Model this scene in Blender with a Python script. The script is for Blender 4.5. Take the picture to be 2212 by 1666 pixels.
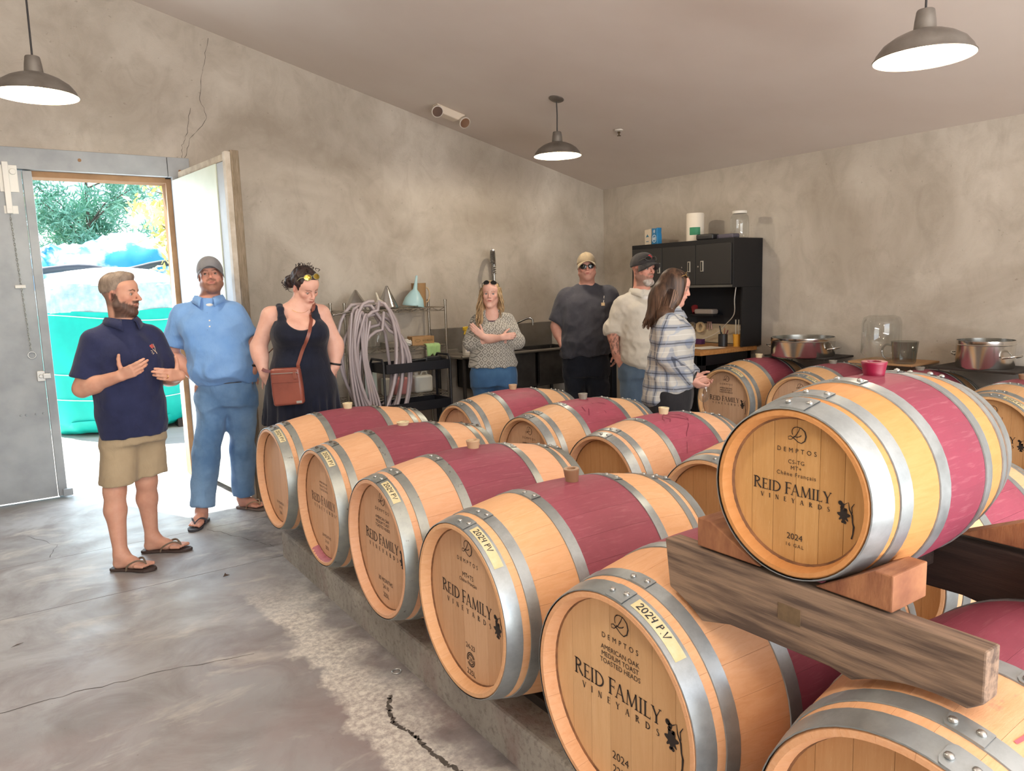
import bpy, bmesh, math, random
import numpy as np
from mathutils import Vector, Matrix, Euler

for o in list(bpy.data.objects):
    bpy.data.objects.remove(o)
SC = bpy.context.scene
COL = SC.collection
R = math.radians
PI = math.pi
rnd = random.Random(7)

# ---------------------------------------------------------------- camera
cam_d = bpy.data.cameras.new('camera')
cam = bpy.data.objects.new('camera', cam_d)
COL.objects.link(cam)
YAW, PITCH, ROLL = R(34.319), R(7.757), R(1.668)
_f = Vector((math.sin(YAW) * math.cos(PITCH), math.cos(YAW) * math.cos(PITCH), -math.sin(PITCH)))
_r = Vector((math.cos(YAW), -math.sin(YAW), 0))
_d = _f.cross(_r)
_r2 = _r * math.cos(ROLL) + _d * math.sin(ROLL)
_d2 = -_r * math.sin(ROLL) + _d * math.cos(ROLL)
cam.matrix_world = Matrix(((_r2.x, -_d2.x, -_f.x, 0), (_r2.y, -_d2.y, -_f.y, 0), (_r2.z, -_d2.z, -_f.z, 1.6), (0, 0, 0, 1)))
cam_d.sensor_width = 36
cam_d.lens = 1600.17 / 2212 * 36
cam_d.clip_start = 0.05
cam_d.clip_end = 200
SC.camera = cam

# ---------------------------------------------------------------- world, sun, daylight
SC.view_settings.view_transform = 'Standard'
SC.view_settings.look = 'None'
SC.view_settings.gamma = 1
SC.view_settings.use_curve_mapping = False
SC.view_settings.exposure = 0.45
SC.cycles.max_bounces = 10
SC.cycles.diffuse_bounces = 6
SC.cycles.transparent_max_bounces = 12
SC.cycles.sample_clamp_indirect = 6

world = bpy.data.worlds.new('sky')
SC.world = world
world.use_nodes = True
wn = world.node_tree
bg = wn.nodes['Background']
sky = wn.nodes.new('ShaderNodeTexSky')
sky.sky_type = 'NISHITA'
sky.sun_disc = False
sky.sun_elevation = R(57)
sky.sun_rotation = R(150)
wn.links.new(sky.outputs[0], bg.inputs[0])
bg.inputs[1].default_value = 0.34

sun_d = bpy.data.lights.new('sun', 'SUN')
sun_d.energy = 16
sun_d.angle = R(0.6)
sun_d.color = (1.0, 0.96, 0.9)
sun = bpy.data.objects.new('sun', sun_d)
COL.objects.link(sun)
SUN_DIR = Vector((0.75, -1.50, -2.58)).normalized()
sun.rotation_euler = SUN_DIR.to_track_quat('-Z', 'Y').to_euler()
sun.location = (-2, 12, 8)


def area(name, loc, to, sx, sy, power, col):
    d = bpy.data.lights.new(name, 'AREA')
    d.shape = 'RECTANGLE'
    d.size, d.size_y, d.energy, d.color = sx, sy, power, col
    o = bpy.data.objects.new(name, d)
    COL.objects.link(o)
    o.location = loc
    o.rotation_euler = (Vector(to) - Vector(loc)).to_track_quat('-Z', 'Y').to_euler()
    return o


# area lamp added for daylight from an assumed, unseen opening behind the camera
area('assumed_opening_light', (1.2, -3.55, 1.7), (1.2, 0, 1.55), 5.0, 3.0, 165, (0.97, 0.98, 1.0))
# added fill lamp low behind the camera, imitating ground bounce onto the ceiling
area('ceiling_fill', (1.2, -2.9, 0.25), (1.2, -2.9, 2.4), 5.0, 1.2, 470, (1.0, 0.96, 0.92))
# skylight entering through the open doorway
area('daylight_doorway', (0.78, 7.12, 1.35), (1.0, 3, 0.6), 0.95, 2.4, 34, (0.80, 0.91, 1.0))


# ---------------------------------------------------------------- helpers: scene graph
def srgb(h):
    if not isinstance(h, str):
        return tuple(h)[:3]
    h = h.lstrip('#')
    v = [int(h[i:i + 2], 16) / 255 for i in (0, 2, 4)]
    return tuple((c / 12.92 if c <= 0.04045 else ((c + 0.055) / 1.055) ** 2.4) for c in v)


def tag(o, label=None, cat=None, group=None, kind=None):
    for k, v in (('label', label), ('category', cat), ('group', group), ('kind', kind)):
        if v:
            o[k] = v
    return o


def empty(name, loc=(0, 0, 0), rz=0, label=None, cat=None, group=None, rot=None):
    o = bpy.data.objects.new(name, None)
    o.empty_display_size = 0.05
    COL.objects.link(o)
    o.location = loc
    o.rotation_euler = rot or (0, 0, rz)
    return tag(o, label, cat, group)


def link(name, me, parent=None, loc=None, rot=None):
    o = bpy.data.objects.new(name, me)
    COL.objects.link(o)
    if parent:
        o.parent = parent
    if loc is not None:
        o.location = loc
    if rot is not None:
        o.rotation_euler = rot
    return o


class MB:
    """collects shapes and links them as one mesh object"""

    def __init__(s):
        s.v, s.f, s.mi = [], [], []
        s.cur = 0

    def add(s, vs, fs):
        b = len(s.v)
        s.v += [tuple(v) for v in vs]
        s.f += [tuple(i + b for i in f) for f in fs]
        s.mi += [s.cur] * len(fs)
        return s

    def box(s, c, d, rot=None):
        x, y, z = d[0] / 2, d[1] / 2, d[2] / 2
        vs = [Vector((sx * x, sy * y, sz * z)) for sx in (-1, 1) for sy in (-1, 1) for sz in (-1, 1)]
        if rot is not None:
            m = Euler(rot).to_matrix() if not isinstance(rot, Matrix) else rot
            vs = [m @ v for v in vs]
        vs = [v + Vector(c) for v in vs]
        return s.add(vs, [(0, 1, 3, 2), (4, 6, 7, 5), (0, 4, 5, 1), (2, 3, 7, 6), (0, 2, 6, 4), (1, 5, 7, 3)])

    def b2(s, lo, hi):
        return s.box([(a + b) / 2 for a, b in zip(lo, hi)], [b - a for a, b in zip(lo, hi)])

    def lathe(s, prof, c=(0, 0, 0), n=32, axis='z', cap=True, a0=0, a1=2 * PI):
        full = abs(a1 - a0 - 2 * PI) < 1e-6
        m = n if full else n + 1
        vs = []
        for r, z in prof:
            for k in range(m):
                a = a0 + (a1 - a0) * k / n
                p = (r * math.cos(a), r * math.sin(a), z)
                if axis == 'x':
                    p = (z, p[0], p[1])
                elif axis == 'y':
                    p = (p[1], z, p[0])
                vs.append((p[0] + c[0], p[1] + c[1], p[2] + c[2]))
        fs = []
        for i in range(len(prof) - 1):
            for k in range(n):
                k2 = (k + 1) % m
                fs.append((i * m + k, i * m + k2, (i + 1) * m + k2, (i + 1) * m + k))
        if cap and full:
            if prof[0][0] > 1e-5:
                fs.append(tuple(range(m))[::-1])
            if prof[-1][0] > 1e-5:
                fs.append(tuple((len(prof) - 1) * m + k for k in range(m)))
        return s.add(vs, fs)

    def cyl(s, a, b, r, r2=None, n=12, cap=True):
        return s.tube([a, b], [r, r if r2 is None else r2], n, cap)

    def tube(s, pts, r, n=8, cap=True, closed=False, flat=1.0, up=None):
        P = [Vector(p) for p in pts]
        rs = r if isinstance(r, (list, tuple)) else [r] * len(P)
        L = len(P)
        T = []
        for i in range(L):
            a = P[(i - 1) % L] if closed else P[max(i - 1, 0)]
            b = P[(i + 1) % L] if closed else P[min(i + 1, L - 1)]
            t = (b - a)
            T.append(t.normalized() if t.length > 1e-9 else Vector((0, 0, 1)))
        u = Vector(up) if up else (Vector((0, 0, 1)) if abs(T[0].z) < 0.9 else Vector((1, 0, 0)))
        u = (u - T[0] * u.dot(T[0])).normalized()
        vs = []
        for i in range(L):
            if i:
                u = (u - T[i] * u.dot(T[i]))
                u = u.normalized() if u.length > 1e-6 else Vector((1, 0, 0))
            w = T[i].cross(u)
            for k in range(n):
                a = 2 * PI * k / n
                vs.append(P[i] + u * (rs[i] * math.cos(a) * flat) + w * (rs[i] * math.sin(a)))
        fs = []
        for i in range(L if closed else L - 1):
            j = (i + 1) % L
            for k in range(n):
                k2 = (k + 1) % n
                fs.append((i * n + k, i * n + k2, j * n + k2, j * n + k))
        if cap and not closed:
            fs.append(tuple(range(n))[::-1])
            fs.append(tuple((L - 1) * n + k for k in range(n)))
        return s.add(vs, fs)

    def sphere(s, c, r, n=12, m=8):
        if not isinstance(r, (tuple, list)):
            r = (r, r, r)
        vs = [(c[0], c[1], c[2] - r[2])]
        for i in range(1, m):
            t = -PI / 2 + PI * i / m
            for k in range(n):
                a = 2 * PI * k / n
                vs.append((c[0] + r[0] * math.cos(t) * math.cos(a), c[1] + r[1] * math.cos(t) * math.sin(a), c[2] + r[2] * math.sin(t)))
        vs.append((c[0], c[1], c[2] + r[2]))
        fs = [(0, 1 + (k + 1) % n, 1 + k) for k in range(n)]
        for i in range(m - 2):
            for k in range(n):
                k2 = (k + 1) % n
                fs.append((1 + i * n + k, 1 + i * n + k2, 1 + (i + 1) * n + k2, 1 + (i + 1) * n + k))
        e = len(vs) - 1
        fs += [(1 + (m - 2) * n + k, 1 + (m - 2) * n + (k + 1) % n, e) for k in range(n)]
        return s.add(vs, fs)

    def prism(s, poly, t0, t1, axis='z'):
        """poly in the two other axes, extruded along axis"""
        n = len(poly)

        def P(a, b, t):
            return {'z': (a, b, t), 'x': (t, a, b), 'y': (a, t, b)}[axis]
        vs = [P(a, b, t0) for a, b in poly] + [P(a, b, t1) for a, b in poly]
        fs = [tuple(range(n))[::-1], tuple(range(n, 2 * n))] + [(i, (i + 1) % n, n + (i + 1) % n, n + i) for i in range(n)]
        return s.add(vs, fs)

    def mesh(s, name, mats, smooth=None):
        me = bpy.data.meshes.new(name)
        me.from_pydata(s.v, [], s.f)
        for m in (mats if isinstance(mats, (list, tuple)) else [mats]):
            me.materials.append(m)
        if any(s.mi):
            me.polygons.foreach_set('material_index', s.mi)
        bm = bmesh.new()
        bm.from_mesh(me)
        bmesh.ops.recalc_face_normals(bm, faces=bm.faces)
        bm.to_mesh(me)
        bm.free()
        if smooth:
            me.polygons.foreach_set('use_smooth', [True] * len(me.polygons))
            if smooth < 179:
                me.set_sharp_from_angle(angle=R(smooth))
        me.update()
        return me

    def build(s, name, mats, parent=None, loc=None, rot=None, smooth=None, bevel=0, seg=2, label=None):
        o = link(name, s.mesh(name, mats, smooth), parent, loc, rot)
        if bevel:
            b = o.modifiers.new('bevel', 'BEVEL')
            b.width, b.segments, b.limit_method, b.angle_limit = bevel, seg, 'ANGLE', R(40)
        if label:
            o['label'] = label
        return o


def copy_tree(o, parent=None):
    c = o.copy()
    COL.objects.link(c)
    if parent:
        c.parent = parent
    for ch in list(o.children):
        copy_tree(ch, c)
    return c


# ---------------------------------------------------------------- helpers: materials
class NT:
    def __init__(s, name):
        s.m = bpy.data.materials.new(name)
        s.m.use_nodes = True
        s.t = s.m.node_tree
        s.p = s.t.nodes['Principled BSDF']

    def n(s, typ, ins=None, **props):
        nd = s.t.nodes.new('ShaderNode' + typ)
        for k, v in props.items():
            setattr(nd, k, v)
        for k, v in (ins or {}).items():
            s.set(nd.inputs[k], v)
        return nd

    def set(s, sock, v):
        if isinstance(v, bpy.types.NodeSocket):
            s.t.links.new(v, sock)
        else:
            if isinstance(v, str):
                v = srgb(v)
            if sock.type == 'RGBA' and len(v) == 3:
                v = tuple(v) + (1,)
            sock.default_value = v

    def tc(s, kind='Object', scale=(1, 1, 1), loc=(0, 0, 0), rot=(0, 0, 0), rand=0):
        t = s.n('TexCoord').outputs[kind]
        if rand:
            oi = s.n('ObjectInfo').outputs['Random']
            k = s.n('Math', {0: oi, 1: rand}, operation='MULTIPLY').outputs[0]
            t = s.n('VectorMath', {0: t, 1: k}, operation='ADD').outputs[0]
        return s.n('Mapping', {'Vector': t, 'Scale': scale, 'Location': loc, 'Rotation': rot}).outputs[0]

    def geo(s, scale=(1, 1, 1)):
        t = s.n('NewGeometry').outputs['Position']
        return s.n('Mapping', {'Vector': t, 'Scale': scale}).outputs[0]

    def noise(s, vec, scale=5, detail=4, rough=0.55, dist=0):
        return s.n('TexNoise', {'Vector': vec, 'Scale': scale, 'Detail': detail, 'Roughness': rough, 'Distortion': dist}).outputs['Fac']

    def ramp(s, fac, a, b, c0=0.0, c1=1.0):
        return s.n('MapRange', {0: fac, 1: a, 2: b, 3: c0, 4: c1}).outputs[0]

    def mix(s, fac, a, b, mode='MIX'):
        nd = s.n('Mix', data_type='RGBA', blend_type=mode)
        s.set(nd.inputs[0], fac)
        s.set(nd.inputs[6], a)
        s.set(nd.inputs[7], b)
        return nd.outputs[2]

    def math(s, op, a, b=0.0, c=0.0):
        return s.n('Math', {0: a, 1: b, 2: c}, operation=op).outputs[0]

    def bump(s, h, strength=0.3, dist=0.01):
        return s.n('Bump', {'Height': h, 'Strength': strength, 'Distance': dist}).outputs[0]

    def out(s, **kw):
        names = dict(col='Base Color', rough='Roughness', metal='Metallic', normal='Normal', spec='Specular IOR Level', trans='Transmission Weight', alpha='Alpha',
                     sss='Subsurface Weight', emis='Emission Color', estr='Emission Strength', ior='IOR', sheen='Sheen Weight', coat='Coat Weight', aniso='Anisotropic')
        for k, v in kw.items():
            s.set(s.p.inputs[names[k]], v)
        return s.m


_mats = {}


def mat(name, col, rough=0.5, metal=0.0, col2=None, nscale=12, lo=0.35, hi=0.65, bump=0, bscale=60, stretch=(1, 1, 1), spec=0.5, coords='Object', rand=0, **kw):
    if name in _mats:
        return _mats[name]
    t = NT(name)
    c = srgb(col)
    v = t.tc(coords, stretch, rand=rand)
    args = dict(kw)
    if col2 is not None:
        c = t.mix(t.ramp(t.noise(v, nscale, 5), lo, hi), c, srgb(col2))
    if bump:
        args['normal'] = t.bump(t.noise(v, bscale, 4), bump, 0.004)
    t.out(col=c, rough=rough, metal=metal, spec=spec, **args)
    _mats[name] = t.m
    return t.m
# ================================================================ ROOM
YB, XR, XL, YF = 6.874, 6.099, -3.5, -3.6
SL = -0.2509


def ceil_z(x):
    return 2.693 + SL * (x - XR)


# ---- materials of the shell
def m_plaster():
    t = NT('trowelled_plaster')
    g = t.geo()
    a = t.noise(g, 0.9, 6, 0.6, 0.6)
    b = t.noise(t.geo((1, 1, 0.7)), 4.5, 6, 0.65, 1.2)
    c = t.mix(t.ramp(a, 0.33, 0.66), srgb('#a79d90'), srgb('#c9c1b6'))
    c = t.mix(t.ramp(b, 0.45, 0.75, 0, 0.45), c, srgb('#968c7e'))
    w = t.noise(t.geo((1, 1, 1)), 1.7, 3, 0.5, 0.3)
    c = t.mix(t.ramp(w, 0.55, 0.75, 0, 0.35), c, srgb('#d2ccc1'))
    sp = t.noise(g, 26, 2)
    c = t.mix(t.ramp(sp, 0.72, 0.78, 0, 0.35), c, srgb('#6f6555'))
    tr = t.noise(t.geo((3, 3, 8)), 6, 6, 0.7, 2.0)
    return t.out(col=c, rough=0.82, spec=0.25, normal=t.bump(tr, 0.35, 0.012))


def m_ceiling():
    t = NT('ceiling_paint')
    g = t.geo()
    c = t.mix(t.ramp(t.noise(g, 1.1, 4), 0.3, 0.7), srgb('#d2c7be'), srgb('#d9d0c8'))
    return t.out(col=c, rough=0.75, spec=0.25, normal=t.bump(t.noise(g, 30, 3), 0.06, 0.004))


def m_floor():
    t = NT('stained_concrete')
    g = t.geo()
    a = t.noise(g, 0.75, 6, 0.6, 0.5)
    b = t.noise(g, 2.6, 6, 0.65, 0.8)
    c = t.mix(t.ramp(a, 0.35, 0.65), srgb('#8f8d8d'), srgb('#b0b0b1'))
    c = t.mix(t.ramp(b, 0.42, 0.66, 0, 0.75), c, srgb('#7c7471'))
    sx = t.n('SeparateXYZ', {0: t.n('NewGeometry').outputs['Position']}).outputs
    # wine pink wash, stronger on the photographer's side
    pk = t.math('MULTIPLY', t.ramp(t.noise(g, 1.3, 5, 0.6, 0.4), 0.4, 0.68), t.ramp(sx[1], 4.2, 2.2, 0, 0.75))
    c = t.mix(pk, c, srgb('#937d7a'))
    # cement-pale worn patches
    st = t.noise(t.n('Mapping', {'Vector': t.n('NewGeometry').outputs['Position'], 'Scale': (1.2, 2.6, 1), 'Rotation': (0, 0, 0.2)}).outputs[0], 1.6, 6, 0.65, 0.6)
    c = t.mix(t.ramp(st, 0.56, 0.74, 0, 0.75), c, srgb('#cdc7bd'))
    # lime bloom along the foot of the kerb
    wob = t.math('ADD', sx[0], t.math('MULTIPLY', t.math('SUBTRACT', t.noise(g, 2.2, 5, 0.6), 0.5), 0.75))
    band = t.math('MULTIPLY', t.ramp(wob, 0.93, 0.98), t.ramp(wob, 1.26, 1.12))
    band = t.math('MULTIPLY', band, t.math('MULTIPLY', t.ramp(sx[1], 0.8, 1.5), t.ramp(sx[1], 4.1, 3.5)))
    spk = t.ramp(t.noise(g, 38, 5, 0.75), 0.38, 0.62)
    band = t.math('MULTIPLY', band, t.ramp(spk, 0, 1, 0.25, 1))
    c = t.mix(t.math('MULTIPLY', band, 0.95), c, srgb('#e6e1d6'))
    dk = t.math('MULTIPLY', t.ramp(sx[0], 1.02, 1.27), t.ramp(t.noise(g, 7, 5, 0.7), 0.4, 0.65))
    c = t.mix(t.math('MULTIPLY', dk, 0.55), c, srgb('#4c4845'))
    pit = t.noise(g, 55, 2)
    c = t.mix(t.ramp(pit, 0.73, 0.78, 0, 0.5), c, srgb('#5d5652'))
    rg = t.ramp(t.noise(g, 3.1, 5, 0.6), 0.3, 0.7, 0.40, 0.62)
    return t.out(col=c, rough=rg, spec=0.45, normal=t.bump(t.noise(g, 22, 6, 0.7), 0.12, 0.006))


def m_kerb():
    t = NT('rough_concrete_kerb')
    g = t.geo()
    c = t.mix(t.ramp(t.noise(g, 3, 6, 0.65), 0.35, 0.68), srgb('#908a82'), srgb('#b0aba2'))
    c = t.mix(t.ramp(t.noise(g, 40, 4, 0.7), 0.5, 0.75, 0, 0.7), c, srgb('#5b554e'))
    c = t.mix(t.ramp(t.noise(t.geo((1, 1, 0.4)), 5, 4), 0.56, 0.7, 0, 0.5), c, srgb('#8a6f6c'))
    return t.out(col=c, rough=0.85, spec=0.3, normal=t.bump(t.noise(g, 60, 5, 0.7), 0.5, 0.008))


M_WALL, M_CEIL, M_FLOOR, M_KERB = m_plaster(), m_ceiling(), m_floor(), m_kerb()
M_CRACK = mat('dark_crack', '#4a4540', 0.9)
M_DAMP = mat('damp_stain', '#4e4843', 0.5, col2='#625b55', nscale=30)
M_WET = mat('dark_damp_line', '#37322f', 0.45)


def struct(o):
    o['kind'] = 'structure'
    return o


# ---- floor: three poured slabs with open control joints
fl = struct(empty('floor', (0, 0, 0)))
J1, J2 = 4.40, 5.26
for y0, y1 in ((YF, J1 - 0.003), (J1 + 0.003, J2 - 0.002), (J2 + 0.002, YB + 0.1)):
    MB().b2((XL, y0, -0.12), (XR, y1, 0)).build('concrete_slab', M_FLOOR, fl)
MB().b2((XL, YF, -0.16), (XR, YB + 0.1, -0.02)).build('slab_base', M_WET, fl)


def crack(pts, w, seed, parent, m, jitter=0.01, z=0.0006, sub=6):
    """irregular hairline as a thin ribbon lying on a surface (xy)"""
    rr = random.Random(seed)
    P = []
    for (a, b) in zip(pts[:-1], pts[1:]):
        for k in range(sub):
            f = k / sub
            P.append((a[0] + (b[0] - a[0]) * f + rr.uniform(-jitter, jitter), a[1] + (b[1] - a[1]) * f + rr.uniform(-jitter, jitter)))
    P.append(pts[-1])
    vs, fs = [], []
    for i, p in enumerate(P):
        a, b = P[max(i - 1, 0)], P[min(i + 1, len(P) - 1)]
        dx, dy = b[0] - a[0], b[1] - a[1]
        L = math.hypot(dx, dy) or 1
        ww = w * rr.uniform(0.4, 1.3)
        for s in (-1, 1):
            vs.append((p[0] - dy / L * ww * s, p[1] + dx / L * ww * s, z))
    for i in range(len(P) - 1):
        fs.append((2 * i, 2 * i + 1, 2 * i + 3, 2 * i + 2))
    return MB().add(vs, fs).build('crack', m, parent)


crack([(-0.4, 3.38), (0.0, 3.376), (0.28, 3.35), (0.54, 3.305), (0.78, 3.245)], 0.0018, 3, fl, M_CRACK, 0.012)
crack([(1.02, 5.24), (1.12, 5.0), (1.22, 4.75), (1.28, 4.6)], 0.002, 4, fl, M_CRACK, 0.01)
crack([(0.0, 5.9), (0.15, 5.55), (0.1, 5.3)], 0.0016, 9, fl, M_CRACK, 0.012)

# ---- walls
wb = struct(empty('wall_back', (0, 0, 0)))
DX0, DX1, DH = 0.29, 1.285, 2.565     # clear opening of the open doorway
LX0 = -1.30                            # far edge of the closed left leaf
t = 0.24
poly = [(DX1 + 0.10, -0.1), (XR + 0.2, -0.1), (XR + 0.2, ceil_z(XR + 0.2) + 0.15), (XL, ceil_z(XL) + 0.15), (XL, -0.1), (LX0 - 0.1, -0.1), (LX0 - 0.1, DH + 0.16), (DX1 + 0.10, DH + 0.16)]
MB().prism(poly, YB, YB + t, 'y').build('plaster_face', M_WALL, wb)


def wcrack(pts, seed):
    o = crack(pts, 0.0016, seed, wb, M_CRACK, 0.006)
    o.rotation_euler = (PI / 2, 0, 0)
    o.location = (0, YB, 0)


wcrack([(1.68, 3.74), (1.62, 3.5), (1.57, 3.25), (1.62, 3.08), (1.47, 2.9), (1.41, 2.74)], 5)
wcrack([(1.49, 3.15), (1.45, 2.95), (1.40, 2.84), (1.39, 2.73)], 6)

wr = MB()
wr.b2((XR, YF, -0.1), (XR + 0.2, YB, 2.9))
struct(wr.build('wall_right', M_WALL))
struct(MB().b2((XL - 0.2, YF, -0.1), (XL, YB, 5.3)).build('wall_left', M_WALL))
wf = MB()  # unseen wall; its wide gap is an assumed opening, added to admit daylight
zl = ceil_z(XL) + 0.2
wf.b2((XL, YF - 0.2, -0.1), (-1.4, YF, zl))
wf.b2((3.8, YF - 0.2, -0.1), (XR, YF, ceil_z(3.8) + 0.1))
wf.b2((-1.4, YF - 0.2, 3.3), (3.8, YF, zl - 0.1))
struct(wf.build('wall_front', M_WALL))
cm = MB()
cm.prism([(XL - 0.2, ceil_z(XL - 0.2)), (XR + 0.2, ceil_z(XR + 0.2)), (XR + 0.2, ceil_z(XR + 0.2) + 0.15), (XL - 0.2, ceil_z(XL - 0.2) + 0.15)], YF - 0.2, YB + t, 'y')
struct(cm.build('ceiling', M_CEIL))

# ---- kerbs (raised concrete strips the barrel rows stand on)
KX, KH = 1.27, 0.16
struct(MB().b2((KX, -1.2, -0.02), (KX + 0.72, 4.395, KH)).build('trim_1', M_KERB, bevel=0.012, seg=2, label='raised concrete kerb under the front row of barrels'))
struct(MB().b2((2.68, -1.2, -0.02), (3.36, 4.75, 0.10)).build('trim_2', M_KERB, bevel=0.012, label='raised concrete kerb under the middle row of barrels'))
struct(MB().b2((5.2, -1.2, -0.02), (5.95, 4.56, 0.13)).build('trim_3', M_KERB, bevel=0.012, label='raised concrete kerb under the barrels by the right wall'))
crack([(1.12, 2.56), (1.07, 2.46), (1.05, 2.385), (1.075, 2.29), (1.075, 2.2), (1.085, 2.06), (1.12, 1.95), (1.18, 1.86), (1.2, 1.8)], 0.0085, 12, fl, M_DAMP, 0.007, sub=14)

# ---- door frame, leaves
M_DOORP = mat('grey_door_paint', '#a4a9ad', 0.5, col2='#90959a', nscale=4, bump=0.06, bscale=25)
M_DOORI = mat('pale_green_door_face', '#c9d0c2', 0.5, col2='#bcc6b6', nscale=3, bump=0.05)
M_RAWWOOD = mat('jamb_wood', '#a5805c', 0.7, col2='#8e6c4c', nscale=3, stretch=(2, 8, 2), bump=0.1)
M_ZINC = mat('zinc_hardware', '#b9b8b4', 0.4, 0.8)
M_WHITEHW = mat('white_painted_hardware', '#d8d7d2', 0.45)
tr = struct(empty('trim_4', (0, 0, 0)))
tr['label'] = 'grey painted frame around the double doorway'
MB().b2((LX0 - 0.1, YB - 0.02, DH + 0.01), (DX1 - 0.02, YB + t, DH + 0.17)).build('header_board', M_DOORP, tr, bevel=0.003)
MB().b2((DX1 - 0.016, YB - 0.02, DH + 0.01), (DX1 + 0.155, YB + t, DH + 0.17)).build('header_board', M_DOORP, tr, bevel=0.003)
MB().b2((DX1 + 0.012, YB - 0.02, 0), (DX1 + 0.10, YB + t, DH + 0.01)).build('side_jamb', M_DOORP, tr, bevel=0.003)
MB().b2((LX0 - 0.1, YB - 0.02, 0), (LX0, YB + t, DH + 0.01)).build('side_jamb', M_DOORP, tr, bevel=0.003)
MB().b2((DX1 - 0.03, YB + 0.05, 0), (DX1 + 0.012, YB + t, DH)).build('wooden_stop', M_RAWWOOD, tr, bevel=0.002)
MB().b2((DX0, YB + 0.05, DH - 0.035), (DX1 - 0.03, YB + t, DH + 0.01)).build('wooden_stop', M_RAWWOOD, tr, bevel=0.002)
MB().cyl((0.63, YB - 0.021, DH + 0.1), (0.63, YB - 0.027, DH + 0.1), 0.013).build('bolt_head', M_RAWWOOD, tr)
MB().cyl((1.36, YB - 0.021, DH + 0.06), (1.36, YB - 0.027, DH + 0.06), 0.011).build('bolt_head', M_RAWWOOD, tr)

# closed left leaf with a slide bolt pulled by a chain
d1 = struct(empty('door_1', (0, 0, 0)))
d1['label'] = 'closed grey left leaf of the double door'
MB().b2((LX0, YB - 0.015, 0.02), (DX0 - 0.055, YB + 0.05, DH)).build('leaf_panel', M_DOORP, d1, bevel=0.004)
MB().b2((DX0 - 0.05, YB - 0.02, 0.02), (DX0 + 0.012, YB + 0.09, DH)).build('meeting_stile', M_DOORP, d1, bevel=0.004)
MB().b2((DX0 - 0.02, YB - 0.055, 0.02), (DX0 + 0.05, YB - 0.015, 0.075)).build('foot_block', M_DOORP, d1, bevel=0.004)
b = MB()
b.b2((0.09, YB - 0.025, 2.40), (0.21, YB - 0.015, 2.60)).b2((0.115, YB - 0.055, 2.24), (0.155, YB - 0.025, 2.62))
b.cyl((0.18, YB - 0.015, 2.55), (0.18, YB - 0.045, 2.55), 0.022)
b.build('slide_bolt', M_WHITEHW, d1, bevel=0.004)
b = MB()
b.lathe([(0.0, -0.02), (0.026, -0.02), (0.026, 0.02), (0, 0.02)], (0.135, YB - 0.03, 2.27), 16, 'x')
b.b2((0.10, YB - 0.02, 2.24), (0.19, YB - 0.012, 2.30))
b.build('bolt_guide', M_WHITEHW, d1, bevel=0.002)
ch = MB()
zc = 2.22
k = 0
while zc > 1.20:
    x = 0.135 + (2.22 - zc) * 0.03
    ring = [(x + (0.006 * math.cos(a) if k % 2 else 0), YB - 0.028 + (0 if k % 2 else 0.006 * math.cos(a)), zc + 0.012 * math.sin(a)) for a in [2 * PI * i / 8 for i in range(8)]]
    ch.tube(ring, 0.0022, 4, closed=True)
    zc -= 0.019
    k += 1
ch = ch.build('pull_chain', M_ZINC, d1)
ch['kind'] = 'stuff'
MB().tube([(0.168 + 0.026 * math.cos(a), YB - 0.03, 1.165 + 0.026 * math.sin(a)) for a in [2 * PI * i / 20 for i in range(20)]], 0.004, 6, closed=True).build('pull_ring', M_ZINC, d1, smooth=60)
MB().b2((0.11, YB - 0.035, 1.68), (0.18, YB - 0.014, 1.705)).build('chain_guide', M_WHITEHW, d1, bevel=0.004)
b = MB()
b.b2((0.185, YB - 0.03, 0.955), (0.24, YB - 0.014, 1.035)).b2((0.225, YB - 0.045, 0.975), (0.275, YB - 0.02, 1.015)).cyl((0.21, YB - 0.03, 0.995), (0.21, YB - 0.05, 0.995), 0.014)
b.build('latch', M_ZINC, d1, bevel=0.003)
for x in (0.05, 0.085, 0.15, 0.2):
    MB().sphere((x, YB - 0.015, 0.70), (0.009, 0.005, 0.009), 8, 4).build('bolt_head', M_DOORP, d1, smooth=80)

# open right leaf swung into the room
ang = math.atan2(5.66 - 6.86, 1.468 - 1.325)
d2 = struct(empty('door_2', (1.325, 6.85, 0), ang))
d2['label'] = 'open door leaf swung into the room, pale face in the sun'
LW = 1.21
# local x runs from hinge to free edge; -y side faces the doorway
MB().b2((0.0, -0.035, 0.05), (LW - 0.21, 0.02, 2.545)).build('leaf_panel', M_DOORI, d2, bevel=0.003)
MB().b2((LW - 0.205, -0.028, 0.05), (LW - 0.03, 0.03, 2.545)).build('lock_stile', M_DOORP, d2, bevel=0.003)
MB().b2((0.12, -0.02, 2.55), (LW, 0.04, 2.60)).build('top_rail', mat('bare_door_rail', '#b3a692', 0.7, col2='#988a77'), d2, bevel=0.003)
b = MB()
b.b2((LW - 0.025, -0.05, 0.03), (LW + 0.03, -0.01, 2.60))
b.build('edge_strip', mat('pale_edge_strip', '#c0b8ac', 0.6, col2='#a89e8f'), d2, bevel=0.004)
MB().b2((LW - 0.03, -0.01, 0.02), (LW + 0.035, 0.05, 2.61)).build('edge_seal', mat('weathered_edge', '#8b7d6b', 0.75, col2='#70634f', stretch=(8, 8, 1)), d2, bevel=0.006)
b = MB()
b.b2((LW - 0.055, 0.03, 1.02), (LW + 0.045, 0.075, 1.10))
b.build('door_latch', M_WHITEHW, d2, bevel=0.008)
for z in (0.3, 1.3, 2.3):
    MB().cyl((-0.01, 0.03, z - 0.06), (-0.01, 0.03, z + 0.06), 0.012).build('hinge', M_ZINC, d2, smooth=50)
# ================================================================ LETTERING
_txt = {}


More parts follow.
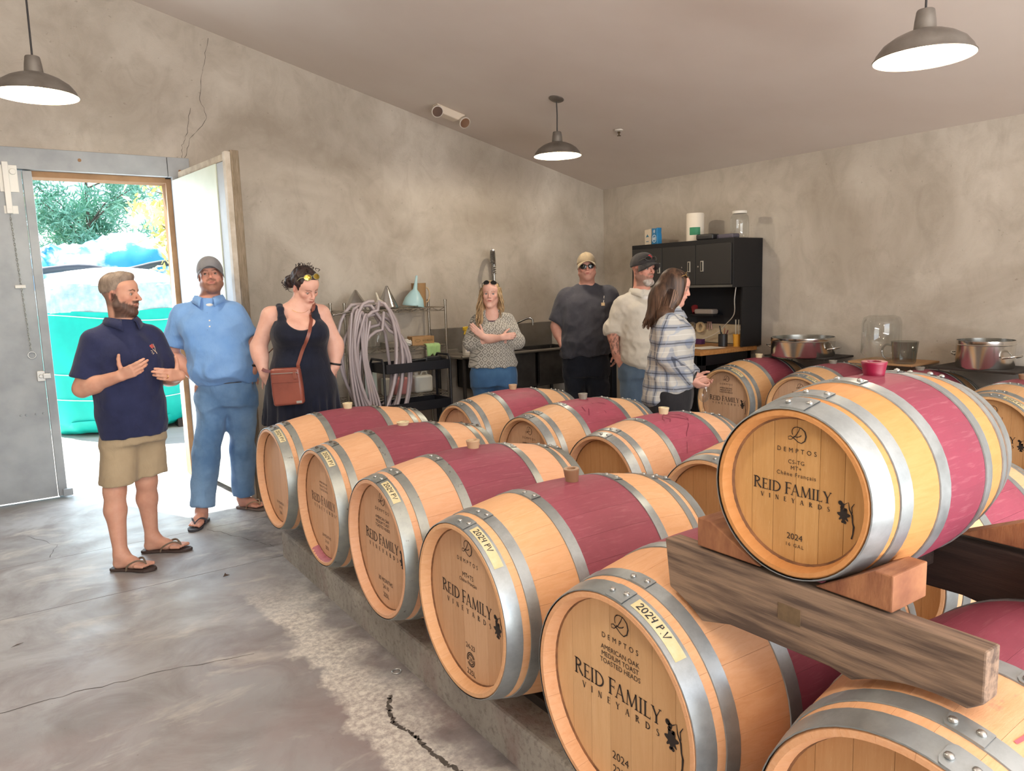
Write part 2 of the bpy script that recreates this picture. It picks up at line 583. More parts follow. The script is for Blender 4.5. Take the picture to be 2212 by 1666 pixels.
def text_poly(s, size=1.0, spacing=1.0):
    """sans lettering as flat polygons, centred on x, baseline y=0, cap height = size"""
    key = (s, spacing)
    if key not in _txt:
        cu = bpy.data.curves.new('t', 'FONT')
        cu.body = s
        cu.align_x = 'CENTER'
        cu.space_character = spacing
        cu.resolution_u = 3
        o = bpy.data.objects.new('t', cu)
        COL.objects.link(o)
        dg = bpy.context.evaluated_depsgraph_get()
        me = o.evaluated_get(dg).to_mesh()
        vs = [(v.co.x / 0.72, v.co.y / 0.72) for v in me.vertices]
        fs = [tuple(p.vertices) for p in me.polygons]
        o.evaluated_get(dg).to_mesh_clear()
        bpy.data.objects.remove(o)
        bpy.data.curves.remove(cu)
        _txt[key] = (vs, fs)
    vs, fs = _txt[key]
    return [(x * size, y * size) for x, y in vs], fs


class Flat:
    """2-D polygon collector"""

    def __init__(s):
        s.v, s.f = [], []

    def poly(s, pts):
        b = len(s.v)
        s.v += list(pts)
        s.f.append(tuple(range(b, b + len(pts))))

    def stroke(s, pts, w):
        ws = w if isinstance(w, (list, tuple)) else [w] * len(pts)
        b = len(s.v)
        n = len(pts)
        for i, p in enumerate(pts):
            a, c = pts[max(i - 1, 0)], pts[min(i + 1, n - 1)]
            dx, dy = c[0] - a[0], c[1] - a[1]
            L = math.hypot(dx, dy) or 1
            k = ws[i] / 2
            s.v += [(p[0] - dy / L * k, p[1] + dx / L * k), (p[0] + dy / L * k, p[1] - dx / L * k)]
        for i in range(n - 1):
            s.f.append((b + 2 * i, b + 2 * i + 1, b + 2 * i + 3, b + 2 * i + 2))

    def put(s, vs, fs, dx=0, dy=0, k=1.0):
        b = len(s.v)
        s.v += [(x * k + dx, y * k + dy) for x, y in vs]
        s.f += [tuple(i + b for i in f) for f in fs]
        return s


def arc(cx, cy, rx, ry, a0, a1, n=12):
    return [(cx + rx * math.cos(R(a0 + (a1 - a0) * i / n)), cy + ry * math.sin(R(a0 + (a1 - a0) * i / n))) for i in range(n + 1)]


def serif_letter(c, wt=1.0):
    F = Flat()

    def S(p, w):
        F.stroke(p, [q * wt for q in w] if isinstance(w, list) else w * wt)

    def sf(x, y, w=0.3):
        S([(x - w / 2, y), (x + w / 2, y)], 0.05)
    T, N = 0.13, 0.055
    w = 0.6
    if c in 'REFLDI':
        S([(0.16, 0), (0.16, 1)], T)
        sf(0.16, 0.025)
        sf(0.16, 0.975)
    if c == 'I':
        w = 0.32
    elif c == 'R':
        a = arc(0.16, 0.75, 0.40, 0.225, 90, -90, 14)
        S(a, [N + (T - N) * math.sin(PI * i / 14) for i in range(15)])
        S([(0.34, 0.52), (0.52, 0.24), (0.76, 0.02)], [N, T, T])
        w = 0.76
    elif c == 'D':
        a = arc(0.2, 0.5, 0.62, 0.475, 90, -90, 18)
        S(a, [N + (T - N) * math.sin(PI * i / 18) for i in range(19)])
        w = 0.88
    elif c in 'EF':
        S([(0.16, 0.975), (0.58, 0.975)], N)
        S([(0.57, 1), (0.57, 0.84)], [N, 0.02])
        S([(0.16, 0.53), (0.48, 0.53)], N)
        S([(0.48, 0.63), (0.48, 0.43)], 0.035)
        if c == 'E':
            S([(0.16, 0.025), (0.62, 0.025)], N)
            S([(0.61, 0), (0.63, 0.19)], [N, 0.02])
        w = 0.64 if c == 'E' else 0.5
    elif c == 'L':
        S([(0.16, 0.025), (0.58, 0.025)], N)
        S([(0.57, 0), (0.59, 0.2)], [N, 0.02])
        w = 0.6
    elif c == 'A':
        S([(0.1, 0.02), (0.42, 1.03)], N)
        S([(0.42, 1.03), (0.76, 0.02)], T)
        S([(0.22, 0.36), (0.62, 0.36)], 0.045)
        sf(0.1, 0.025, 0.24)
        sf(0.77, 0.025, 0.28)
        w = 0.86
    elif c == 'M':
        S([(0.14, 0.02), (0.2, 1)], N)
        S([(0.2, 1), (0.54, 0.04)], T)
        S([(0.54, 0.04), (0.9, 1)], N)
        S([(0.9, 1), (0.96, 0.02)], T)
        sf(0.14, 0.025, 0.24)
        sf(0.96, 0.025, 0.3)
        w = 1.08
    elif c == 'Y':
        S([(0.1, 0.98), (0.4, 0.46)], T)
        S([(0.7, 0.98), (0.42, 0.46)], N)
        S([(0.4, 0.5), (0.4, 0)], T)
        sf(0.1, 0.975, 0.26)
        sf(0.7, 0.975, 0.22)
        sf(0.4, 0.025)
        w = 0.78
    elif c == 'V':
        S([(0.08, 0.98), (0.42, -0.02)], T)
        S([(0.42, -0.02), (0.74, 0.98)], N)
        sf(0.08, 0.975, 0.26)
        sf(0.74, 0.975, 0.22)
        w = 0.82
    elif c == 'N':
        S([(0.16, 0.02), (0.16, 1)], N)
        S([(0.16, 1), (0.74, 0)], T)
        S([(0.76, 0), (0.76, 1)], N)
        sf(0.14, 0.025, 0.24)
        sf(0.76, 0.975, 0.24)
        w = 0.88
    elif c == 'S':
        S([(0.48, 0.82), (0.44, 0.94), (0.28, 0.985), (0.12, 0.9), (0.1, 0.74), (0.22, 0.6), (0.4, 0.46), (0.5, 0.28), (0.44, 0.1), (0.28, 0.015), (0.12, 0.07), (0.07, 0.2)],
          [0.03, N, N, 0.09, 0.1, 0.12, T, 0.12, 0.09, N, N, 0.03])
        w = 0.56
    elif c == ' ':
        w = 0.3
    return F, w


def serif_line(s, size, track=0.06, big_first=0.0, wt=1.08):
    out = Flat()
    x = 0
    start = True
    for c in s:
        F, w = serif_letter(c, wt)
        k = size * (1 + (big_first if start and c != ' ' else 0))
        out.put(F.v, F.f, x, 0, k)
        x += (w + track) * k
        start = c == ' '
    x -= track * size
    out.v = [(a - x / 2, b) for a, b in out.v]
    return out, x


def vine_mark(k):
    """hanging leaf and cluster on a bent cane"""
    F = Flat()
    F.stroke([(0.02, 0.95), (0.18, 0.90), (0.30, 0.98), (0.33, 0.78), (0.42, 0.62), (0.44, 0.40), (0.48, 0.28), (0.46, 0.05), (0.42, -0.1)], [0.02, 0.03, 0.02, 0.035, 0.05, 0.04, 0.06, 0.04, 0.05])
    F.stroke([(0.48, 0.98), (0.40, 0.85), (0.42, 0.68)], [0.02, 0.03, 0.03])
    r2 = random.Random(5)
    leaf = [(0.04 + (0.17 + 0.045 * math.sin(7 * a) + 0.02 * math.sin(3 * a)) * math.cos(a) * 0.95 + 0.12, 0.56 + (0.19 + 0.05 * math.sin(7 * a)) * math.sin(a) - 0.02 * math.cos(2 * a)) for a in [2 * PI * i / 40 for i in range(40)]]
    c = (0.16, 0.56)
    for i in range(40):
        F.poly([c, leaf[i], leaf[(i + 1) % 40]])
    for (x, y, r) in ((0.05, 0.92, 0.07), (0.12, 0.86, 0.06), (0.10, 0.79, 0.055), (0.2, 0.74, 0.05), (0.2, 0.36, 0.05), (0.13, 0.36, 0.04)):
        F.poly(arc(x, y, r, r, 0, 330, 11))
    return F, k


def logo_d(k):
    """flourished initial"""
    F = Flat()
    F.stroke([(-0.02, 0.92), (0.2, 0.98), (0.48, 0.94), (0.72, 0.76), (0.8, 0.48), (0.72, 0.2), (0.5, 0.04), (0.28, 0.1), (0.02, 0.28), (-0.2, 0.4), (-0.36, 0.34), (-0.34, 0.18), (-0.16, 0.2), (0.1, 0.42), (0.3, 0.72), (0.42, 0.98)],
             [0.02, 0.04, 0.05, 0.07, 0.09, 0.07, 0.05, 0.05, 0.06, 0.05, 0.04, 0.04, 0.04, 0.05, 0.05, 0.03])
    F.stroke(arc(0.16, 0.66, 0.28, 0.3, 100, 215, 10), 0.045)
    F.stroke([(-0.02, 0.40), (0.2, 0.36), (0.42, 0.44), (0.5, 0.52)], 0.05)
    F.v = [((x - 0.2) * k, y * k) for x, y in F.v]
    return F


HAND = {'2': [[(0, .8), (.2, 1), (.45, .9), (.45, .65), (.1, .1), (0, .02), (.3, .05), (.6, .02)]],
        '0': [arc(.28, .5, .24, .45, 80, 430, 14)],
        '4': [[(.1, 1), (.02, .5), (.5, .5)], [(.5, 1), (.4, .0)]],
        'P': [[(.1, 0), (.15, 1), (.45, .95), (.5, .65), (.15, .5)]],
        'V': [[(0, 1), (.25, 0), (.65, 1)]], '.': [[(.1, .0), (.16, .06)]], ' ': []}


def hand_text(s, size, w):
    F = Flat()
    x = 0
    for c in s:
        for st in HAND[c]:
            F.stroke([(x + p[0] * size, p[1] * size) for p in st], w)
        x += size * (0.34 if c in '. ' else 0.72)
    return F, x


# ================================================================ BARRELS
M_INK = mat('brand_ink', '#2a2320', 0.6)
M_INKF = mat('faded_ink', '#6d5444', 0.6)
M_PEN = mat('pen_ink', '#2b2a30', 0.6)
M_TAPE = mat('masking_tape', '#d8cba3', 0.7, col2='#cfc08f', nscale=40)
M_RIVET = mat('rivet_steel', '#b7b6b2', 0.3, 0.9)


def m_steel(name, a, b, spots=0.0):
    t = NT(name)
    v = t.tc('Object', rand=7)
    c = t.mix(t.ramp(t.noise(v, 6, 5, 0.6), 0.3, 0.7), srgb(a), srgb(b))
    c = t.mix(t.ramp(t.noise(t.tc('Object', (1, 1, 1), rand=3), 26, 4, 0.7), 0.42, 0.62, 0, 0.35), c, srgb('#8d9293'))
    if spots:
        c = t.mix(t.ramp(t.noise(v, 34, 3, 0.6), 0.66, 0.72, 0, spots), c, srgb('#57514b'))
    rg = t.ramp(t.noise(v, 12, 4), 0.3, 0.7, 0.33, 0.5)
    return t.out(col=c, rough=rg, metal=0.75, normal=t.bump(t.noise(v, 40, 3), 0.05, 0.002))


M_HOOP = m_steel('galvanised_hoop', '#9da4a6', '#b2b8ba')
M_HOOPOLD = m_steel('spotted_galvanised_hoop', '#9aa09d', '#aeb2ad', 0.8)


def m_stave(name, wood_a, wood_b, wine, L, w0, w1, stain=0.3, satw=1.0):
    """oak stave, belly between x=w0 and x=w1 stained by wine"""
    t = NT(name)
    tcx = t.n('TexCoord').outputs['Object']
    rdm = t.n('ObjectInfo').outputs['Random']
    off = t.math('MULTIPLY', rdm, 37.0)
    v = t.n('VectorMath', {0: tcx, 1: off}, operation='ADD').outputs[0]
    gv = t.n('Mapping', {'Vector': v, 'Scale': (1.6, 14, 14)}).outputs[0]
    grain = t.noise(gv, 5, 6, 0.65, 0.8)
    c = t.mix(t.ramp(grain, 0.3, 0.72), srgb(wood_a), srgb(wood_b))
    c = t.mix(t.ramp(rdm, 0, 1, 0, 0.14), c, t.mix(0.5, srgb(wood_a), srgb('#cf9c69')))
    fine = t.noise(t.n('Mapping', {'Vector': v, 'Scale': (3, 60, 60)}).outputs[0], 6, 4, 0.7)
    c = t.mix(t.ramp(fine, 0.55, 0.75, 0, 0.2), c, srgb('#bd8654'))
    sx = t.n('SeparateXYZ', {0: tcx}).outputs[0]
    bl = t.noise(v, 9, 5, 0.65)
    wob = t.math('ADD', sx, t.math('MULTIPLY', t.math('SUBTRACT', bl, 0.5), 0.02))
    band = t.math('MULTIPLY', t.ramp(wob, w0 - 0.008, w0 + 0.008), t.ramp(wob, w1 + 0.008, w1 - 0.008))
    wn_ = t.noise(v, 5, 6, 0.7, 0.5)
    wc = t.mix(t.ramp(wn_, 0.3, 0.7), srgb(wine), t.mix(0.5, srgb(wine), srgb('#6f2f45')))
    wc = t.mix(t.ramp(t.noise(gv, 8, 4), 0.55, 0.8, 0, 0.3), wc, srgb('#c98a93'))
    dr = t.noise(v, 4.5, 6, 0.75, 0.4)
    c = t.mix(t.ramp(dr, 0.66 - 0.06 * stain, 0.74, 0, 0.75 * min(1, stain * 2)), c, srgb('#b56a67'))
    c = t.mix(t.math('MULTIPLY', band, 0.95 * satw), c, wc)
    return t.out(col=c, rough=0.55, spec=0.3, normal=t.bump(fine, 0.15, 0.003))


def m_head(name, a, b, dark='#9c6b3d'):
    t = NT(name)
    rdm = t.n('ObjectInfo').outputs['Random']
    v = t.tc('Object', rand=23)
    g = t.n('Mapping', {'Vector': v, 'Scale': (10, 16, 1.3)}).outputs[0]
    n1 = t.noise(g, 4, 6, 0.65, 1.2)
    c = t.mix(t.ramp(n1, 0.3, 0.7), srgb(a), srgb(b))
    c = t.mix(t.ramp(rdm, 0, 1, 0, 0.3), c, srgb(dark))
    n2 = t.noise(t.n('Mapping', {'Vector': v, 'Scale': (20, 30, 2.2)}).outputs[0], 8, 5, 0.7, 2.0)
    c = t.mix(t.ramp(n2, 0.6, 0.72, 0, 0.3), c, srgb('#efd3a6'))
    c = t.mix(t.ramp(n2, 0.42, 0.3, 0, 0.25), c, srgb(dark))
    return t.out(col=c, rough=0.6, spec=0.25, normal=t.bump(n1, 0.1, 0.003))


M_CROZE = mat('dark_croze_wood', '#5e3d24', 0.8, col2='#8b5c38', nscale=20)
M_SILT = mat('tan_silicone', '#c3a583', 0.45, sss=0.0)
M_SILW = mat('cream_silicone', '#ddcfa9', 0.45)
M_SILB = mat('brown_silicone', '#96765b', 0.45)
M_SILG = mat('grey_silicone', '#8d8a80', 0.5)
M_SILR = mat('wine_red_silicone', '#7c1030', 0.4)


class Kind:
    pass


def make_kind(L, rh, rm, N, nb, th=0.027, depth=0.042):
    """shared meshes of one barrel size: stave, head boards, hoops"""
    K = Kind()
    K.L, K.rh, K.rm, K.N, K.depth = L, rh, rm, N, depth
    K.r = lambda x: rh + (rm - rh) * (1 - abs((x - L / 2) / (L / 2)) ** 2.0)
    half = PI / N - (0.00025 if rm > 0.3 else 0.0) / rm
    prof = [(x, K.r(x)) for x in [L * i / 16 for i in range(17)]]
    prof = [(0.004, rh - 0.001)] + prof[1:-1] + [(L - 0.004, rh - 0.001), (L, rh - 0.005)]
    prof = [(0.0, rh - 0.005)] + prof
    inner = [(L, rh - th * 0.62), (L - 0.03, rh - th), (L / 2, rm - th), (0.03, rh - th), (0.0, rh - th * 0.62)]
    loop = prof + inner
    cols = [-half, -half / 3, half / 3, half]
    vs, fs = [], []
    m = len(loop)
    for a in cols:
        for x, r in loop:
            vs.append((x, r * math.sin(a), r * math.cos(a)))
    for c in range(3):
        for i in range(m):
            j = (i + 1) % m
            fs.append((c * m + i, c * m + j, (c + 1) * m + j, (c + 1) * m + i))
    fs.append(tuple(range(m)))
    fs.append(tuple(3 * m + i for i in range(m))[::-1])
    K.stave = lambda mt: MB().add(vs, fs).mesh('stave', mt, 38)
    # head boards: strips of the disc, in the yz plane, thickness along x
    ri = rh - th + 0.004
    K.boards = []
    ys = [-ri + 2 * ri * i / nb for i in range(nb + 1)]
    for y0, y1 in zip(ys[:-1], ys[1:]):
        y0 += 0.0005
        y1 -= 0.0005
        seg = [y0 + (y1 - y0) * i / 4 for i in range(5)]
        top = [(y, math.sqrt(max(ri * ri - y * y, 1e-6))) for y in seg]
        K.boards.append(top + [(y, -z) for y, z in top[::-1]])
    K.ri = ri
    return K


K225 = make_kind(0.935, 0.286, 0.350, 26, 7)
K60 = make_kind(0.612, 0.172, 0.211, 20, 6, 0.021, 0.03)


def hoop_mesh(K, x0, x1, thick, m, seam):
    n = 56
    prof = [(K.r(x0) + 0.0004, x0), (K.r(x0) + thick, x0 + 0.0008), (K.r((x0 + x1) / 2) + thick, (x0 + x1) / 2), (K.r(x1) + thick, x1 - 0.0008), (K.r(x1) + 0.0004, x1)]
    b = MB().lathe(prof, n=n, axis='x', cap=False)
    # lap: the riveted end of the strip lying on the hoop
    w = x1 - x0
    a0, a1 = seam - 0.17 * 0.29 / K.rh, seam + 0.05
    rows = []
    for i in range(13):
        f = i / 12
        a = a0 + (a1 - a0) * f
        k = 1.0 if f > 0.12 else 0.55 + 0.45 * math.sqrt(f / 0.12)
        for s in (-1, -0.98, 0.98, 1):
            x = (x0 + x1) / 2 + s * w / 2 * 0.985 * k
            r = K.r(x) + thick + (0.0022 if abs(s) < 0.99 else 0.0)
            rows.append((x, r * math.cos(a), r * math.sin(a)))
    fs = [(i * 4 + j, i * 4 + j + 1, i * 4 + j + 5, i * 4 + j + 4) for i in range(12) for j in range(3)]
    b.add(rows, fs)
    return b.mesh('hoop', m, 40)


_rv = MB().sphere((0, 0, 0), (0.0085, 0.0085, 0.0055), 10, 6).mesh('rivet', M_RIVET, 80)
_rvd = MB().sphere((0, 0, 0), (0.0085, 0.0085, 0.0055), 10, 6).mesh('rivet', mat('rusted_rivet', '#5b5249', 0.7, 0.3), 80)


def place_flat(F, name, m, parent, x, cz, k=1.0, dx=0.0):
    """flat print on a head: text right = -y, up = +z, facing -x"""
    b = MB()
    b.add([(x, -(p[0] * k + dx), p[1] * k + cz) for p in F.v], F.f)
    return b.build(name, m, parent)


def head_print(root, K, off, spec):
    """spec: list of rows drawn on the front head"""
    x = K.depth - 0.0012
    r = K.ri
    for s in spec['rows']:
        F = Flat()
        kind, y, size = s[0], s[1] * r, s[2] * r
        if kind == 'D':
            L = logo_d(size)
            F.put(L.v, L.f, 0, y)
        elif kind == 'serif':
            L, w = serif_line('REID FAMILY', size, 0.07, 0.10)
            F.put(L.v, L.f, -0.07 * r, y)
            L, w2 = serif_line('VINEYARDS', size * 0.42, 1.25, 0.0, 1.45)
            G = Flat().put(L.v, L.f, -0.02 * r, y - size * 0.72)
            place_flat(G, 'head_print', spec.get('mat', M_INK), root, x, 0).location = off
        elif kind == 'vine':
            V, k = vine_mark(size)
            F.put(V.v, V.f, 0.60 * r, y, size)
        elif kind == 'stamp':
            for q in (1.0, 0.72):
                F.stroke(arc(0, y, size * q, size * q, 20, 200, 14), size * 0.16)
                F.stroke(arc(0, y, size * q, size * q, 215, 370, 14), size * 0.16)
            L, fs = text_poly('26', size * 0.7)
            F.put(L, fs, 0, y - size * 0.32)
        else:
            vs, fs = text_poly(kind, size, s[3] if len(s) > 3 else 1.0)
            F.put(vs, fs, s[4] * r if len(s) > 4 else 0, y)
        o = place_flat(F, 'head_print', spec.get('mat', M_INK), root, x, 0)
        o.location = off
    return o


FRANC = [('D', 0.66, 0.20), ('DEMPTOS', 0.55, 0.055, 1.75)]
BIG = [('serif', 0.0, 0.155), ('vine', -0.30, 0.42)]
P_S = dict(rows=[('D', 0.64, 0.22), ('DEMPTOS', 0.51, 0.062, 1.75), ('CS-TG', 0.36, 0.055, 1.15), ('MT+', 0.28, 0.055, 1.15), ('Chêne Français', 0.19, 0.055, 1.2), ('serif', -0.06, 0.145), ('vine', -0.40, 0.42), ('2024', -0.66, 0.085), ('16 GAL', -0.76, 0.05, 1.3)])
P_A5 = dict(rows=FRANC + [('AMERICAN OAK', 0.43, 0.052), ('MEDIUM TOAST', 0.36, 0.052), ('TOASTED HEADS', 0.29, 0.052)] + BIG + [('2024', -0.66, 0.085), ('225L', -0.80, 0.08)])
P_A4 = dict(rows=FRANC + [('MT+TS', 0.36, 0.065), ('Chêne Français', 0.29, 0.05)] + BIG + [('24-23', -0.58, 0.07), ('stamp', -0.72, 0.09), ('225L', -0.93, 0.075)])
P_A3 = dict(rows=FRANC + [('AMERICAN OAK', 0.42, 0.05), ('MEDIUM TOAST', 0.35, 0.05), ('TOASTED HEADS', 0.28, 0.05)] + BIG + [('30 MONTHS', -0.60, 0.07), ('24-10', -0.71, 0.07), ('225L', -0.84, 0.075)])
P_A2 = dict(rows=[('AMERICAN OAK', 0.42, 0.04), ('MEDIUM TOAST', 0.35, 0.04), ('TOASTED HEADS', 0.28, 0.04)] + BIG + [('30 MONTHS', -0.62, 0.06), ('24-10', -0.72, 0.06), ('225L', -0.85, 0.07)], mat=M_INKF)
P_A1 = dict(rows=[('30 MONTHS', -0.60, 0.06), ('24-10', -0.70, 0.06), ('225L', -0.82, 0.06)], mat=M_INKF)
P_C1 = dict(rows=FRANC + [('AMERICAN OAK', 0.42, 0.05), ('MEDIUM TOAST', 0.35, 0.05), ('TOASTED HEADS', 0.28, 0.05)] + BIG)
P_B2 = dict(rows=FRANC + [('AMERICAN OAK', 0.42, 0.05), ('MEDIUM TOAST', 0.35, 0.05), ('TOASTED HEADS', 0.28, 0.05)])
P_C4 = dict(rows=FRANC + [('vine', -0.30, 0.42), ('serif', 0.0, 0.155)])

_cache = {}


def barrel(pos, label, K, wood, headm, hoopm, hoops, prn=None, tape=None, bung=None, yaw=0.0, seam=None, group=None, rusty=False, roll=0.0, tang=0.24):
    """pos: centre of the front head rim; axis runs along +x"""
    X, Y, Z = pos
    root = empty('wine_barrel', (X + K.L / 2 * math.cos(yaw), Y + K.L / 2 * math.sin(yaw), Z - K.rm), yaw, label, 'barrel', group)
    off = Vector((-K.L / 2, 0, K.rm))
    key = ('s', id(K), wood.name)
    if key not in _cache:
        _cache[key] = K.stave(wood)
    rr = random.Random(hash(label) % 1000 if False else len(label) * 17 + int(Y * 31))
    for i in range(K.N):
        link('stave', _cache[key], root, off, (2 * PI * (i + 0.5) / K.N + roll, 0, 0))
    key = ('b', id(K), headm.name)
    if key not in _cache:
        _cache[key] = [MB().prism(p, K.depth, K.depth + 0.02, 'x').mesh('head_board', headm) for p in K.boards]
        _cache[key + (2,)] = [MB().prism(p, K.L - K.depth - 0.02, K.L - K.depth, 'x').mesh('head_board', headm) for p in K.boards]
    for me in _cache[key] + _cache[key + (2,)]:
        link('head_board', me, root, off)
    if 'cz' + str(id(K)) not in _cache:
        _cache['cz' + str(id(K))] = MB().lathe([(K.ri - 0.002, K.depth - 0.006), (K.ri - 0.0065, K.depth - 0.0005), (K.ri - 0.002, K.depth + 0.003)], n=48, axis='x', cap=False).mesh('croze', M_CROZE)
    link('croze', _cache['cz' + str(id(K))], root, off)
    # hoops: top of the barrel is +z, angle measured from +y towards +z
    for hi, (x0, x1) in enumerate(hoops):
        sm = (seam if seam is not None else R(100)) + rr.uniform(-0.04, 0.04)
        key = ('h', id(K), hi, hoopm.name, round(sm, 1))
        if key not in _cache:
            _cache[key] = hoop_mesh(K, x0, x1, 0.0032, hoopm, round(sm, 1))
        sm = round(sm, 1)
        h = link('hoop', _cache[key], root, off)
        xm = (x0 + x1) / 2
        for k, da in ((0, -0.13), (1, 0.0)):
            a = sm + da * 0.29 / K.rh
            rr_ = K.r(xm) + 0.0065
            xr = xm + (0.25 if k else -0.25) * (x1 - x0) * 0.4
            rv = link('rivet', _rvd if rusty else _rv, h, (xr, rr_ * math.cos(a), rr_ * math.sin(a)), (a - PI / 2, 0, 0))
            if K is K60:
                rv.scale = (0.8, 0.8, 0.8)
    if prn:
        head_print(root, K, off, prn)
    if tape:
        x0, x1 = hoops[0]
        th = 0.0038
        a0 = PI / 2 + tang
        LN = tape[1] / K.rh
        b = MB()
        rows = []
        n = 8
        for i in range(n + 1):
            a = a0 + LN * i / n
            for x in (x0 + 0.013, x1 - 0.009):
                r = K.r(x) + th
                rows.append((x, r * math.cos(a), r * math.sin(a)))
        b.add(rows, [(2 * i, 2 * i + 1, 2 * i + 3, 2 * i + 2) for i in range(n)])
        tp = b.build('tape_label', M_TAPE, root, off)
        F, w = hand_text(tape[0], 0.021, 0.0034)
        vs = []
        for (u, v) in F.v:
            x = x0 + 0.019 + v * 0.85
            a = a0 + (u + 0.012) / K.rh
            r = K.r(x) + th + 0.0007
            vs.append((x, r * math.cos(a), r * math.sin(a)))
        MB().add(vs, F.f).build('handwriting', M_PEN, tp)
    if bung:
        m, lab, r0, hgt, sink = bung
        z = Z + K.rm
        bx = (K.L * 0.52)
        p = (X + bx * math.cos(yaw), Y + bx * math.sin(yaw), z - 0.02)
        b = MB().lathe([(r0 * 0.72, 0), (r0 * 0.80, 0.02), (r0 * 0.97, 0.02 + hgt * 0.85), (r0, 0.02 + hgt * 0.93), (r0 * 0.96, 0.02 + hgt), (r0 * 0.55, 0.02 + hgt), (r0 * 0.5, 0.02 + hgt - 0.006), (0.0, 0.02 + hgt - 0.007)], n=24)
        o = b.build('bung', m, None, p, smooth=50)
        tag(o, lab, 'bung', 'silicone bungs in the barrels')
        o.rotation_euler = (0.03 * rr.uniform(-1, 1), 0.05 * rr.uniform(-1, 1), 0)
    return root


HP = [(0.0, 0.052), (0.076, 0.114), (0.262, 0.302)]
HOOPS225 = HP + [(0.935 - b, 0.935 - a) for a, b in HP]
HS = [(0.0, 0.055), (0.072, 0.106), (0.19, 0.226)]
HOOPS60 = HS + [(0.612 - b, 0.612 - a) for a, b in HS]

W_OLD = m_stave('oak_stave_pinkish', '#e2b48c', '#d9a37b', '#8f3f55', 0.935, 0.29, 0.645, 0.55)
W_A3 = m_stave('oak_stave_warm', '#e4b592', '#dca680', '#8f4258', 0.935, 0.29, 0.645, 0.2)
W_A4 = m_stave('oak_stave_honey', '#e6b78c', '#dca778', '#9a4a60', 0.935, 0.29, 0.645, 0.15)
W_A5 = m_stave('oak_stave_flecked', '#e2b087', '#d89f72', '#98455d', 0.935, 0.29, 0.645, 0.6)
W_B = m_stave('oak_stave_light', '#e6bb92', '#ddac81', '#a94a64', 0.935, 0.29, 0.645, 0.2)
W_B3 = m_stave('oak_stave_streaked', '#e6ba94', '#dda983', '#ac4c68', 0.935, 0.29, 0.645, 0.5)
W_C = m_stave('oak_stave_tan', '#d8ae80', '#cfa071', '#8d3b50', 0.935, 0.29, 0.645, 0.2)  # slightly darker tan oak for the wall row
W_S = m_stave('small_oak_stave', '#c68c57', '#ba7f48', '#86324b', 0.612, 0.218, 0.394, 0.0)
H_PINK = m_head('oak_head_pinkish', '#e0b795', '#d8ab89')
H_A3 = m_head('oak_head_warm', '#deb797', '#d4aa89')
H_A4 = m_head('oak_head_tan', '#dab593', '#d1a884')
H_A5 = m_head('oak_head_golden', '#e0b98b', '#d8ae7f')
H_DARK = m_head('oak_head_brown', '#c79b6d', '#bb8c5e')
H_C = m_head('oak_head_beige', '#d3b092', '#c8a386')
H_S = m_head('small_oak_head', '#cb9f69', '#be9058')

bl = 'oak wine barrels with stained bellies'
SEAM = R(97)
barrel((1.177, 4.186, 0.543), 'large oak barrel at the far end of the front row, nearest the doorway', K225, W_OLD, H_PINK, M_HOOPOLD, HOOPS225, P_A1, ('2024 PV', 0.115), (M_SILW, 'cream bung in the front-row barrel nearest the doorway', 0.030, 0.032, 0), 0.012, SEAM, bl, True, 0.05)
barrel((1.178, 3.452, 0.545), 'large oak front-row barrel second from the doorway, wine smeared on its lower rim', K225, W_OLD, H_PINK, M_HOOPOLD, HOOPS225, P_A2, ('2024 PV', 0.115), (M_SILW, 'flat cream bung pushed deep into the second barrel from the doorway', 0.034, 0.016, 0), 0.0, SEAM, bl, True, 0.11)
barrel((1.160, 2.730, 0.548), 'large oak barrel third from the doorway in the front row, pinkish head with dark print', K225, W_A3, H_A3, M_HOOPOLD, HOOPS225, P_A3, ('2024 PV', 0.125), (M_SILT, 'tan bung in the third barrel from the doorway in the front row', 0.031, 0.034, 0), -0.012, SEAM, bl, False, 0.02)
barrel((1.140, 2.022, 0.548), 'large oak front-row barrel fourth from the doorway, round stamp low on its head', K225, W_A4, H_A4, M_HOOP, HOOPS225, P_A4, ('2024 PV', 0.165), (M_SILB, 'tall brown bung in the fourth barrel from the doorway', 0.029, 0.046, 0), -0.01, SEAM, bl, False, 0.08)
barrel((1.150, 1.302, 0.552), 'large oak barrel in front below the small barrel, three toasting lines under its logo', K225, W_A5, H_A5, M_HOOP, HOOPS225, P_A5, ('2024 P.V', 0.165), None, 0.0, R(98), bl, False, 0.0)
barrel((1.150, 0.572, 0.545), 'large oak barrel cut off by the picture bottom, pink blotches on top', K225, W_A5, H_DARK, M_HOOP, HOOPS225, None, ('2024 PV', 0.165), None, 0.0, R(107), bl, False, 0.06, 0.44)
# middle row
barrel((2.505, 4.372, 0.502), 'middle-row oak barrel farthest back, standing in front of the woman with crossed arms', K225, W_B, m_head('oak_head_pale', '#dcb59c', '#d3a98d'), M_HOOP, HOOPS225, None, None, (M_SILT, 'tan bung in the farthest middle-row barrel', 0.031, 0.034, 0), 0.0, SEAM, bl, False, 0.03)
barrel((2.572, 3.66, 0.502), 'middle-row oak barrel second from the back, one drip line down its pink belly', K225, W_B, H_C, M_HOOP, HOOPS225, P_B2, None, (M_SILG, 'grey bung in the middle-row barrel with the drip line', 0.031, 0.036, 0), 0.012, SEAM, bl, False, 0.07)
barrel((2.545, 2.93, 0.502), 'middle-row oak barrel third from the back, branching wine drips and a blank brown head', K225, W_B3, H_DARK, M_HOOP, HOOPS225, None, None, (M_SILW, 'cream bung in the middle-row barrel with branching drips', 0.031, 0.036, 0), 0.0, SEAM, bl, False, 0.01)
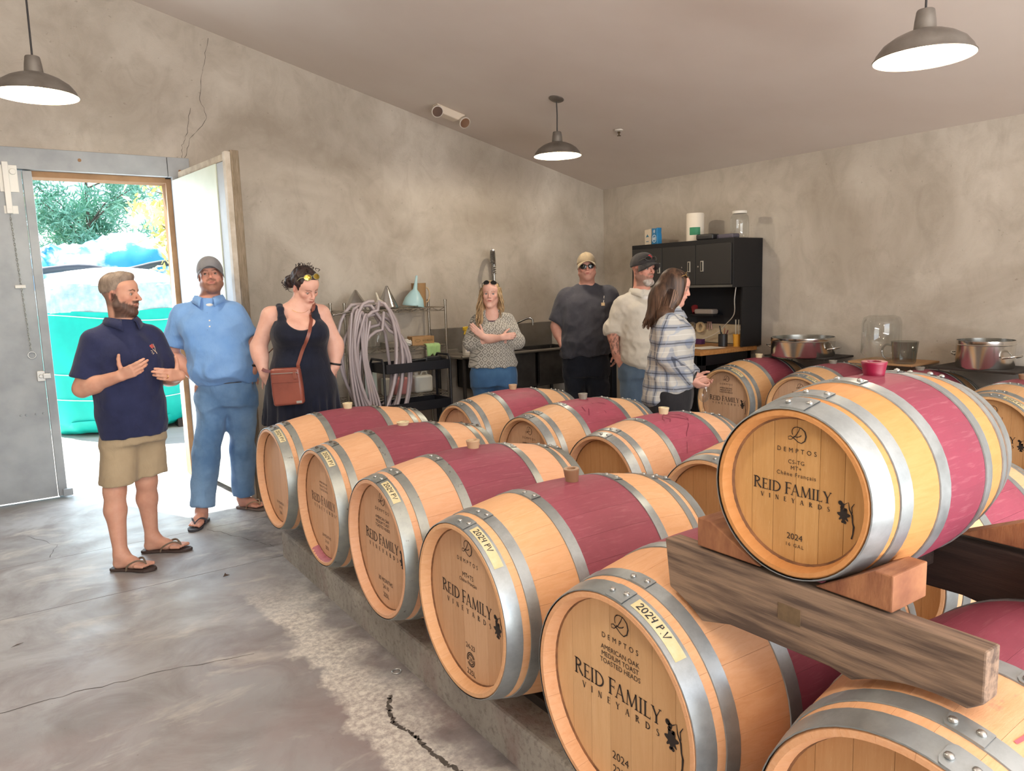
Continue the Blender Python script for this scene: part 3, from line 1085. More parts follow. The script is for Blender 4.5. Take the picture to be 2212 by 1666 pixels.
barrel((2.48, 2.14, 0.525), 'middle-row oak barrel half hidden to the left of the small barrel, dark blank head', K225, W_B, H_DARK, M_HOOP, HOOPS225, None, None, None, 0.0, R(100), bl, False, 0.09)
barrel((2.50, 1.42, 0.525), 'middle-row oak barrel hidden behind the small barrel, belly showing at the right picture edge', K225, W_B, H_DARK, M_HOOP, HOOPS225, None, None, None, 0.0, R(92), bl, False, 0.02)
# row by the right wall
barrel((5.10, 4.225, 0.535), 'oak barrel by the right wall beside the workbench, winery name on its head', K225, W_C, H_C, M_HOOP, HOOPS225, P_C1, ('2024 PV', 0.12), (M_SILW, 'cream bung in the wall-row barrel beside the workbench', 0.033, 0.034, 0), 0.0, SEAM, bl, False, 0.0)
barrel((5.12, 3.515, 0.53), 'oak barrel by the right wall, second from the workbench, in front of the pot', K225, W_C, H_C, M_HOOP, HOOPS225, P_B2, ('2024 PV', 0.12), (M_SILG, 'grey bung in the wall-row barrel in front of the wide pot', 0.033, 0.026, 0), 0.0, SEAM, bl, False, 0.05)
barrel((5.12, 2.808, 0.53), 'oak barrel by the right wall behind the red bung, under the big glass jar', K225, W_C, H_C, M_HOOP, HOOPS225, P_B2, None, (M_SILG, 'grey bung in the wall-row barrel under the glass jug', 0.033, 0.024, 0), 0.0, SEAM, bl, False, 0.02)
barrel((5.06, 2.10, 0.53), 'right-wall oak barrel cut off by the right picture edge, vine on its head', K225, W_C, H_DARK, M_HOOP, HOOPS225, P_C4, ('2024 PV', 0.15), (M_SILB, 'brown bung at the right picture edge', 0.033, 0.034, 0), 0.0, SEAM, bl, False, 0.07)
# the small one on its rack
barrel((1.262, 0.882, 1.168), 'small oak barrel lying on a timber rack above the large barrels, red bung on top', K60, W_S, H_S, M_HOOP, HOOPS60, P_S, None, (M_SILR, 'wine-red bung in the small barrel', 0.027, 0.030, 0), 0.03, R(96), None, False, 0.0)

# ---- hand-drawn wine drips on two middle barrels (dried stains with shapes of their own)
M_DRIP = mat('dried_wine_drip', '#7c2b42', 0.5)


def drips(Y, X, Z, lines, label_parent):
    b = MB()
    for pts in lines:
        rows = []
        for i, (x, a, w) in enumerate(pts):
            r = K225.r(x) + 0.0012
            a = PI / 2 + a
            q = pts[min(i + 1, len(pts) - 1)]
            p = pts[max(i - 1, 0)]
            dx, da = q[0] - p[0], (q[1] - p[1]) * r
            L = math.hypot(dx, da) or 1
            for s in (-1, 1):
                xx = x - da / L * w * s
                aa = a + dx / L * w * s / r
                rows.append((xx, r * math.cos(aa), r * math.sin(aa)))
        b.add(rows, [(2 * i, 2 * i + 1, 2 * i + 3, 2 * i + 2) for i in range(len(pts) - 1)])
    return b


def find_barrel(y, x):
    return min([o for o in bpy.data.objects if o.name.startswith('wine_barrel')], key=lambda o: abs(o.location.y - y) + abs(o.location.x - x))


rb = find_barrel(2.93, 3.0)
drips(0, 0, 0, [[(0.47, 0.06, .003), (0.42, 0.15, .003), (0.44, 0.28, .003), (0.41, 0.36, .002)], [(0.46, 0.08, .003), (0.48, 0.22, .003), (0.53, 0.34, .003), (0.55, 0.36, .002)], [(0.48, 0.05, .003), (0.55, 0.16, .003), (0.56, 0.34, .003), (0.50, 0.52, .003), (0.44, 0.66, .0025), (0.39, 0.86, .002), (0.36, 1.0, .0015)], [(0.45, 0.09, .002), (0.40, 0.22, .002), (0.39, 0.3, .002)]], None).build('wine_drip', M_DRIP, rb, (-K225.L / 2, 0, K225.rm))
rb = find_barrel(3.68, 3.03)
drips(0, 0, 0, [[(0.50, 0.06, .003), (0.47, 0.3, .0025), (0.50, 0.6, .0025), (0.49, 0.95, .002)], [(0.37, 0.36, .004), (0.36, 0.5, .004)], [(0.40, 0.45, .003), (0.36, 0.62, .003)], [(0.52, 0.3, .003), (0.56, 0.4, .003)]], None).build('wine_drip', M_DRIP, rb, (-K225.L / 2, 0, K225.rm))
rb = find_barrel(0.572, 1.62)
drips(0, 0, 0, [[(0.13, 0.35, .003), (0.18, 0.37, .004), (0.24, 0.40, .0035), (0.27, 0.43, .004)]], None).build('wine_drip', mat('pink_wine_drip', '#b5616a', 0.5), rb, (-K225.L / 2, 0, K225.rm))

rb = find_barrel(3.452, 1.645)
MB().lathe([(0.286 - 0.0172, 0.0015), (0.286 - 0.0279, 0.0305), (0.286 - 0.0279, 0.040)], n=18, axis='x', cap=False, a0=R(222), a1=R(297)).build('wine_smear', mat('wine_smear', '#9c5269', 0.5, col2='#b9747f', nscale=25), rb, (-K225.L / 2, 0, K225.rm), smooth=80)

# ---- bearers under the rows: steel-dark rails lying on the kerbs
M_RAIL = mat('dark_timber_rail', '#3b322c', 0.8, col2='#2a2420', nscale=6, stretch=(8, 1, 8))
for (x, y0, y1, zb, zt, lab) in ((1.42, 0.1, 4.39, KH, 0.196, 'dark timber rail under the front ends of the front barrel row'), (1.86, 0.1, 4.39, KH, 0.196, 'dark timber rail under the rear ends of the front barrel row'),
                                 (2.76, 1.0, 4.7, 0.10, 0.150, 'dark timber rail under the front ends of the middle barrel row'), (3.25, 1.0, 4.7, 0.10, 0.150, 'dark timber rail under the rear ends of the middle barrel row'),
                                 (5.36, 1.6, 4.55, 0.13, 0.178, 'dark timber rail under the front ends of the wall barrel row'), (5.80, 1.6, 4.55, 0.13, 0.178, 'dark timber rail under the rear ends of the wall barrel row')):
    tag(MB().b2((x - 0.035, y0, zb), (x + 0.035, y1, zt)).build('bearer_rail', M_RAIL, bevel=0.003), lab, 'timber')

# ---- rack for the small barrel
M_BEAM = mat('weathered_rack_timber', '#8c7460', 0.8, col2='#54443a', nscale=3.2, lo=0.38, hi=0.62, stretch=(18, 1.3, 18), bump=0.35, bscale=22)
M_BEAMD = mat('dark_rack_timber', '#3d2c24', 0.85, col2='#2a1d18', nscale=4, stretch=(12, 1, 12), bump=0.3, bscale=25)
M_CHOCK = mat('sawn_chock_wood', '#a06d4a', 0.75, col2='#7f4f36', nscale=4, stretch=(3, 8, 3), bump=0.25, bscale=30)


def arc_top(yc, zc, r, y0, y1, n=8):
    return [(y, zc + math.sqrt(max(r * r - (y - yc) ** 2, 0))) for y in [y0 + (y1 - y0) * i / n for i in range(n + 1)]]


rack = empty('barrel_rack', (1.5, 0.88, 0.88), 0, 'timber rack of two notched beams and chocks holding the small barrel', 'rack')


def rel(pts):
    return [(y - 0.88, z - 0.88) for y, z in pts]


def beam(x0, x1, top, m, name, rr_):
    zA6 = 0.545
    zA5 = 0.552
    lower = [(0.505, 0.895)] + arc_top(0.572, zA6, rr_ + 0.004, 0.53, 0.735, 8) + [(0.78, 0.843), (1.02, 0.838)] + arc_top(1.302, zA5, rr_ + 0.004, 1.10, 1.20, 5) + [(1.215, top)]
    poly = [(0.505, top)] + lower
    return MB().prism(rel(poly), x0 - 1.5, x1 - 1.5, 'x').build(name, m, rack, bevel=0.004)


bm1 = beam(1.262, 1.312, 0.986, M_BEAM, 'front_beam', 0.329)
MB().b2((1.2605 - 1.5, 0.845 - 0.88, 0.90 - 0.88), (1.264 - 1.5, 0.897 - 0.88, 0.935 - 0.88)).build('tenon_end', mat('tenon_end_grain', '#6f5a41', 0.8, col2='#5a4934', nscale=40), bm1)
bm2 = beam(1.80, 1.862, 0.975, M_BEAMD, 'rear_beam', 0.329)
MB().b2((1.312 - 1.5, 0.848 - 0.88, 0.902 - 0.88), (1.80 - 1.5, 0.894 - 0.88, 0.934 - 0.88)).build('cross_bar', M_BEAMD, rack, bevel=0.003)
MB().b2((1.72 - 1.5, 0.12 - 0.88, 0.90 - 0.88), (1.80 - 1.5, 0.58 - 0.88, 0.985 - 0.88)).build('rear_extension', M_BEAMD, rack, bevel=0.004)


def chock(y0, y1, zt, x0, x1, lab, m=M_CHOCK):
    """wedge with its slope towards the barrel"""
    hi, lo = zt, 0.990
    poly = rel([(y0, lo), (y1, lo), (y1, hi), (y1 - (y1 - y0) * 0.22, hi)]) if y1 > y0 else rel([(y0, lo), (y1, lo), (y1, hi), (y1 + (y0 - y1) * 0.22, hi)])
    o = MB().prism(poly, x0 - 1.5, x1 - 1.5, 'x').build('wedge_chock', m, rack, bevel=0.003)
    return o


chock(0.952, 1.125, 1.057, 1.274, 1.40, '')
chock(0.825, 0.668, 1.06, 1.274, 1.395, '')
chock(0.96, 1.12, 1.05, 1.80, 1.862, '')
chock(0.80, 0.60, 1.06, 1.80, 1.862, '')
# ================================================================ LAMPS, CEILING FITTINGS
M_SHADE = mat('dull_grey_lamp_metal', '#85807a', 0.45, 0.55, col2='#746d66', nscale=9)
M_SHADEIN = mat('white_lamp_lining', '#f2ead2', 0.5)
M_CORD = mat('black_cord', '#2b2a2c', 0.5)
M_BLACK = mat('black_plastic', '#1d1d1f', 0.45)
M_STEEL = mat('brushed_steel', '#c4c3c0', 0.22, 1.0, col2='#a9a8a6', nscale=5)
M_POT = mat('polished_pot_steel', '#dddbd6', 0.2, 1.0)
M_WHITE = mat('white_plastic', '#dcd8cf', 0.45)


def m_glass(name, tint, rough=0.02):
    t = NT(name)
    lw = t.n('LayerWeight', {'Blend': 0.35}).outputs['Facing']
    gl = t.n('BsdfGlossy', {'Color': (1, 1, 1), 'Roughness': rough})
    tr_ = t.n('BsdfTransparent', {'Color': srgb(tint)})
    mx = t.n('MixShader', {0: t.ramp(lw, 0.2, 1.0, 0.06, 0.55), 1: tr_.outputs[0], 2: gl.outputs[0]})
    t.t.links.new(mx.outputs[0], t.t.nodes['Material Output'].inputs[0])
    return t.m


M_GLASS = m_glass('clear_glass', '#f5f7f7')
M_GLASS2 = m_glass('smoky_glass', '#dfe1df')


def m_bulb():
    t = NT('lit_bulb')
    t.out(col='#fff2d0', emis='#ffe9b8', estr=22.0, rough=0.4)
    return t.m


M_BULB = m_bulb()


def pendant(x, y, zr, lab, pw=40):
    zc = ceil_z(x)
    root = empty('pendant_lamp', (x, y, zr), 0, lab, 'lamp', 'metal pendant lamps over the barrels')
    r = 0.206
    prof_o = [(r, 0.0), (r + 0.003, 0.004), (r - 0.004, 0.012), (r - 0.012, 0.03), (r * 0.82, 0.062), (r * 0.62, 0.090), (r * 0.42, 0.108), (r * 0.24, 0.118), (0.044, 0.122)]
    prof_i = [(0.044, 0.119), (r * 0.24, 0.115), (r * 0.42, 0.105), (r * 0.62, 0.087), (r * 0.81, 0.059), (r - 0.016, 0.029), (r - 0.004, 0.002), (r, 0.0)]
    sh = empty('shade', (0, 0, 0))
    sh.parent = root
    MB().lathe(prof_o, n=48, cap=False).build('shade_outside', M_SHADE, sh, smooth=60)
    MB().lathe(prof_i, n=48, cap=False).build('shade_lining', M_SHADEIN, sh, smooth=60)
    MB().lathe([(0.047, 0.118), (0.043, 0.16), (0.037, 0.20), (0.034, 0.205), (0.0, 0.206)], n=24).build('socket_cap', M_SHADE, root, smooth=40)
    MB().lathe([(0.0, 0.022), (0.02, 0.026), (0.033, 0.045), (0.033, 0.06), (0.022, 0.09), (0.018, 0.118), (0.0, 0.118)], n=16).build('bulb', M_BULB, root, smooth=80)
    MB().tube([(0, 0, 0.2), (0.004, 0.0, 0.2 + (zc - zr - 0.2) * 0.5), (0, 0, zc - zr - 0.01)], 0.005, 8).build('cord', M_CORD, root, smooth=60)
    o = MB().lathe([(0.066, 0.0), (0.066, -0.006), (0.05, -0.018), (0.02, -0.024), (0.0, -0.025)], n=28).build('ceiling_canopy', M_SHADE, root, (0, 0, zc - zr), (0, math.atan(-SL), 0), smooth=40)
    ld = bpy.data.lights.new('lamp_light', 'POINT')
    ld.energy = pw
    ld.color = (1.0, 0.86, 0.67)
    ld.shadow_soft_size = 0.04
    lo = bpy.data.objects.new('lamp_light', ld)
    COL.objects.link(lo)
    lo.parent = root
    lo.location = (0, 0, 0.012)
    return root


pendant(0.28, 4.93, 2.695, 'pendant lamp over the doorway side, its shade cut by the left picture edge')
pendant(4.145, 5.263, 2.70, 'pendant lamp above the sink corner, whole cord and ceiling plate in view')
pendant(3.50, 1.80, 2.545, 'pendant lamp above the small barrel, biggest shade at upper right', 20)
for i, (x, y) in enumerate(((0.3, 1.6), (0.3, -1.6))):  # assumed further lamps out of view, added as bare point lights
    ld = bpy.data.lights.new('added_unseen_lamp', 'POINT')
    ld.energy, ld.color, ld.shadow_soft_size = 30, (1.0, 0.86, 0.67), 0.15
    lo = bpy.data.objects.new('added_unseen_lamp', ld)
    COL.objects.link(lo)
    lo.location = (x, y, 2.6)

cx, cy = 3.75, 6.43
em = empty('emergency_light', (cx, cy, ceil_z(cx)), 0, 'white twin-head emergency light on the sloping ceiling', 'light', rot=(0, math.atan(-SL), 0))
b = MB()
b.prism([(-0.16, 0), (0.16, 0), (0.13, -0.05), (0.09, -0.075), (-0.09, -0.075), (-0.13, -0.05)], -0.055, 0.055, 'y')
b.build('housing', mat('warm_white_housing', '#ddd0bf', 0.5), em, bevel=0.012, seg=3)
M_REFL = mat('lamp_reflector', '#b9a49a', 0.15, 0.9)
for s in (-1, 1):
    h = MB().lathe([(0.0, 0.03), (0.03, 0.03), (0.052, 0.0), (0.056, -0.03), (0.05, -0.032), (0.0, -0.02)], n=24).build('lamp_head', mat('lamp_head_rim', '#cfc6bb', 0.5), em, (0.15 * s, -0.05, -0.07), (R(-55), R(-12 * s), 0), smooth=40)
    MB().lathe([(0.048, -0.034), (0.03, -0.026), (0.0, -0.024)], n=24).build('lens', M_REFL, h, smooth=60)
sx, sy = 4.9, 5.294
sp = empty('sprinkler', (sx, sy, ceil_z(sx)), 0, 'small fire sprinkler on the ceiling beside the middle pendant', 'sprinkler')
MB().lathe([(0.042, 0.002), (0.042, -0.006), (0.02, -0.012), (0.012, -0.014)], n=24, cap=True).build('escutcheon', M_WHITE, sp, smooth=40)
b = MB().cyl((0, 0, -0.01), (0, 0, -0.03), 0.012).cyl((0, 0, -0.03), (0, 0, -0.05), 0.006)
b.lathe([(0.018, -0.05), (0.018, -0.054), (0, -0.055)], n=12)
b.build('nozzle', mat('sprinkler_brass', '#5b4d3a', 0.4, 0.8), sp)

# ================================================================ UTILITY CORNER (back wall)
M_CHROME = mat('chrome_wire', '#b8b2a8', 0.25, 0.9)
sh = empty('wire_shelf', (3.1, 6.62, 0), 0, 'chrome wire shelving unit against the plaster wall', 'shelf')
SX0, SX1, SY0, SY1 = -0.52, 0.53, -0.17, 0.18
for x in (SX0, SX1):
    for y in (SY0, SY1):
        MB().cyl((x, y, 0), (x, y, 1.46), 0.0125, n=12).lathe([(0.015, 1.46), (0.015, 1.475), (0.0, 1.477)], (x, y, 0), 12).build('post', M_CHROME, sh, smooth=50)
for z in (0.16, 0.56, 1.03, 1.40):
    b = MB()
    for y in (SY0, SY1):
        for dz in (0, -0.032):
            b.tube([(SX0, y, z + dz), (SX1, y, z + dz)], 0.0035, 6)
        n = 14
        pts = [(SX0 + (SX1 - SX0) * k / n, y, z - (0.032 if k % 2 else 0)) for k in range(n + 1)]
        b.tube(pts, 0.0028, 5)
    for x in (SX0, SX1):
        for dz in (0, -0.032):
            b.tube([(x, SY0, z + dz), (x, SY1, z + dz)], 0.0035, 6)
    for k in range(34):
        x = SX0 + (SX1 - SX0) * (k + 0.5) / 34
        b.tube([(x, SY0, z + 0.003), (x, SY1, z + 0.003)], 0.0022, 4)
    b.build('wire_tier', M_CHROME, sh)


def at(x, y, z=0):
    return (x, y, z)


T1, T2, T3 = 1.406, 1.036, 0.566

# steel funnels, upside down
for (x, y, r, h_, lab) in ((2.76, 6.60, 0.12, 0.185, 'steel funnel cone upside down above the coiled hose'), (3.09, 6.62, 0.105, 0.215, 'steel funnel cone upside down on the shelf top, left of the blue funnel')):
    t = empty('steel_funnel', (x, y, T1), 0, lab, 'funnel')
    MB().lathe([(r, 0.0), (r * 1.01, 0.004), (r * 0.97, 0.02), (0.012, h_), (0.0, h_ + 0.004)], n=36).build('cone', M_STEEL, t, smooth=40)
    MB().lathe([(r * 1.02, 0.0), (r * 1.05, 0.006), (r * 1.0, 0.012)], n=36, cap=False).build('rolled_rim', M_STEEL, t, smooth=60)
b = MB().lathe([(0.105, 0.0), (0.108, 0.006), (0.102, 0.03), (0.09, 0.075), (0.05, 0.135), (0.022, 0.165), (0.014, 0.24), (0.010, 0.30), (0.006, 0.30), (0.0, 0.29)], n=32)
tag(b.build('plastic_funnel', mat('pale_blue_plastic', '#a9cdd3', 0.35, sss=0.0), None, (3.345, 6.58, T1 + 0.012), (R(2), R(9), 0), smooth=50), 'large pale blue plastic funnel upside down on the shelf top', 'funnel')
b = MB().lathe([(0.06, 0.0), (0.062, 0.004), (0.04, 0.045), (0.012, 0.075), (0.008, 0.14), (0, 0.142)], n=24)
tag(b.build('plastic_funnel', mat('cream_plastic', '#d9d3c4', 0.4), None, (2.975, 6.53, T1 + 0.02), (R(-10), R(-12), 0), smooth=50), 'small cream plastic funnel leaning left of the steel cone', 'funnel')
pt = empty('measuring_pitcher', (3.475, 6.70, T1), 0, 'tan plastic pitcher with handle behind the blue funnel', 'pitcher')
M_TAN = mat('tan_plastic', '#a88660', 0.45)
MB().lathe([(0.062, 0.0), (0.066, 0.01), (0.074, 0.23), (0.077, 0.235), (0.072, 0.235), (0.062, 0.02), (0.0, 0.015)], n=32).build('body', M_TAN, pt, smooth=50)
MB().tube([(0.073, 0, 0.19), (0.10, 0, 0.185), (0.118, 0, 0.15), (0.118, 0, 0.10), (0.10, 0, 0.05), (0.07, 0, 0.04)], 0.008, 8).build('handle', mat('pale_handle', '#c9b18d', 0.45), pt, smooth=60)
b = MB()
b.lathe([(0.0, 0), (0.05, 0), (0.055, 0.035), (0.05, 0.04), (0.045, 0.01), (0, 0.008)], n=20)
tag(b.build('plastic_tray', M_WHITE, None, (2.86, 6.50, T1), smooth=50), 'small white dish on the shelf top behind the hose', 'dish')
b = MB().b2((-0.09, -0.03, 0), (0.09, 0.03, 0.022))
tag(b.build('clear_tray', M_GLASS2, None, (3.24, 6.47, T1), bevel=0.005), 'clear plastic tray in front of the blue funnel', 'tray')

# second tier
bx = empty('carton', (3.40, 6.56, T2), R(-6), 'low brown cardboard carton with printed end on the middle shelf', 'carton')
MB().b2((-0.115, -0.07, 0), (0.115, 0.07, 0.085)).build('carton_body', mat('brown_cardboard', '#b38e64', 0.8, col2='#a57f55', nscale=10), bx, bevel=0.002)
M_PRINT = mat('carton_print', '#6c5b3d', 0.8)
b = MB()
F = Flat()
F.stroke(arc(-0.06, 0.045, 0.028, 0.013, 0, 360, 16), 0.003)
for s, x in (('IN', 0.0), ('IN', 0.05)):
    vs, fs = text_poly('BOX', 0.02)
    F.put(vs, fs, x + 0.02, 0.036)
MB().add([(x, -0.071, y) for x, y in F.v], F.f).build('carton_print', M_PRINT, bx)
# green cloth over the front edge of the tier
vs, fs = [], []
nx, nl = 14, 12
for j in range(nl + 1):
    for i in range(nx + 1):
        u = (i / nx - 0.5) * 0.15
        s = j / nl * 0.20
        w = 0.006 * math.sin(i * 1.7 + j * 0.3)
        if s < 0.09:
            vs.append((u, 0.09 - s, 0.006 + abs(w) * 0.5))
        else:
            vs.append((u * (1 - 0.15 * (s - 0.09)), -0.008 + w - 0.012, 0.004 - (s - 0.09) * (1 + 0.15 * math.sin(i * 0.9))))
for j in range(nl):
    for i in range(nx):
        a = j * (nx + 1) + i
        fs.append((a, a + 1, a + nx + 2, a + nx + 1))
cl = MB().add(vs, fs).build('green_cloth', mat('green_microfibre', '#a9cf8c', 0.9, sheen=0.3), None, (3.47, 6.45, T2 + 0.002), smooth=179)
cl.modifiers.new('s', 'SOLIDIFY').thickness = 0.004
tag(cl, 'light green cloth hanging over the middle shelf edge', 'cloth')


def crumple(name, c, r, m, lab, cat, seed, sq=0.6):
    rr = random.Random(seed)
    bm = bmesh.new()
    bmesh.ops.create_icosphere(bm, subdivisions=3, radius=1)
    for v in bm.verts:
        k = 0.75 + 0.4 * rr.random()
        v.co = Vector((v.co.x * r * k, v.co.y * r * k, v.co.z * r * sq * k))
    zmin = min(v.co.z for v in bm.verts)
    for v in bm.verts:
        v.co.z -= zmin
    me = bpy.data.meshes.new(name)
    bm.to_mesh(me)
    bm.free()
    me.materials.append(m)
    return tag(link(name, me, None, c), lab, cat)


crumple('crumpled_paper', (3.215, 6.50, T2), 0.055, mat('white_paper', '#dedad2', 0.8), 'crumpled white paper on the middle shelf left of the carton', 'paper', 4)


def jug(x, y, z, r, h_, lab, m=M_GLASS):
    t = empty('glass_jug', (x, y, z), 0, lab, 'jug')
    MB().lathe([(0, 0.003), (r * 0.9, 0.002), (r, 0.02), (r, h_ * 0.6), (r * 0.85, h_ * 0.75), (r * 0.35, h_ * 0.88), (r * 0.3, h_ * 0.97), (r * 0.34, h_), (r * 0.26, h_)], n=28, cap=False).build('body', m, t, smooth=60)
    return t


jug(2.78, 6.60, T2, 0.085, 0.23, 'glass jug on the middle shelf behind the hose, left one')
jug(2.97, 6.62, T2, 0.085, 0.23, 'glass jug on the middle shelf behind the hose, right one')
b = MB().b2((-0.12, -0.06, 0), (0.12, 0.06, 0.05))
tag(b.build('parts_tray', mat('grey_tray', '#8d877d', 0.6), None, (3.02, 6.50, T2 + 0.001) if False else (3.09, 6.52, T2 + 0.001), bevel=0.006), 'shallow grey tray on the middle shelf behind the hose', 'tray')


# lower tier: containers
def can(x, y, z, w, d, h_, m, lab, spout=True):
    t = empty('plastic_can', (x, y, z), 0, lab, 'container')
    MB().b2((-w / 2, -d / 2, 0), (w / 2, d / 2, h_)).build('body', m, t, bevel=min(w, d) * 0.16, seg=3, smooth=60)
    if spout:
        MB().cyl((-w * 0.25, 0, h_ - 0.004), (-w * 0.25, 0, h_ + 0.03), 0.022, n=16).build('cap', M_WHITE, t, smooth=40)
        MB().tube([(0, 0, h_ - 0.005), (w * 0.08, 0, h_ + 0.03), (w * 0.3, 0, h_ + 0.03), (w * 0.36, 0, h_ - 0.005)], 0.011, 8).build('handle', m, t, smooth=60)
    return t


M_MILK = mat('milky_plastic', '#d8d6cc', 0.4, sss=0.0)
can(2.80, 6.60, T3, 0.20, 0.18, 0.30, mat('pale_mint_plastic', '#cfdcd6', 0.4), 'tall white container behind the hose stand on the low shelf')
can(3.015, 6.57, T3, 0.085, 0.1, 0.17, M_MILK, 'narrow white bottle beside the pink container', False)
can(3.145, 6.56, T3, 0.145, 0.13, 0.17, mat('pink_plastic', '#d98f8a', 0.4), 'pink container on the low shelf behind the cart', False)
can(3.385, 6.57, T3, 0.20, 0.16, 0.17, M_MILK, 'cloudy white jug on the low shelf behind the cart')

# rolling cart
M_CARTB = mat('black_cart_metal', '#1b1c22', 0.4)
ct = empty('rolling_cart', (3.09, 6.18, 0), R(2), 'black three-tier rolling cart in front of the wire shelf', 'cart')
for z in (0.84, 0.475, 0.14):
    b = MB()
    w, d, hh = 0.33, 0.15, 0.085
    b.b2((-w, -d, z), (w, d, z + 0.006)).b2((-w, -d, z), (w, -d + 0.004, z + hh)).b2((-w, d - 0.004, z), (w, d, z + hh)).b2((-w, -d, z), (-w + 0.004, d, z + hh)).b2((w - 0.004, -d, z), (w, d, z + hh))
    b.build('tray', M_CARTB, ct, bevel=0.0015)
for s in (-1, 1):
    b = MB().tube([(0.345 * s, -0.13, 0.06), (0.345 * s, -0.13, 0.93), (0.345 * s, -0.10, 0.965), (0.345 * s, 0.10, 0.965), (0.345 * s, 0.13, 0.93), (0.345 * s, 0.13, 0.06)], 0.0115, 10)
    b.build('end_frame', M_CARTB, ct, smooth=50)
    for y in (-0.13, 0.13):
        MB().cyl((0.335 * s, y, 0.03), (0.355 * s, y, 0.03), 0.03, n=16).cyl((0.345 * s, y, 0.03), (0.345 * s, y, 0.07), 0.008).build('caster', M_BLACK, ct)
g = empty('spray_gun', (3.28, 6.20, 0.852), 0, 'black pressure-washer gun lying on the cart top', 'tool')
b = MB().tube([(-0.36, 0.02, 0.05), (-0.1, 0.0, 0.075), (0.02, 0, 0.08)], [0.008, 0.011, 0.016], 8)
b.build('lance', M_BLACK, g, smooth=60)
b = MB().b2((-0.03, -0.018, 0.05), (0.13, 0.018, 0.10))
b.build('gun_body', M_BLACK, g, bevel=0.012)
MB().tube([(0.12, 0, 0.085), (0.155, 0, 0.05), (0.145, 0, 0.015), (0.06, 0, 0.013), (0.02, 0, 0.055)], 0.012, 8).build('grip', M_BLACK, g, smooth=60)
crumple('label_scrap', (3.01, 6.16, 0.847), 0.035, mat('grey_paper', '#bdb9b3', 0.8), 'grey paper scrap in the cart top tray', 'paper', 8, 0.5)
cb = MB().tube([(3.42 + 0.09 * math.cos(a) * (1 + 0.1 * math.sin(3 * a)), 6.18 + 0.06 * math.sin(a), 0.862 + 0.012 * (k % 9) / 2) for k, a in enumerate([0.7 * i for i in range(28)])], 0.007, 6)
tag(cb.build('black_cable', M_CORD, smooth=60), 'coil of black cable in the right end of the cart', 'cable')

# hose on its stand
st = empty('hose_stand', (2.60, 6.16, 0), 0, 'steel pole stand with a side arm holding the clear hose', 'stand')
MB().cyl((0, 0, 0.02), (0, 0, 1.42), 0.016, n=14).cyl((0, 0, 1.36), (0, 0, 1.46), 0.022, n=14).build('pole', M_STEEL, st, smooth=50)
MB().tube([(0.05, -0.02, 1.42), (-0.10, -0.02, 1.405), (-0.24, -0.02, 1.385)], 0.007, 8).sphere((-0.245, -0.02, 1.384), 0.011, 8, 6).build('arm', M_STEEL, st, smooth=60)
MB().tube([(-0.02, -0.03, 1.43), (0.10, -0.03, 1.46), (0.24, -0.03, 1.44)], 0.009, 8).build('hook_arm', M_STEEL, st, smooth=60)
MB().lathe([(0.17, 0), (0.17, 0.012), (0.03, 0.03), (0.0, 0.03)], n=24).build('base', M_BLACK, st, smooth=40)


def m_hose():
    t = NT('clear_braided_hose')
    fr = t.n('LayerWeight', {'Blend': 0.4}).outputs['Facing']
    c = t.mix(fr, srgb('#cbbfc2'), srgb('#a79ba0'))
    return t.out(col=c, rough=0.25, spec=0.6, alpha=0.72)


M_HOSE = m_hose()
hs = []
rh = random.Random(3)
for k in range(8):
    a_, b_ = 0.185 + 0.05 * rh.random() + 0.012 * k, 0.42 + 0.10 * rh.random()
    cx_ = 0.09 + 0.045 * (k % 3)
    for i in range(26):
        t_ = 2 * PI * i / 26 + PI / 2
        z = 1.05 - (0.12 * (k % 3)) + b_ * math.sin(t_) * (1.0 if math.sin(t_) > 0 else 1.15)
        z = min(z, 1.49 - 0.012 * (k % 4))
        hs.append((cx_ + a_ * math.cos(t_) * (1 + 0.12 * math.sin(t_)), -0.03 + 0.022 * (k - 4), z))
tail = [(0.13, 0.06, 1.44), (0.26, 0.05, 1.2), (0.30, 0.05, 0.8), (0.24, 0.05, 0.3), (0.1, 0.08, 0.05), (-0.2, 0.12, 0.03)]
ho = MB().tube(hs + tail, 0.0155, 8).build('coiled_hose', M_HOSE, None, (2.60, 6.16, 0.0), smooth=80)
tag(ho, 'thick coil of clear hose hanging on the pole stand', 'hose')
hs2 = []
for k in range(4):
    hs2 += [(-0.11 + 0.03 * k, -0.10 - 0.012 * k, 1.40 - 0.02 * k), (-0.15 + 0.02 * k, -0.10, 1.0), (-0.11 + 0.035 * k, -0.09, 0.55), (-0.03 + 0.05 * k, -0.09 - 0.01 * k, 0.30), (0.02 + 0.03 * k, -0.10, 0.55), (-0.03 + 0.01 * k, -0.11, 1.0), (-0.04 + 0.03 * k, -0.11, 1.38 - 0.02 * k)]


def smooth_path(P, n=5):
    out = []
    for i in range(len(P) - 1):
        p0, p1, p2, p3 = [Vector(P[max(0, min(len(P) - 1, j))]) for j in (i - 1, i, i + 1, i + 2)]
        for k in range(n):
            t_ = k / n
            out.append(0.5 * ((2 * p1) + (p2 - p0) * t_ + (2 * p0 - 5 * p1 + 4 * p2 - p3) * t_ * t_ + (3 * p1 - p0 - 3 * p2 + p3) * t_ ** 3))
    return out + [Vector(P[-1])]


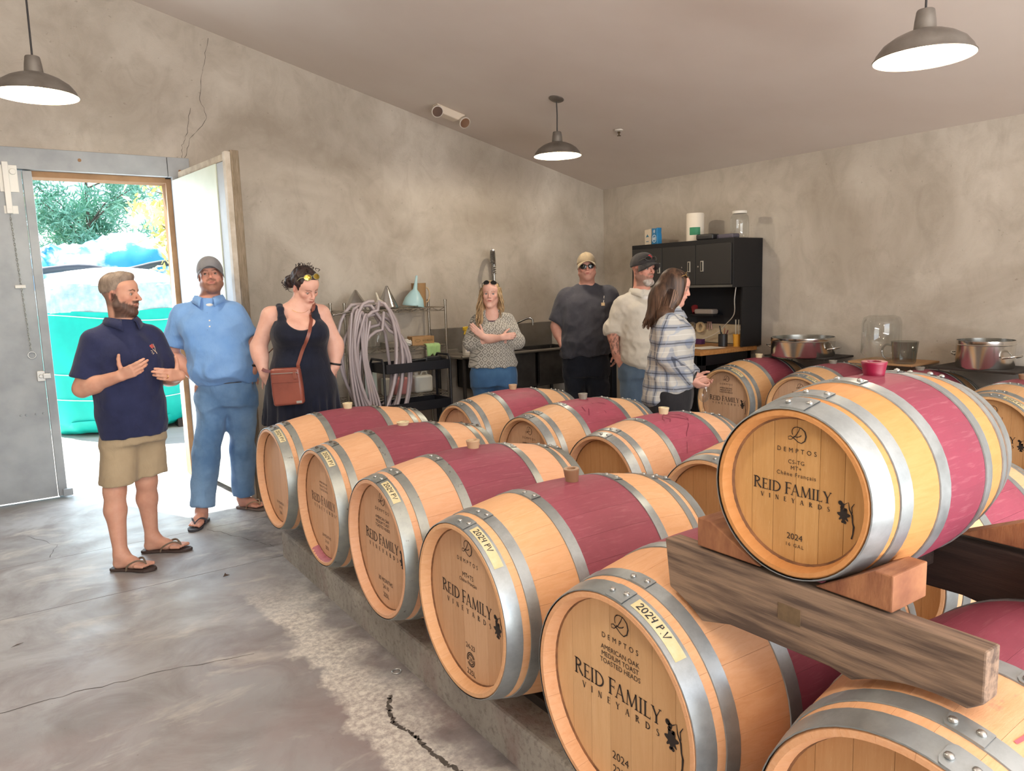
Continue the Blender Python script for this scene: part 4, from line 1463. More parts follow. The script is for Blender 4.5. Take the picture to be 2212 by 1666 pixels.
ho = MB().tube(smooth_path(hs2), 0.012, 8).build('thin_hose', M_HOSE, None, (2.60, 6.16, 0.0), smooth=80)
tag(ho, 'thinner clear hose hanging in long strands on the left of the pole stand', 'hose')
pl = empty('wash_pole', (2.67, 6.02, 0), 0, 'slim grey wash pole with yellow grips leaning at the hose stand', 'pole', rot=(R(-4), R(-3), 0))
MB().cyl((0, 0, 0.02), (0, 0, 1.33), 0.011, n=10).build('shaft', M_STEEL, pl, smooth=50)
M_YEL = mat('yellow_plastic', '#d9b63a', 0.4)
MB().cyl((0, 0, 0.70), (0, 0, 0.88), 0.018, 0.015, n=12).build('yellow_grip', M_YEL, pl, smooth=50)
MB().cyl((0, 0, 1.10), (0, 0, 1.24), 0.016, n=12).cyl((0, 0, 1.24), (0, 0, 1.33), 0.012, n=12).build('grey_grip', mat('dark_grip', '#4a5552', 0.5), pl, smooth=50)

# sink
M_SINK = mat('used_stainless', '#9a958d', 0.4, 0.7, col2='#827d76', nscale=4)
M_SINKD = mat('shadowed_dark_steel', '#4a4746', 0.5, 0.6, col2='#343231', nscale=5)  # dark steel with the shadow on the sink front put into its colour
sk = empty('sink', (4.42, 6.55, 0), 0, 'long stainless steel sink with tall backsplash on the back wall', 'sink')
X0, X1 = -0.75, 0.83
MB().b2((X0, 0.285, 0.86), (X1, 0.31, 1.165)).build('backsplash', M_SINK, sk, bevel=0.004)
MB().b2((X0, 0.24, 0.90), (-0.02 - 0.44, 0.29, 0.94)).b2((X0, -0.31, 0.885), (-0.46, 0.29, 0.905)).build('drainboard', M_SINK, sk, bevel=0.004)
for (a0, a1) in ((-0.46, 0.16), (0.18, X1)):
    b = MB()
    b.b2((a0, -0.31, 0.55), (a1, -0.28, 0.905)).b2((a0, 0.25, 0.55), (a1, 0.285, 0.905)).b2((a0, -0.31, 0.53), (a1, 0.285, 0.56)).b2((a0, -0.31, 0.55), (a0 + 0.02, 0.285, 0.905)).b2((a1 - 0.02, -0.31, 0.55), (a1, 0.285, 0.905))
    b.build('basin', M_SINKD, sk, bevel=0.006)
MB().tube([(X0, -0.315, 0.905), (X1, -0.315, 0.905)], 0.016, 10).build('front_roll', M_SINK, sk, smooth=60)
for x in (X0 + 0.05, 0.17, X1 - 0.05):
    for y in (-0.27, 0.25):
        MB().cyl((x, y, 0), (x, y, 0.56 if abs(x) < 0.6 and x > -0.5 else 0.89), 0.02, n=10).build('leg', M_SINKD, sk, smooth=50)

fc = empty('spray_faucet', (4.45, 6.80, 0), R(-33), 'tall pre-rinse spray faucet with coiled spring above the sink', 'faucet')
MB().cyl((-0.05, 0.0, 1.06), (0.05, 0.0, 1.06), 0.02, n=12).cyl((0, 0.02, 1.06), (0, -0.03, 1.06), 0.028, n=14).cyl((0, -0.035, 1.05), (0, -0.035, 1.72), 0.0115, n=10).build('riser', M_STEEL, fc, smooth=50)
arcp = [(0, -0.035, 1.72)] + [(0.0 - 0.02 * k / 12, -0.035 - 0.13 + 0.13 * math.cos(PI * k / 12), 1.80 + 0.16 * math.sin(PI * k / 12)) for k in range(13)] + [(-0.02, -0.295, 1.6), (-0.01, -0.29, 1.42)]
ap = smooth_path(arcp, 4)
MB().tube(ap, 0.008, 8).build('hose_core', mat('grey_rubber', '#55524e', 0.6), fc, smooth=60)
sp_ = []
L_ = len(ap)
turns = 46
for i in range(turns * 8):
    f = i / (turns * 8) * (L_ - 12)
    k = int(f)
    p = ap[k].lerp(ap[min(k + 1, L_ - 1)], f - k)
    tdir = (ap[min(k + 1, L_ - 1)] - ap[max(k - 1, 0)]).normalized()
    u = tdir.cross(Vector((1, 0, 0))).normalized()
    a_ = 2 * PI * i / 8
    sp_.append(p + (u * math.cos(a_) + Vector((1, 0, 0)) * math.sin(a_)) * 0.021)
MB().tube(sp_, 0.0042, 5).build('spring', M_STEEL, fc, smooth=60)
MB().cyl((-0.01, -0.29, 1.43), (-0.008, -0.285, 1.33), 0.016, 0.019, n=12).build('spray_grip', M_BLACK, fc, smooth=50)
MB().cyl((-0.008, -0.285, 1.33), (-0.006, -0.29, 1.29), 0.022, 0.028, n=14).build('spray_head', M_STEEL, fc, smooth=50)
MB().cyl((0, 0.03, 1.55), (0, -0.05, 1.55), 0.008, n=8).lathe([(0.03, 0.03), (0.03, 0.022), (0, 0.02)], (0, 0, 1.55), 14, 'y').build('wall_bracket', M_STEEL, fc, smooth=50)
MB().tube(smooth_path([(0.0, -0.03, 1.09), (0.10, -0.05, 1.13), (0.26, -0.09, 1.20), (0.35, -0.107, 1.235), (0.395, -0.11, 1.22), (0.40, -0.113, 1.16)], 5), 0.0115, 10).build('swivel_spout', M_STEEL, fc, smooth=60)

sb = empty('spray_bottle', (3.83, 6.40, 0.906), R(20), 'spray bottle with yellow trigger on the left end of the sink', 'bottle')
MB().lathe([(0, 0), (0.04, 0), (0.043, 0.01), (0.043, 0.11), (0.036, 0.145), (0.022, 0.175), (0.016, 0.20), (0.016, 0.215), (0, 0.215)], n=24).build('body', mat('cloudy_bottle', '#cfccc4', 0.35), sb, smooth=50)
b = MB().lathe([(0.0437, 0.03), (0.0437, 0.11)], n=16, cap=False, a0=R(200), a1=R(330))
b.build('label', mat('white_label', '#e6e4de', 0.6), sb, smooth=80)
b = MB().lathe([(0.0442, 0.07), (0.0442, 0.095)], n=10, cap=False, a0=R(225), a1=R(290)).lathe([(0.0442, 0.045), (0.0442, 0.058)], n=10, cap=False, a0=R(225), a1=R(270))
b.build('blue_print', mat('blue_print', '#3f5fae', 0.5), sb, smooth=80)
b = MB().cyl((0, 0, 0.21), (0, 0, 0.25), 0.017, n=14)
b.box((0.005, 0, 0.27), (0.085, 0.028, 0.04)).box((-0.035, 0, 0.275), (0.02, 0.022, 0.022))
b.box((-0.022, 0, 0.235), (0.012, 0.016, 0.055), (0, R(20), 0))
b.build('trigger_head', M_YEL, sb, bevel=0.006)

# bin between the people
bn = empty('grey_bin', (5.02, 5.30, 0), R(-30), 'grey plastic bin on the floor between the two men in caps', 'bin')
M_GBIN = mat('grey_bin_plastic', '#77787b', 0.5)
b = MB()
for (lo, hi) in (((-.22, -.16, 0), (.22, .16, 0.01)), ((-.22, -.16, 0), (.22, -.15, .42)), ((-.22, .15, 0), (.22, .16, .42)), ((-.22, -.16, 0), (-.21, .16, .42)), ((.21, -.16, 0), (.22, .16, .42))):
    b.b2(lo, hi)
b.build('bin_body', M_GBIN, bn, bevel=0.004)
MB().tube([(-.23, -.17, .42), (.23, -.17, .42), (.23, .17, .42), (-.23, .17, .42)], 0.012, 6, closed=True).build('rim', M_GBIN, bn)

# ================================================================ WORKBENCH WITH HUTCH (right wall)
M_BLKPAINT = mat('black_powder_coat', '#17171a', 0.5, spec=0.35)
M_BLKFACE = mat('charcoal_powder_coat', '#2c2b2b', 0.45, spec=0.4, bump=0.1, bscale=200)
M_BUTCH = mat('butcher_block', '#b5824c', 0.5, col2='#9c6a38', nscale=4, stretch=(10, 1, 10))
wk = empty('workbench', (5.63, 5.27, 0), 0, 'black steel workbench with wooden top and hutch on the right wall', 'workbench')
wx, wy = -5.63, -5.27
MB().b2((5.24 + wx, 4.60 + wy, 0.90), (6.05 + wx, 5.95 + wy, 0.94)).build('wooden_top', M_BUTCH, wk, bevel=0.004)
for y in (4.66, 5.88):
    b = MB()
    for x in (5.32, 5.97):
        b.b2((x - 0.03 + wx, y - 0.03 + wy, 0), (x + 0.03 + wx, y + 0.03 + wy, 0.90))
    b.b2((5.32 + wx, y - 0.02 + wy, 0.12), (5.97 + wx, y + 0.02 + wy, 0.17))
    b.build('leg_frame', M_BLKPAINT, wk, bevel=0.003)
MB().b2((5.29 + wx, 4.63 + wy, 0.80), (5.99 + wx, 5.91 + wy, 0.90)).build('apron', M_BLKPAINT, wk, bevel=0.003)
MB().b2((5.55 + wx, 4.66 + wy, 0.10), (6.0 + wx, 5.88 + wy, 0.80)).build('lower_cupboard', M_BLKPAINT, wk, bevel=0.004)
hz0, hz1 = 1.515, 1.975
MB().b2((5.662 + wx, 4.582 + wy, hz0), (6.09 + wx, 5.93 + wy, hz1)).build('hutch_case', M_BLKPAINT, wk, bevel=0.004)
for y0, y1 in ((4.582, 4.605), (5.905, 5.93)):
    MB().b2((5.80 + wx, y0 + wy, 0.945), (6.09 + wx, y1 + wy, hz0)).build('hutch_side', M_BLKPAINT, wk, bevel=0.002)
MB().b2((6.065 + wx, 4.60 + wy, 1.14), (6.09 + wx, 5.91 + wy, hz0)).build('back_panel', mat('blue_black_panel', '#1c1f27', 0.6), wk)
MB().b2((6.072 + wx, 4.60 + wy, 0.945), (6.09 + wx, 5.91 + wy, 1.14)).build('pale_back_strip', mat('pale_back_strip', '#c6b9a0', 0.7, col2='#b8aa90'), wk)
for (y0, y1, hy, ly) in ((4.60, 5.028, 4.945, 4.99), (5.034, 5.475, 5.11, 5.20), (5.481, 5.915, 5.52, 5.575)):
    d = MB().b2((5.648 + wx, y0 + wy, hz0 + 0.03), (5.664 + wx, y1 + wy, hz1 - 0.045)).build('hutch_door', M_BLKFACE, wk, bevel=0.004)
    b = MB().b2((5.640 + wx, hy - 0.018 + wy, 1.67), (5.650 + wx, hy + 0.018 + wy, 1.775))
    hd = b.build('door_handle', mat('satin_handle', '#cfcabf', 0.3, 0.85), d, bevel=0.003)
    MB().b2((5.638 + wx, hy - 0.008 + wy, 1.68), (5.6405 + wx, hy + 0.008 + wy, 1.765)).build('finger_recess', M_BLACK, hd)
    MB().cyl((5.652 + wx, ly + wy, 1.72), (5.640 + wx, ly + wy, 1.72), 0.009, n=12).build('lock', M_STEEL, d)
MB().b2((5.655 + wx, 4.59 + wy, hz0 + 0.004), (5.664 + wx, 5.925 + wy, hz0 + 0.026)).build('light_rail', mat('grey_light_rail', '#55534f', 0.4), wk)

# on the hutch
HZ = hz1
b = MB()
b.prism([(-0.055, 0), (0.055, 0), (0.06, 0.12), (0.058, 0.165), (-0.062, 0.17), (-0.058, 0.12)], -0.03, 0.03, 'x')
pk = empty('paper_package', (5.80, 5.80, HZ), R(-12), 'white paper package with a small mountain print on the hutch', 'package')
b.build('bag', mat('cream_bag', '#d5c8b4', 0.7), pk, bevel=0.008)
b = MB()
b.prism([(-0.03, 0.085), (0.03, 0.085), (0.0, 0.115)], -0.0315, -0.0305, 'x').b2((-0.0315, -0.025, 0.035), (-0.0305, 0.025, 0.042))
b.build('printed_mark', mat('slate_blue_print', '#2f6f8f', 0.6), pk)
bp = empty('blue_package', (5.76, 5.66, HZ), R(-12), 'blue package with white round emblem on the hutch', 'package')
MB().prism([(-0.055, 0), (0.055, 0), (0.052, 0.09), (0.045, 0.12), (0.05, 0.17), (0.02, 0.165), (-0.02, 0.165), (-0.05, 0.17), (-0.045, 0.12), (-0.052, 0.09)], -0.03, 0.03, 'x').build('bag', mat('strong_blue_bag', '#1f74a8', 0.45), bp, bevel=0.006)
F = Flat()
F.stroke(arc(0, 0.06, 0.037, 0.037, 0, 360, 24), 0.006)
for k in (-1, 0, 1):
    F.stroke([(0.018 * k - 0.01, 0.042), (0.018 * k, 0.082), (0.018 * k + 0.006, 0.045)], 0.007)
F.stroke([(-0.03, 0.06), (0.03, 0.068)], 0.006)
F.stroke(arc(0, 0.135, 0.014, 0.014, 0, 360, 16), 0.005)
F.poly(arc(0, 0.135, 0.006, 0.006, 0, 330, 11))
MB().add([(-0.0312, -x, y) for x, y in F.v], F.f).build('white_emblem', mat('white_print', '#e8ecee', 0.6), bp)
pr = empty('paper_towel_roll', (5.80, 5.17, HZ), 0, 'paper towel roll in clear wrap with green label on the hutch', 'paper towels')
MB().lathe([(0.018, 0.004), (0.085, 0.0), (0.087, 0.01), (0.087, 0.265), (0.083, 0.275), (0.02, 0.272)], n=32).build('roll', mat('paper_white', '#ded6c8', 0.85), pr, smooth=50)
MB().lathe([(0.0885, 0.06), (0.0885, 0.135)], n=14, cap=False, a0=R(185), a1=R(255)).build('green_label', mat('green_label', '#1d7a55', 0.5), pr, smooth=80)
MB().b2((-0.06, -0.13, 0), (0.06, 0.06, 0.055)).build('flat_device', M_BLACK, None, (5.72, 4.98, HZ), (0, 0, R(8)), bevel=0.014, seg=3)
tag(bpy.data.objects['flat_device'], 'black zipped case in front of the paper towels on the hutch', 'case')
tag(MB().b2((-0.05, -0.14, 0), (0.05, 0.14, 0.045)).build('pouch', mat('grey_pouch', '#5b5663', 0.6), None, (5.80, 4.80, HZ), bevel=0.012), 'grey soft pouch beside the black case on the hutch', 'pouch')
gj = empty('glass_jar', (5.84, 4.66, HZ), 0, 'big clear glass jar with white lid on the hutch end', 'jar')
MB().lathe([(0, 0.004), (0.08, 0.002), (0.087, 0.02), (0.088, 0.17), (0.08, 0.205), (0.062, 0.222), (0.06, 0.24)], n=32, cap=False).build('jar_body', M_GLASS, gj, smooth=60)
MB().lathe([(0.066, 0.228), (0.067, 0.25), (0.06, 0.254), (0.0, 0.255)], n=28).build('lid', M_WHITE, gj, smooth=40)
# electrical box
ebx = MB().b2((-0.03, -0.1, 0), (0.03, 0.1, 0.28))
eb = ebx.build('electrical_box', mat('grey_box_paint', '#8f8c86', 0.5), None, (XR - 0.031, 6.15, 1.42), bevel=0.006)
tag(eb, 'grey electrical box on the right wall left of the hutch', 'box')
MB().b2((-0.0315, -0.02, 0.215), (-0.0305, 0.07, 0.255)).build('box_label', M_WHITE, eb)

# on the bench
DZ = 0.94
for i, (x, y, rz, lab) in enumerate(((5.42, 4.95, 0.15, 'white sheet of paper on the wooden bench top, nearest the plaid shirt'), (5.55, 4.80, -0.2, 'white sheet of paper on the wooden bench top, right of the other'))):
    tag(MB().b2((-0.14, -0.11, 0), (0.14, 0.11, 0.002)).build('paper_sheet', mat('paper_white', '#ded6c8', 0.85), None, (x, y, DZ + 0.001 + 0.003 * i), (0, 0, rz)), lab, 'paper')
pc = empty('pen_cup', (5.80, 4.81, DZ), 0, 'black mesh pen cup with pens on the bench', 'cup')
MB().lathe([(0.045, 0), (0.045, 0.12), (0.042, 0.12), (0.042, 0.005), (0, 0.005)], n=20).build('cup', M_BLACK, pc, smooth=40)
for k, (dx, dy, m) in enumerate(((0.01, 0.05, M_BLACK), (-0.01, -0.03, mat('brown_pen', '#8a5a44', 0.5)), (0.02, -0.045, mat('maroon_pen', '#5a2530', 0.5)), (0.0, 0.02, M_BLACK))):
    MB().cyl((0, 0, 0.02), (dx, dy, 0.20 - 0.02 * k), 0.006, n=8).build('pen', m, pc)
yc = empty('yellow_cup', (5.88, 4.70, DZ), 0, 'yellow cup with two pale sticks on the bench', 'cup')
MB().lathe([(0.038, 0), (0.045, 0.118), (0.047, 0.12), (0.042, 0.12), (0.034, 0.006), (0, 0.006)], n=24).build('cup', mat('amber_cup', '#dca13a', 0.4), yc, smooth=40)
for dy in (-0.012, 0.018):
    MB().cyl((0, dy, 0.01), (0, dy * 1.2, 0.26), 0.005, n=8).build('stick', M_MILK, yc)
rs = empty('ring_stand', (5.97, 4.67, DZ), 0, 'laboratory stand holding a long glass burette on the bench', 'stand')
MB().b2((-0.06, -0.05, 0), (0.06, 0.05, 0.012)).cyl((0.03, -0.03, 0.01), (0.03, -0.03, 0.33), 0.006).build('stand_rod', M_BLACK, rs, bevel=0.002)
MB().cyl((0.03, -0.05, 0.32), (0.03, 0.0, 0.32), 0.014).build('clamp', M_WHITE, rs)
MB().cyl((-0.02, 0.02, 0.16), (-0.02, 0.02, 0.56), 0.011, n=10).cyl((-0.02, 0.02, 0.10), (-0.02, 0.02, 0.16), 0.005, n=8).build('burette', M_GLASS2, rs, smooth=50)
MB().cyl((-0.02, -0.02, 0.16), (-0.02, 0.05, 0.16), 0.011).build('stopcock', M_WHITE, rs)
tag(MB().b2((-0.03, -0.05, 0), (0.03, 0.05, 0.05)).build('purple_box', mat('purple_card', '#4b2350', 0.5), None, (5.88, 5.18, DZ), bevel=0.002), 'small purple box at the back of the bench', 'box')
# tools hanging on the hutch back
tp = MB()
tp.lathe([(0.036, -0.012), (0.055, -0.012), (0.055, 0.012), (0.036, 0.012), (0.036, -0.012)], n=28, axis='x', cap=False)
tag(tp.build('tape_roll', mat('cream_tape', '#d2b88f', 0.6), None, (6.045, 5.31, 1.10), smooth=40), 'cream tape roll hanging on the hutch back', 'tape')
tag(MB().lathe([(0.03, -0.008), (0.042, -0.008), (0.042, 0.008), (0.03, 0.008), (0.03, -0.008)], n=24, axis='x', cap=False).build('wire_coil', mat('grey_wire', '#6a6058', 0.5), None, (6.045, 5.42, 1.11), smooth=40), 'grey wire coil hanging left of the tape roll', 'coil')
co = MB().b2((-0.006, -0.03, 0.05), (0.006, 0.03, 0.06)).cyl((0, 0, 0.05), (0, 0, -0.03), 0.004).cyl((0, 0.02, 0.05), (0.0, 0.03, -0.02), 0.006).cyl((0, -0.02, 0.05), (0.0, -0.03, -0.02), 0.006)
tag(co.build('corkscrew', mat('pinkish_metal', '#a5827c', 0.4, 0.6), None, (6.045, 5.19, 1.10)), 'corkscrew hanging right of the tape roll', 'corkscrew')
dv = empty('tool_shelf', (5.98, 5.20, 1.24), 0, 'small dark bracket shelf holding a grey tool roll and a red-rimmed tube', 'shelf')
MB().b2((-0.07, -0.17, -0.012), (0.085, 0.17, 0.0)).build('shelf_plate', M_BLKPAINT, dv)
MB().b2((-0.06, -0.15, 0.002), (0.04, 0.09, 0.055)).build('grey_roll', mat('grey_roll', '#8b8079', 0.7), dv, bevel=0.018, seg=3)
o = MB().lathe([(0.03, -0.05), (0.036, 0.03), (0.03, 0.03), (0.026, -0.04)], n=20, cap=False).build('tube_cup', mat('dark_red_tube', '#7a1f22', 0.45), dv, (0.0, 0.13, 0.05), (R(-30), R(25), 0), smooth=50)
wc = MB().tube(smooth_path([(5.80, 4.66, 1.52), (5.83, 4.70, 1.40), (5.90, 4.76, 1.25), (5.97, 4.92, 1.14), (6.02, 5.05, 1.06), (6.04, 5.2, 1.0), (6.03, 5.35, 0.955)], 5), 0.005, 6)
tag(wc.build('white_cord', M_WHITE, smooth=60), 'white electric cord hanging from the hutch to the bench', 'cord')

# ================================================================ POTS AND JARS BEHIND THE WALL ROW
for y0, y1, hexc, lab in ((3.62, 4.23, '#26201c', 'dark board across two wall-row barrels under the wide pot'), (2.90, 3.42, '#a8835c', 'pale board under the glass jar and pitcher on the wall row'), (2.20, 2.78, '#2a231e', 'dark board across two wall-row barrels under the deep pot')):
    pb = MB().b2((5.665, y0, 0.889), (6.085, y1, 0.905)).build('pot_board', mat('board_%s' % hexc[1:], hexc, 0.7), bevel=0.003)
    tag(pb, lab, 'board')


def pot(x, y, r, h_, lab, ha):
    t = empty('steel_pot', (x, y, 0.9055), ha, lab, 'pot', 'steel cooking pots behind the barrels')
    MB().lathe([(0, 0.0), (r * 0.97, 0.0), (r, 0.012), (r, h_ - 0.03), (r * 1.005, h_ - 0.028), (r * 1.005, h_), (r * 0.985, h_), (r * 0.98, 0.015), (0, 0.012)], n=48).build('body', M_POT, t, smooth=40)
    MB().lathe([(r + 0.0, h_ - 0.034), (r + 0.005, h_ - 0.03), (r, h_ - 0.026)], n=48, cap=False).build('rim_bead', M_POT, t, smooth=60)
    for a in (0, PI):
        c, s = math.cos(a), math.sin(a)
        pts = [(r * 1.0, -0.07), (r + 0.03, -0.065), (r + 0.06, -0.04), (r + 0.065, 0), (r + 0.06, 0.04), (r + 0.03, 0.065), (r * 1.0, 0.07)]
        MB().tube([(c * p - s * q, s * p + c * q, h_ * 0.42 + (p - r) * 0.25) for p, q in pts], 0.007, 8).build('handle', M_POT, t, smooth=60)
    return t


pot(5.80, 3.93, 0.265, 0.165, 'wide shallow steel pot left of the glass jar, on the board by the wall', R(95))
pot(5.84, 2.47, 0.185, 0.20, 'deep steel pot right of the glass jar, near the right picture edge', R(75))
bj = empty('upturned_jar', (5.86, 3.255, 0.9055), 0, 'tall clear glass jar standing upside down against the wall', 'jar')
MB().lathe([(0.105, 0.0), (0.108, 0.02), (0.15, 0.06), (0.148, 0.30), (0.135, 0.345), (0.10, 0.362), (0.03, 0.352), (0, 0.35)], n=40, cap=False).build('jar_body', M_GLASS, bj, smooth=60)
gp = empty('glass_pitcher', (5.74, 3.00, 0.9055), R(120), 'glass pitcher with handle in front of the upturned jar', 'pitcher')
MB().lathe([(0, 0.004), (0.075, 0.002), (0.082, 0.015), (0.098, 0.17), (0.10, 0.172), (0.096, 0.17), (0.08, 0.02)], n=36, cap=False).build('pitcher_body', M_GLASS2, gp, smooth=60)
MB().tube(smooth_path([(0.09, 0, 0.14), (0.13, 0, 0.145), (0.155, 0, 0.11), (0.15, 0, 0.06), (0.12, 0, 0.03), (0.085, 0, 0.035)], 4), 0.008, 8).build('handle', M_GLASS2, gp, smooth=60)

# ================================================================ FLOOR ODDMENTS
tag(MB().tube([(0.019 * math.cos(a), 0.019 * math.sin(a), 0.003) for a in [2 * PI * i / 20 for i in range(20)]], 0.0028, 6, closed=True).build('metal_ring', M_ZINC, None, (1.22, 2.71, 0.0), smooth=60), 'small metal ring lying on the floor beside the kerb', 'ring')
lf = MB().add([(-.02, 0, .002), (0, -.008, .006), (0, .008, .012), (.02, .002, .004), (-.004, .012, .02)], [(0, 1, 2), (1, 3, 2), (0, 2, 4)])
tag(lf.build('dry_leaf', mat('dry_leaf_brown', '#4f4036', 0.8), None, (0.91, 4.27, 0)), 'curled dry leaf on the concrete floor left of the kerb', 'leaf')
lf = MB().add([(-.03, 0, .001), (0, -.004, .003), (0.03, .001, .002), (0, .004, .004)], [(0, 1, 2, 3)])
tag(lf.build('twig', mat('dry_leaf_brown', '#4f4036', 0.8), None, (-0.09, 4.02, 0), (0, 0, 0.4)), 'thin dark twig on the concrete floor at the left edge', 'twig')
# ================================================================ PEOPLE
def V3(*a):
    return np.array(a, float)


class SDF:
    """signed distance grid (coarse, with finer bands) -> one smooth closed surface"""

    def __init__(s, lo, hi, h, bands=()):
        s.ax = []
        for i in range(3):
            bs = sorted([(b[0][i], b[1][i], b[2]) for b in bands])
            x, out = lo[i], []
            while x < hi[i] + h:
                out.append(x)
                st = h
                for a, b, hh in bs:
                    if a - h <= x <= b:
                        st = min(st, hh)
                x += st
            s.ax.append(np.array(out))
        s.D = np.full([len(a) for a in s.ax], 0.3, np.float32)

    def blk(s, lo, hi):
        sl = tuple(slice(max(0, np.searchsorted(a, l) - 1), np.searchsorted(a, h_) + 1) for a, l, h_ in zip(s.ax, lo, hi))
        P = np.meshgrid(*[a[q].astype(np.float32) for a, q in zip(s.ax, sl)], indexing='ij', sparse=True)
        return sl, P

    def add(s, prim, k=0.0, op='u'):
        fn, lo, hi = prim
        m = k + 0.03
        sl, P = s.blk(np.array(lo) - m, np.array(hi) + m)
        if 0 in s.D[sl].shape:
            return s
        d = np.broadcast_to(fn(*P), s.D[sl].shape)
        a = s.D[sl]
        if op == 'u':
            if k > 0:
                hh = np.maximum(k - np.abs(a - d), 0) / k
                s.D[sl] = np.minimum(a, d) - hh * hh * k * 0.25
            else:
                s.D[sl] = np.minimum(a, d)
        else:
            if k > 0:
                hh = np.maximum(k - np.abs(a + d), 0) / k
                s.D[sl] = np.maximum(a, -d) + hh * hh * k * 0.25
            else:
                s.D[sl] = np.maximum(a, -d)
        return s

    def cut(s, p, n):
        """keep the side the normal points away from"""
        X, Y, Z = np.meshgrid(*s.ax, indexing='ij', sparse=True)
        s.D = np.maximum(s.D, ((X - p[0]) * n[0] + (Y - p[1]) * n[1] + (Z - p[2]) * n[2]).astype(np.float32))
        return s

    def warp(s, fn):
        X, Y, Z = np.meshgrid(*s.ax, indexing='ij', sparse=True)
        s.D = (s.D + fn(X, Y, Z)).astype(np.float32)
        return s

    def mesh(s):
        D, ax = s.D, s.ax
        for i in range(3):
            sl = [slice(None)] * 3
            sl[i] = 0
            D[tuple(sl)] = np.maximum(D[tuple(sl)], 0.01)
            sl[i] = -1
            D[tuple(sl)] = np.maximum(D[tuple(sl)], 0.01)
        ins = D < 0
        n = D.shape
        c = sum(ins[i:n[0] - 1 + i, j:n[1] - 1 + j, k:n[2] - 1 + k].astype(np.int8) for i in (0, 1) for j in (0, 1) for k in (0, 1))
        cells = np.argwhere((c > 0) & (c < 8))
        idx = np.full((n[0] - 1, n[1] - 1, n[2] - 1), -1, np.int64)
        idx[cells[:, 0], cells[:, 1], cells[:, 2]] = np.arange(len(cells))
        acc = np.zeros((len(cells), 3))
        cnt = np.zeros(len(cells))
        for axis in range(3):
            o1, o2 = [q for q in range(3) if q != axis]
            for da in (0, 1):
                for db in (0, 1):
                    p0 = cells.copy()
                    p0[:, o1] += da
                    p0[:, o2] += db
                    p1 = p0.copy()
                    p1[:, axis] += 1
                    d0 = D[p0[:, 0], p0[:, 1], p0[:, 2]]
                    d1 = D[p1[:, 0], p1[:, 1], p1[:, 2]]
                    m = (d0 < 0) != (d1 < 0)
                    t_ = np.where(m, d0 / np.where(d0 - d1 == 0, 1, d0 - d1), 0)
                    q = np.stack([ax[i][p0[:, i]] for i in range(3)], 1)
                    q[:, axis] += t_ * (ax[axis][p1[:, axis]] - ax[axis][p0[:, axis]])
                    acc[m] += q[m]
                    cnt[m] += 1
        V = acc / np.maximum(cnt, 1)[:, None]
        F = []
        for axis in range(3):
            o1, o2 = (axis + 1) % 3, (axis + 2) % 3
            a = [slice(1, -1)] * 3
            a[axis] = slice(0, -1)
            b_ = [slice(1, -1)] * 3
            b_[axis] = slice(1, None)
            e = ins[tuple(a)] != ins[tuple(b_)]
            w = np.argwhere(e)
            if not len(w):
                continue
            off = np.array([1, 1, 1])
            off[axis] = 0
            w = w + off
            s0 = ins[w[:, 0], w[:, 1], w[:, 2]]
            q = []
            for d1, d2 in ((0, 0), (-1, 0), (-1, -1), (0, -1)):
                p = w.copy()
                p[:, o1] += d1
                p[:, o2] += d2
                q.append(idx[p[:, 0], p[:, 1], p[:, 2]])
            q = np.stack(q, 1)
            q[~s0] = q[~s0][:, ::-1]
            F.append(q)
        F = np.concatenate(F)
        return V, F

    def build(s, name, mats, parent=None, paint=None, relax=1, midx=None):
        V, F = s.mesh()
        for _ in range(relax):
            acc = np.zeros_like(V)
            cnt = np.zeros(len(V))
            for a in range(4):
                i, j = F[:, a], F[:, (a + 1) % 4]
                np.add.at(acc, i, V[j])
                np.add.at(acc, j, V[i])
                np.add.at(cnt, i, 1)
                np.add.at(cnt, j, 1)
            V = V * 0.5 + 0.5 * acc / np.maximum(cnt, 1)[:, None]
        me = bpy.data.meshes.new(name)
        me.vertices.add(len(V))
        me.vertices.foreach_set('co', V.astype(np.float32).ravel())
        me.loops.add(F.size)
        me.loops.foreach_set('vertex_index', F[:, ::-1].astype(np.int32).ravel())
        me.polygons.add(len(F))
        me.polygons.foreach_set('loop_start', np.arange(0, F.size, 4, dtype=np.int32))
        me.polygons.foreach_set('loop_total', np.full(len(F), 4, np.int32))
        me.update(calc_edges=True)
        me.validate()
        me.polygons.foreach_set('use_smooth', [True] * len(me.polygons))
        for m in (mats if isinstance(mats, (list, tuple)) else [mats]):
            me.materials.append(m)
        if paint is not None:
            C = paint(V)
            at_ = me.color_attributes.new('Col', 'FLOAT_COLOR', 'POINT')
            at_.data.foreach_set('color', np.concatenate([C, np.ones((len(C), 1))], 1).astype(np.float32).ravel())
        return link(name, me, parent)


def _bb(pts, r):
    P = np.array(pts, float)
    return P.min(0) - r, P.max(0) + r


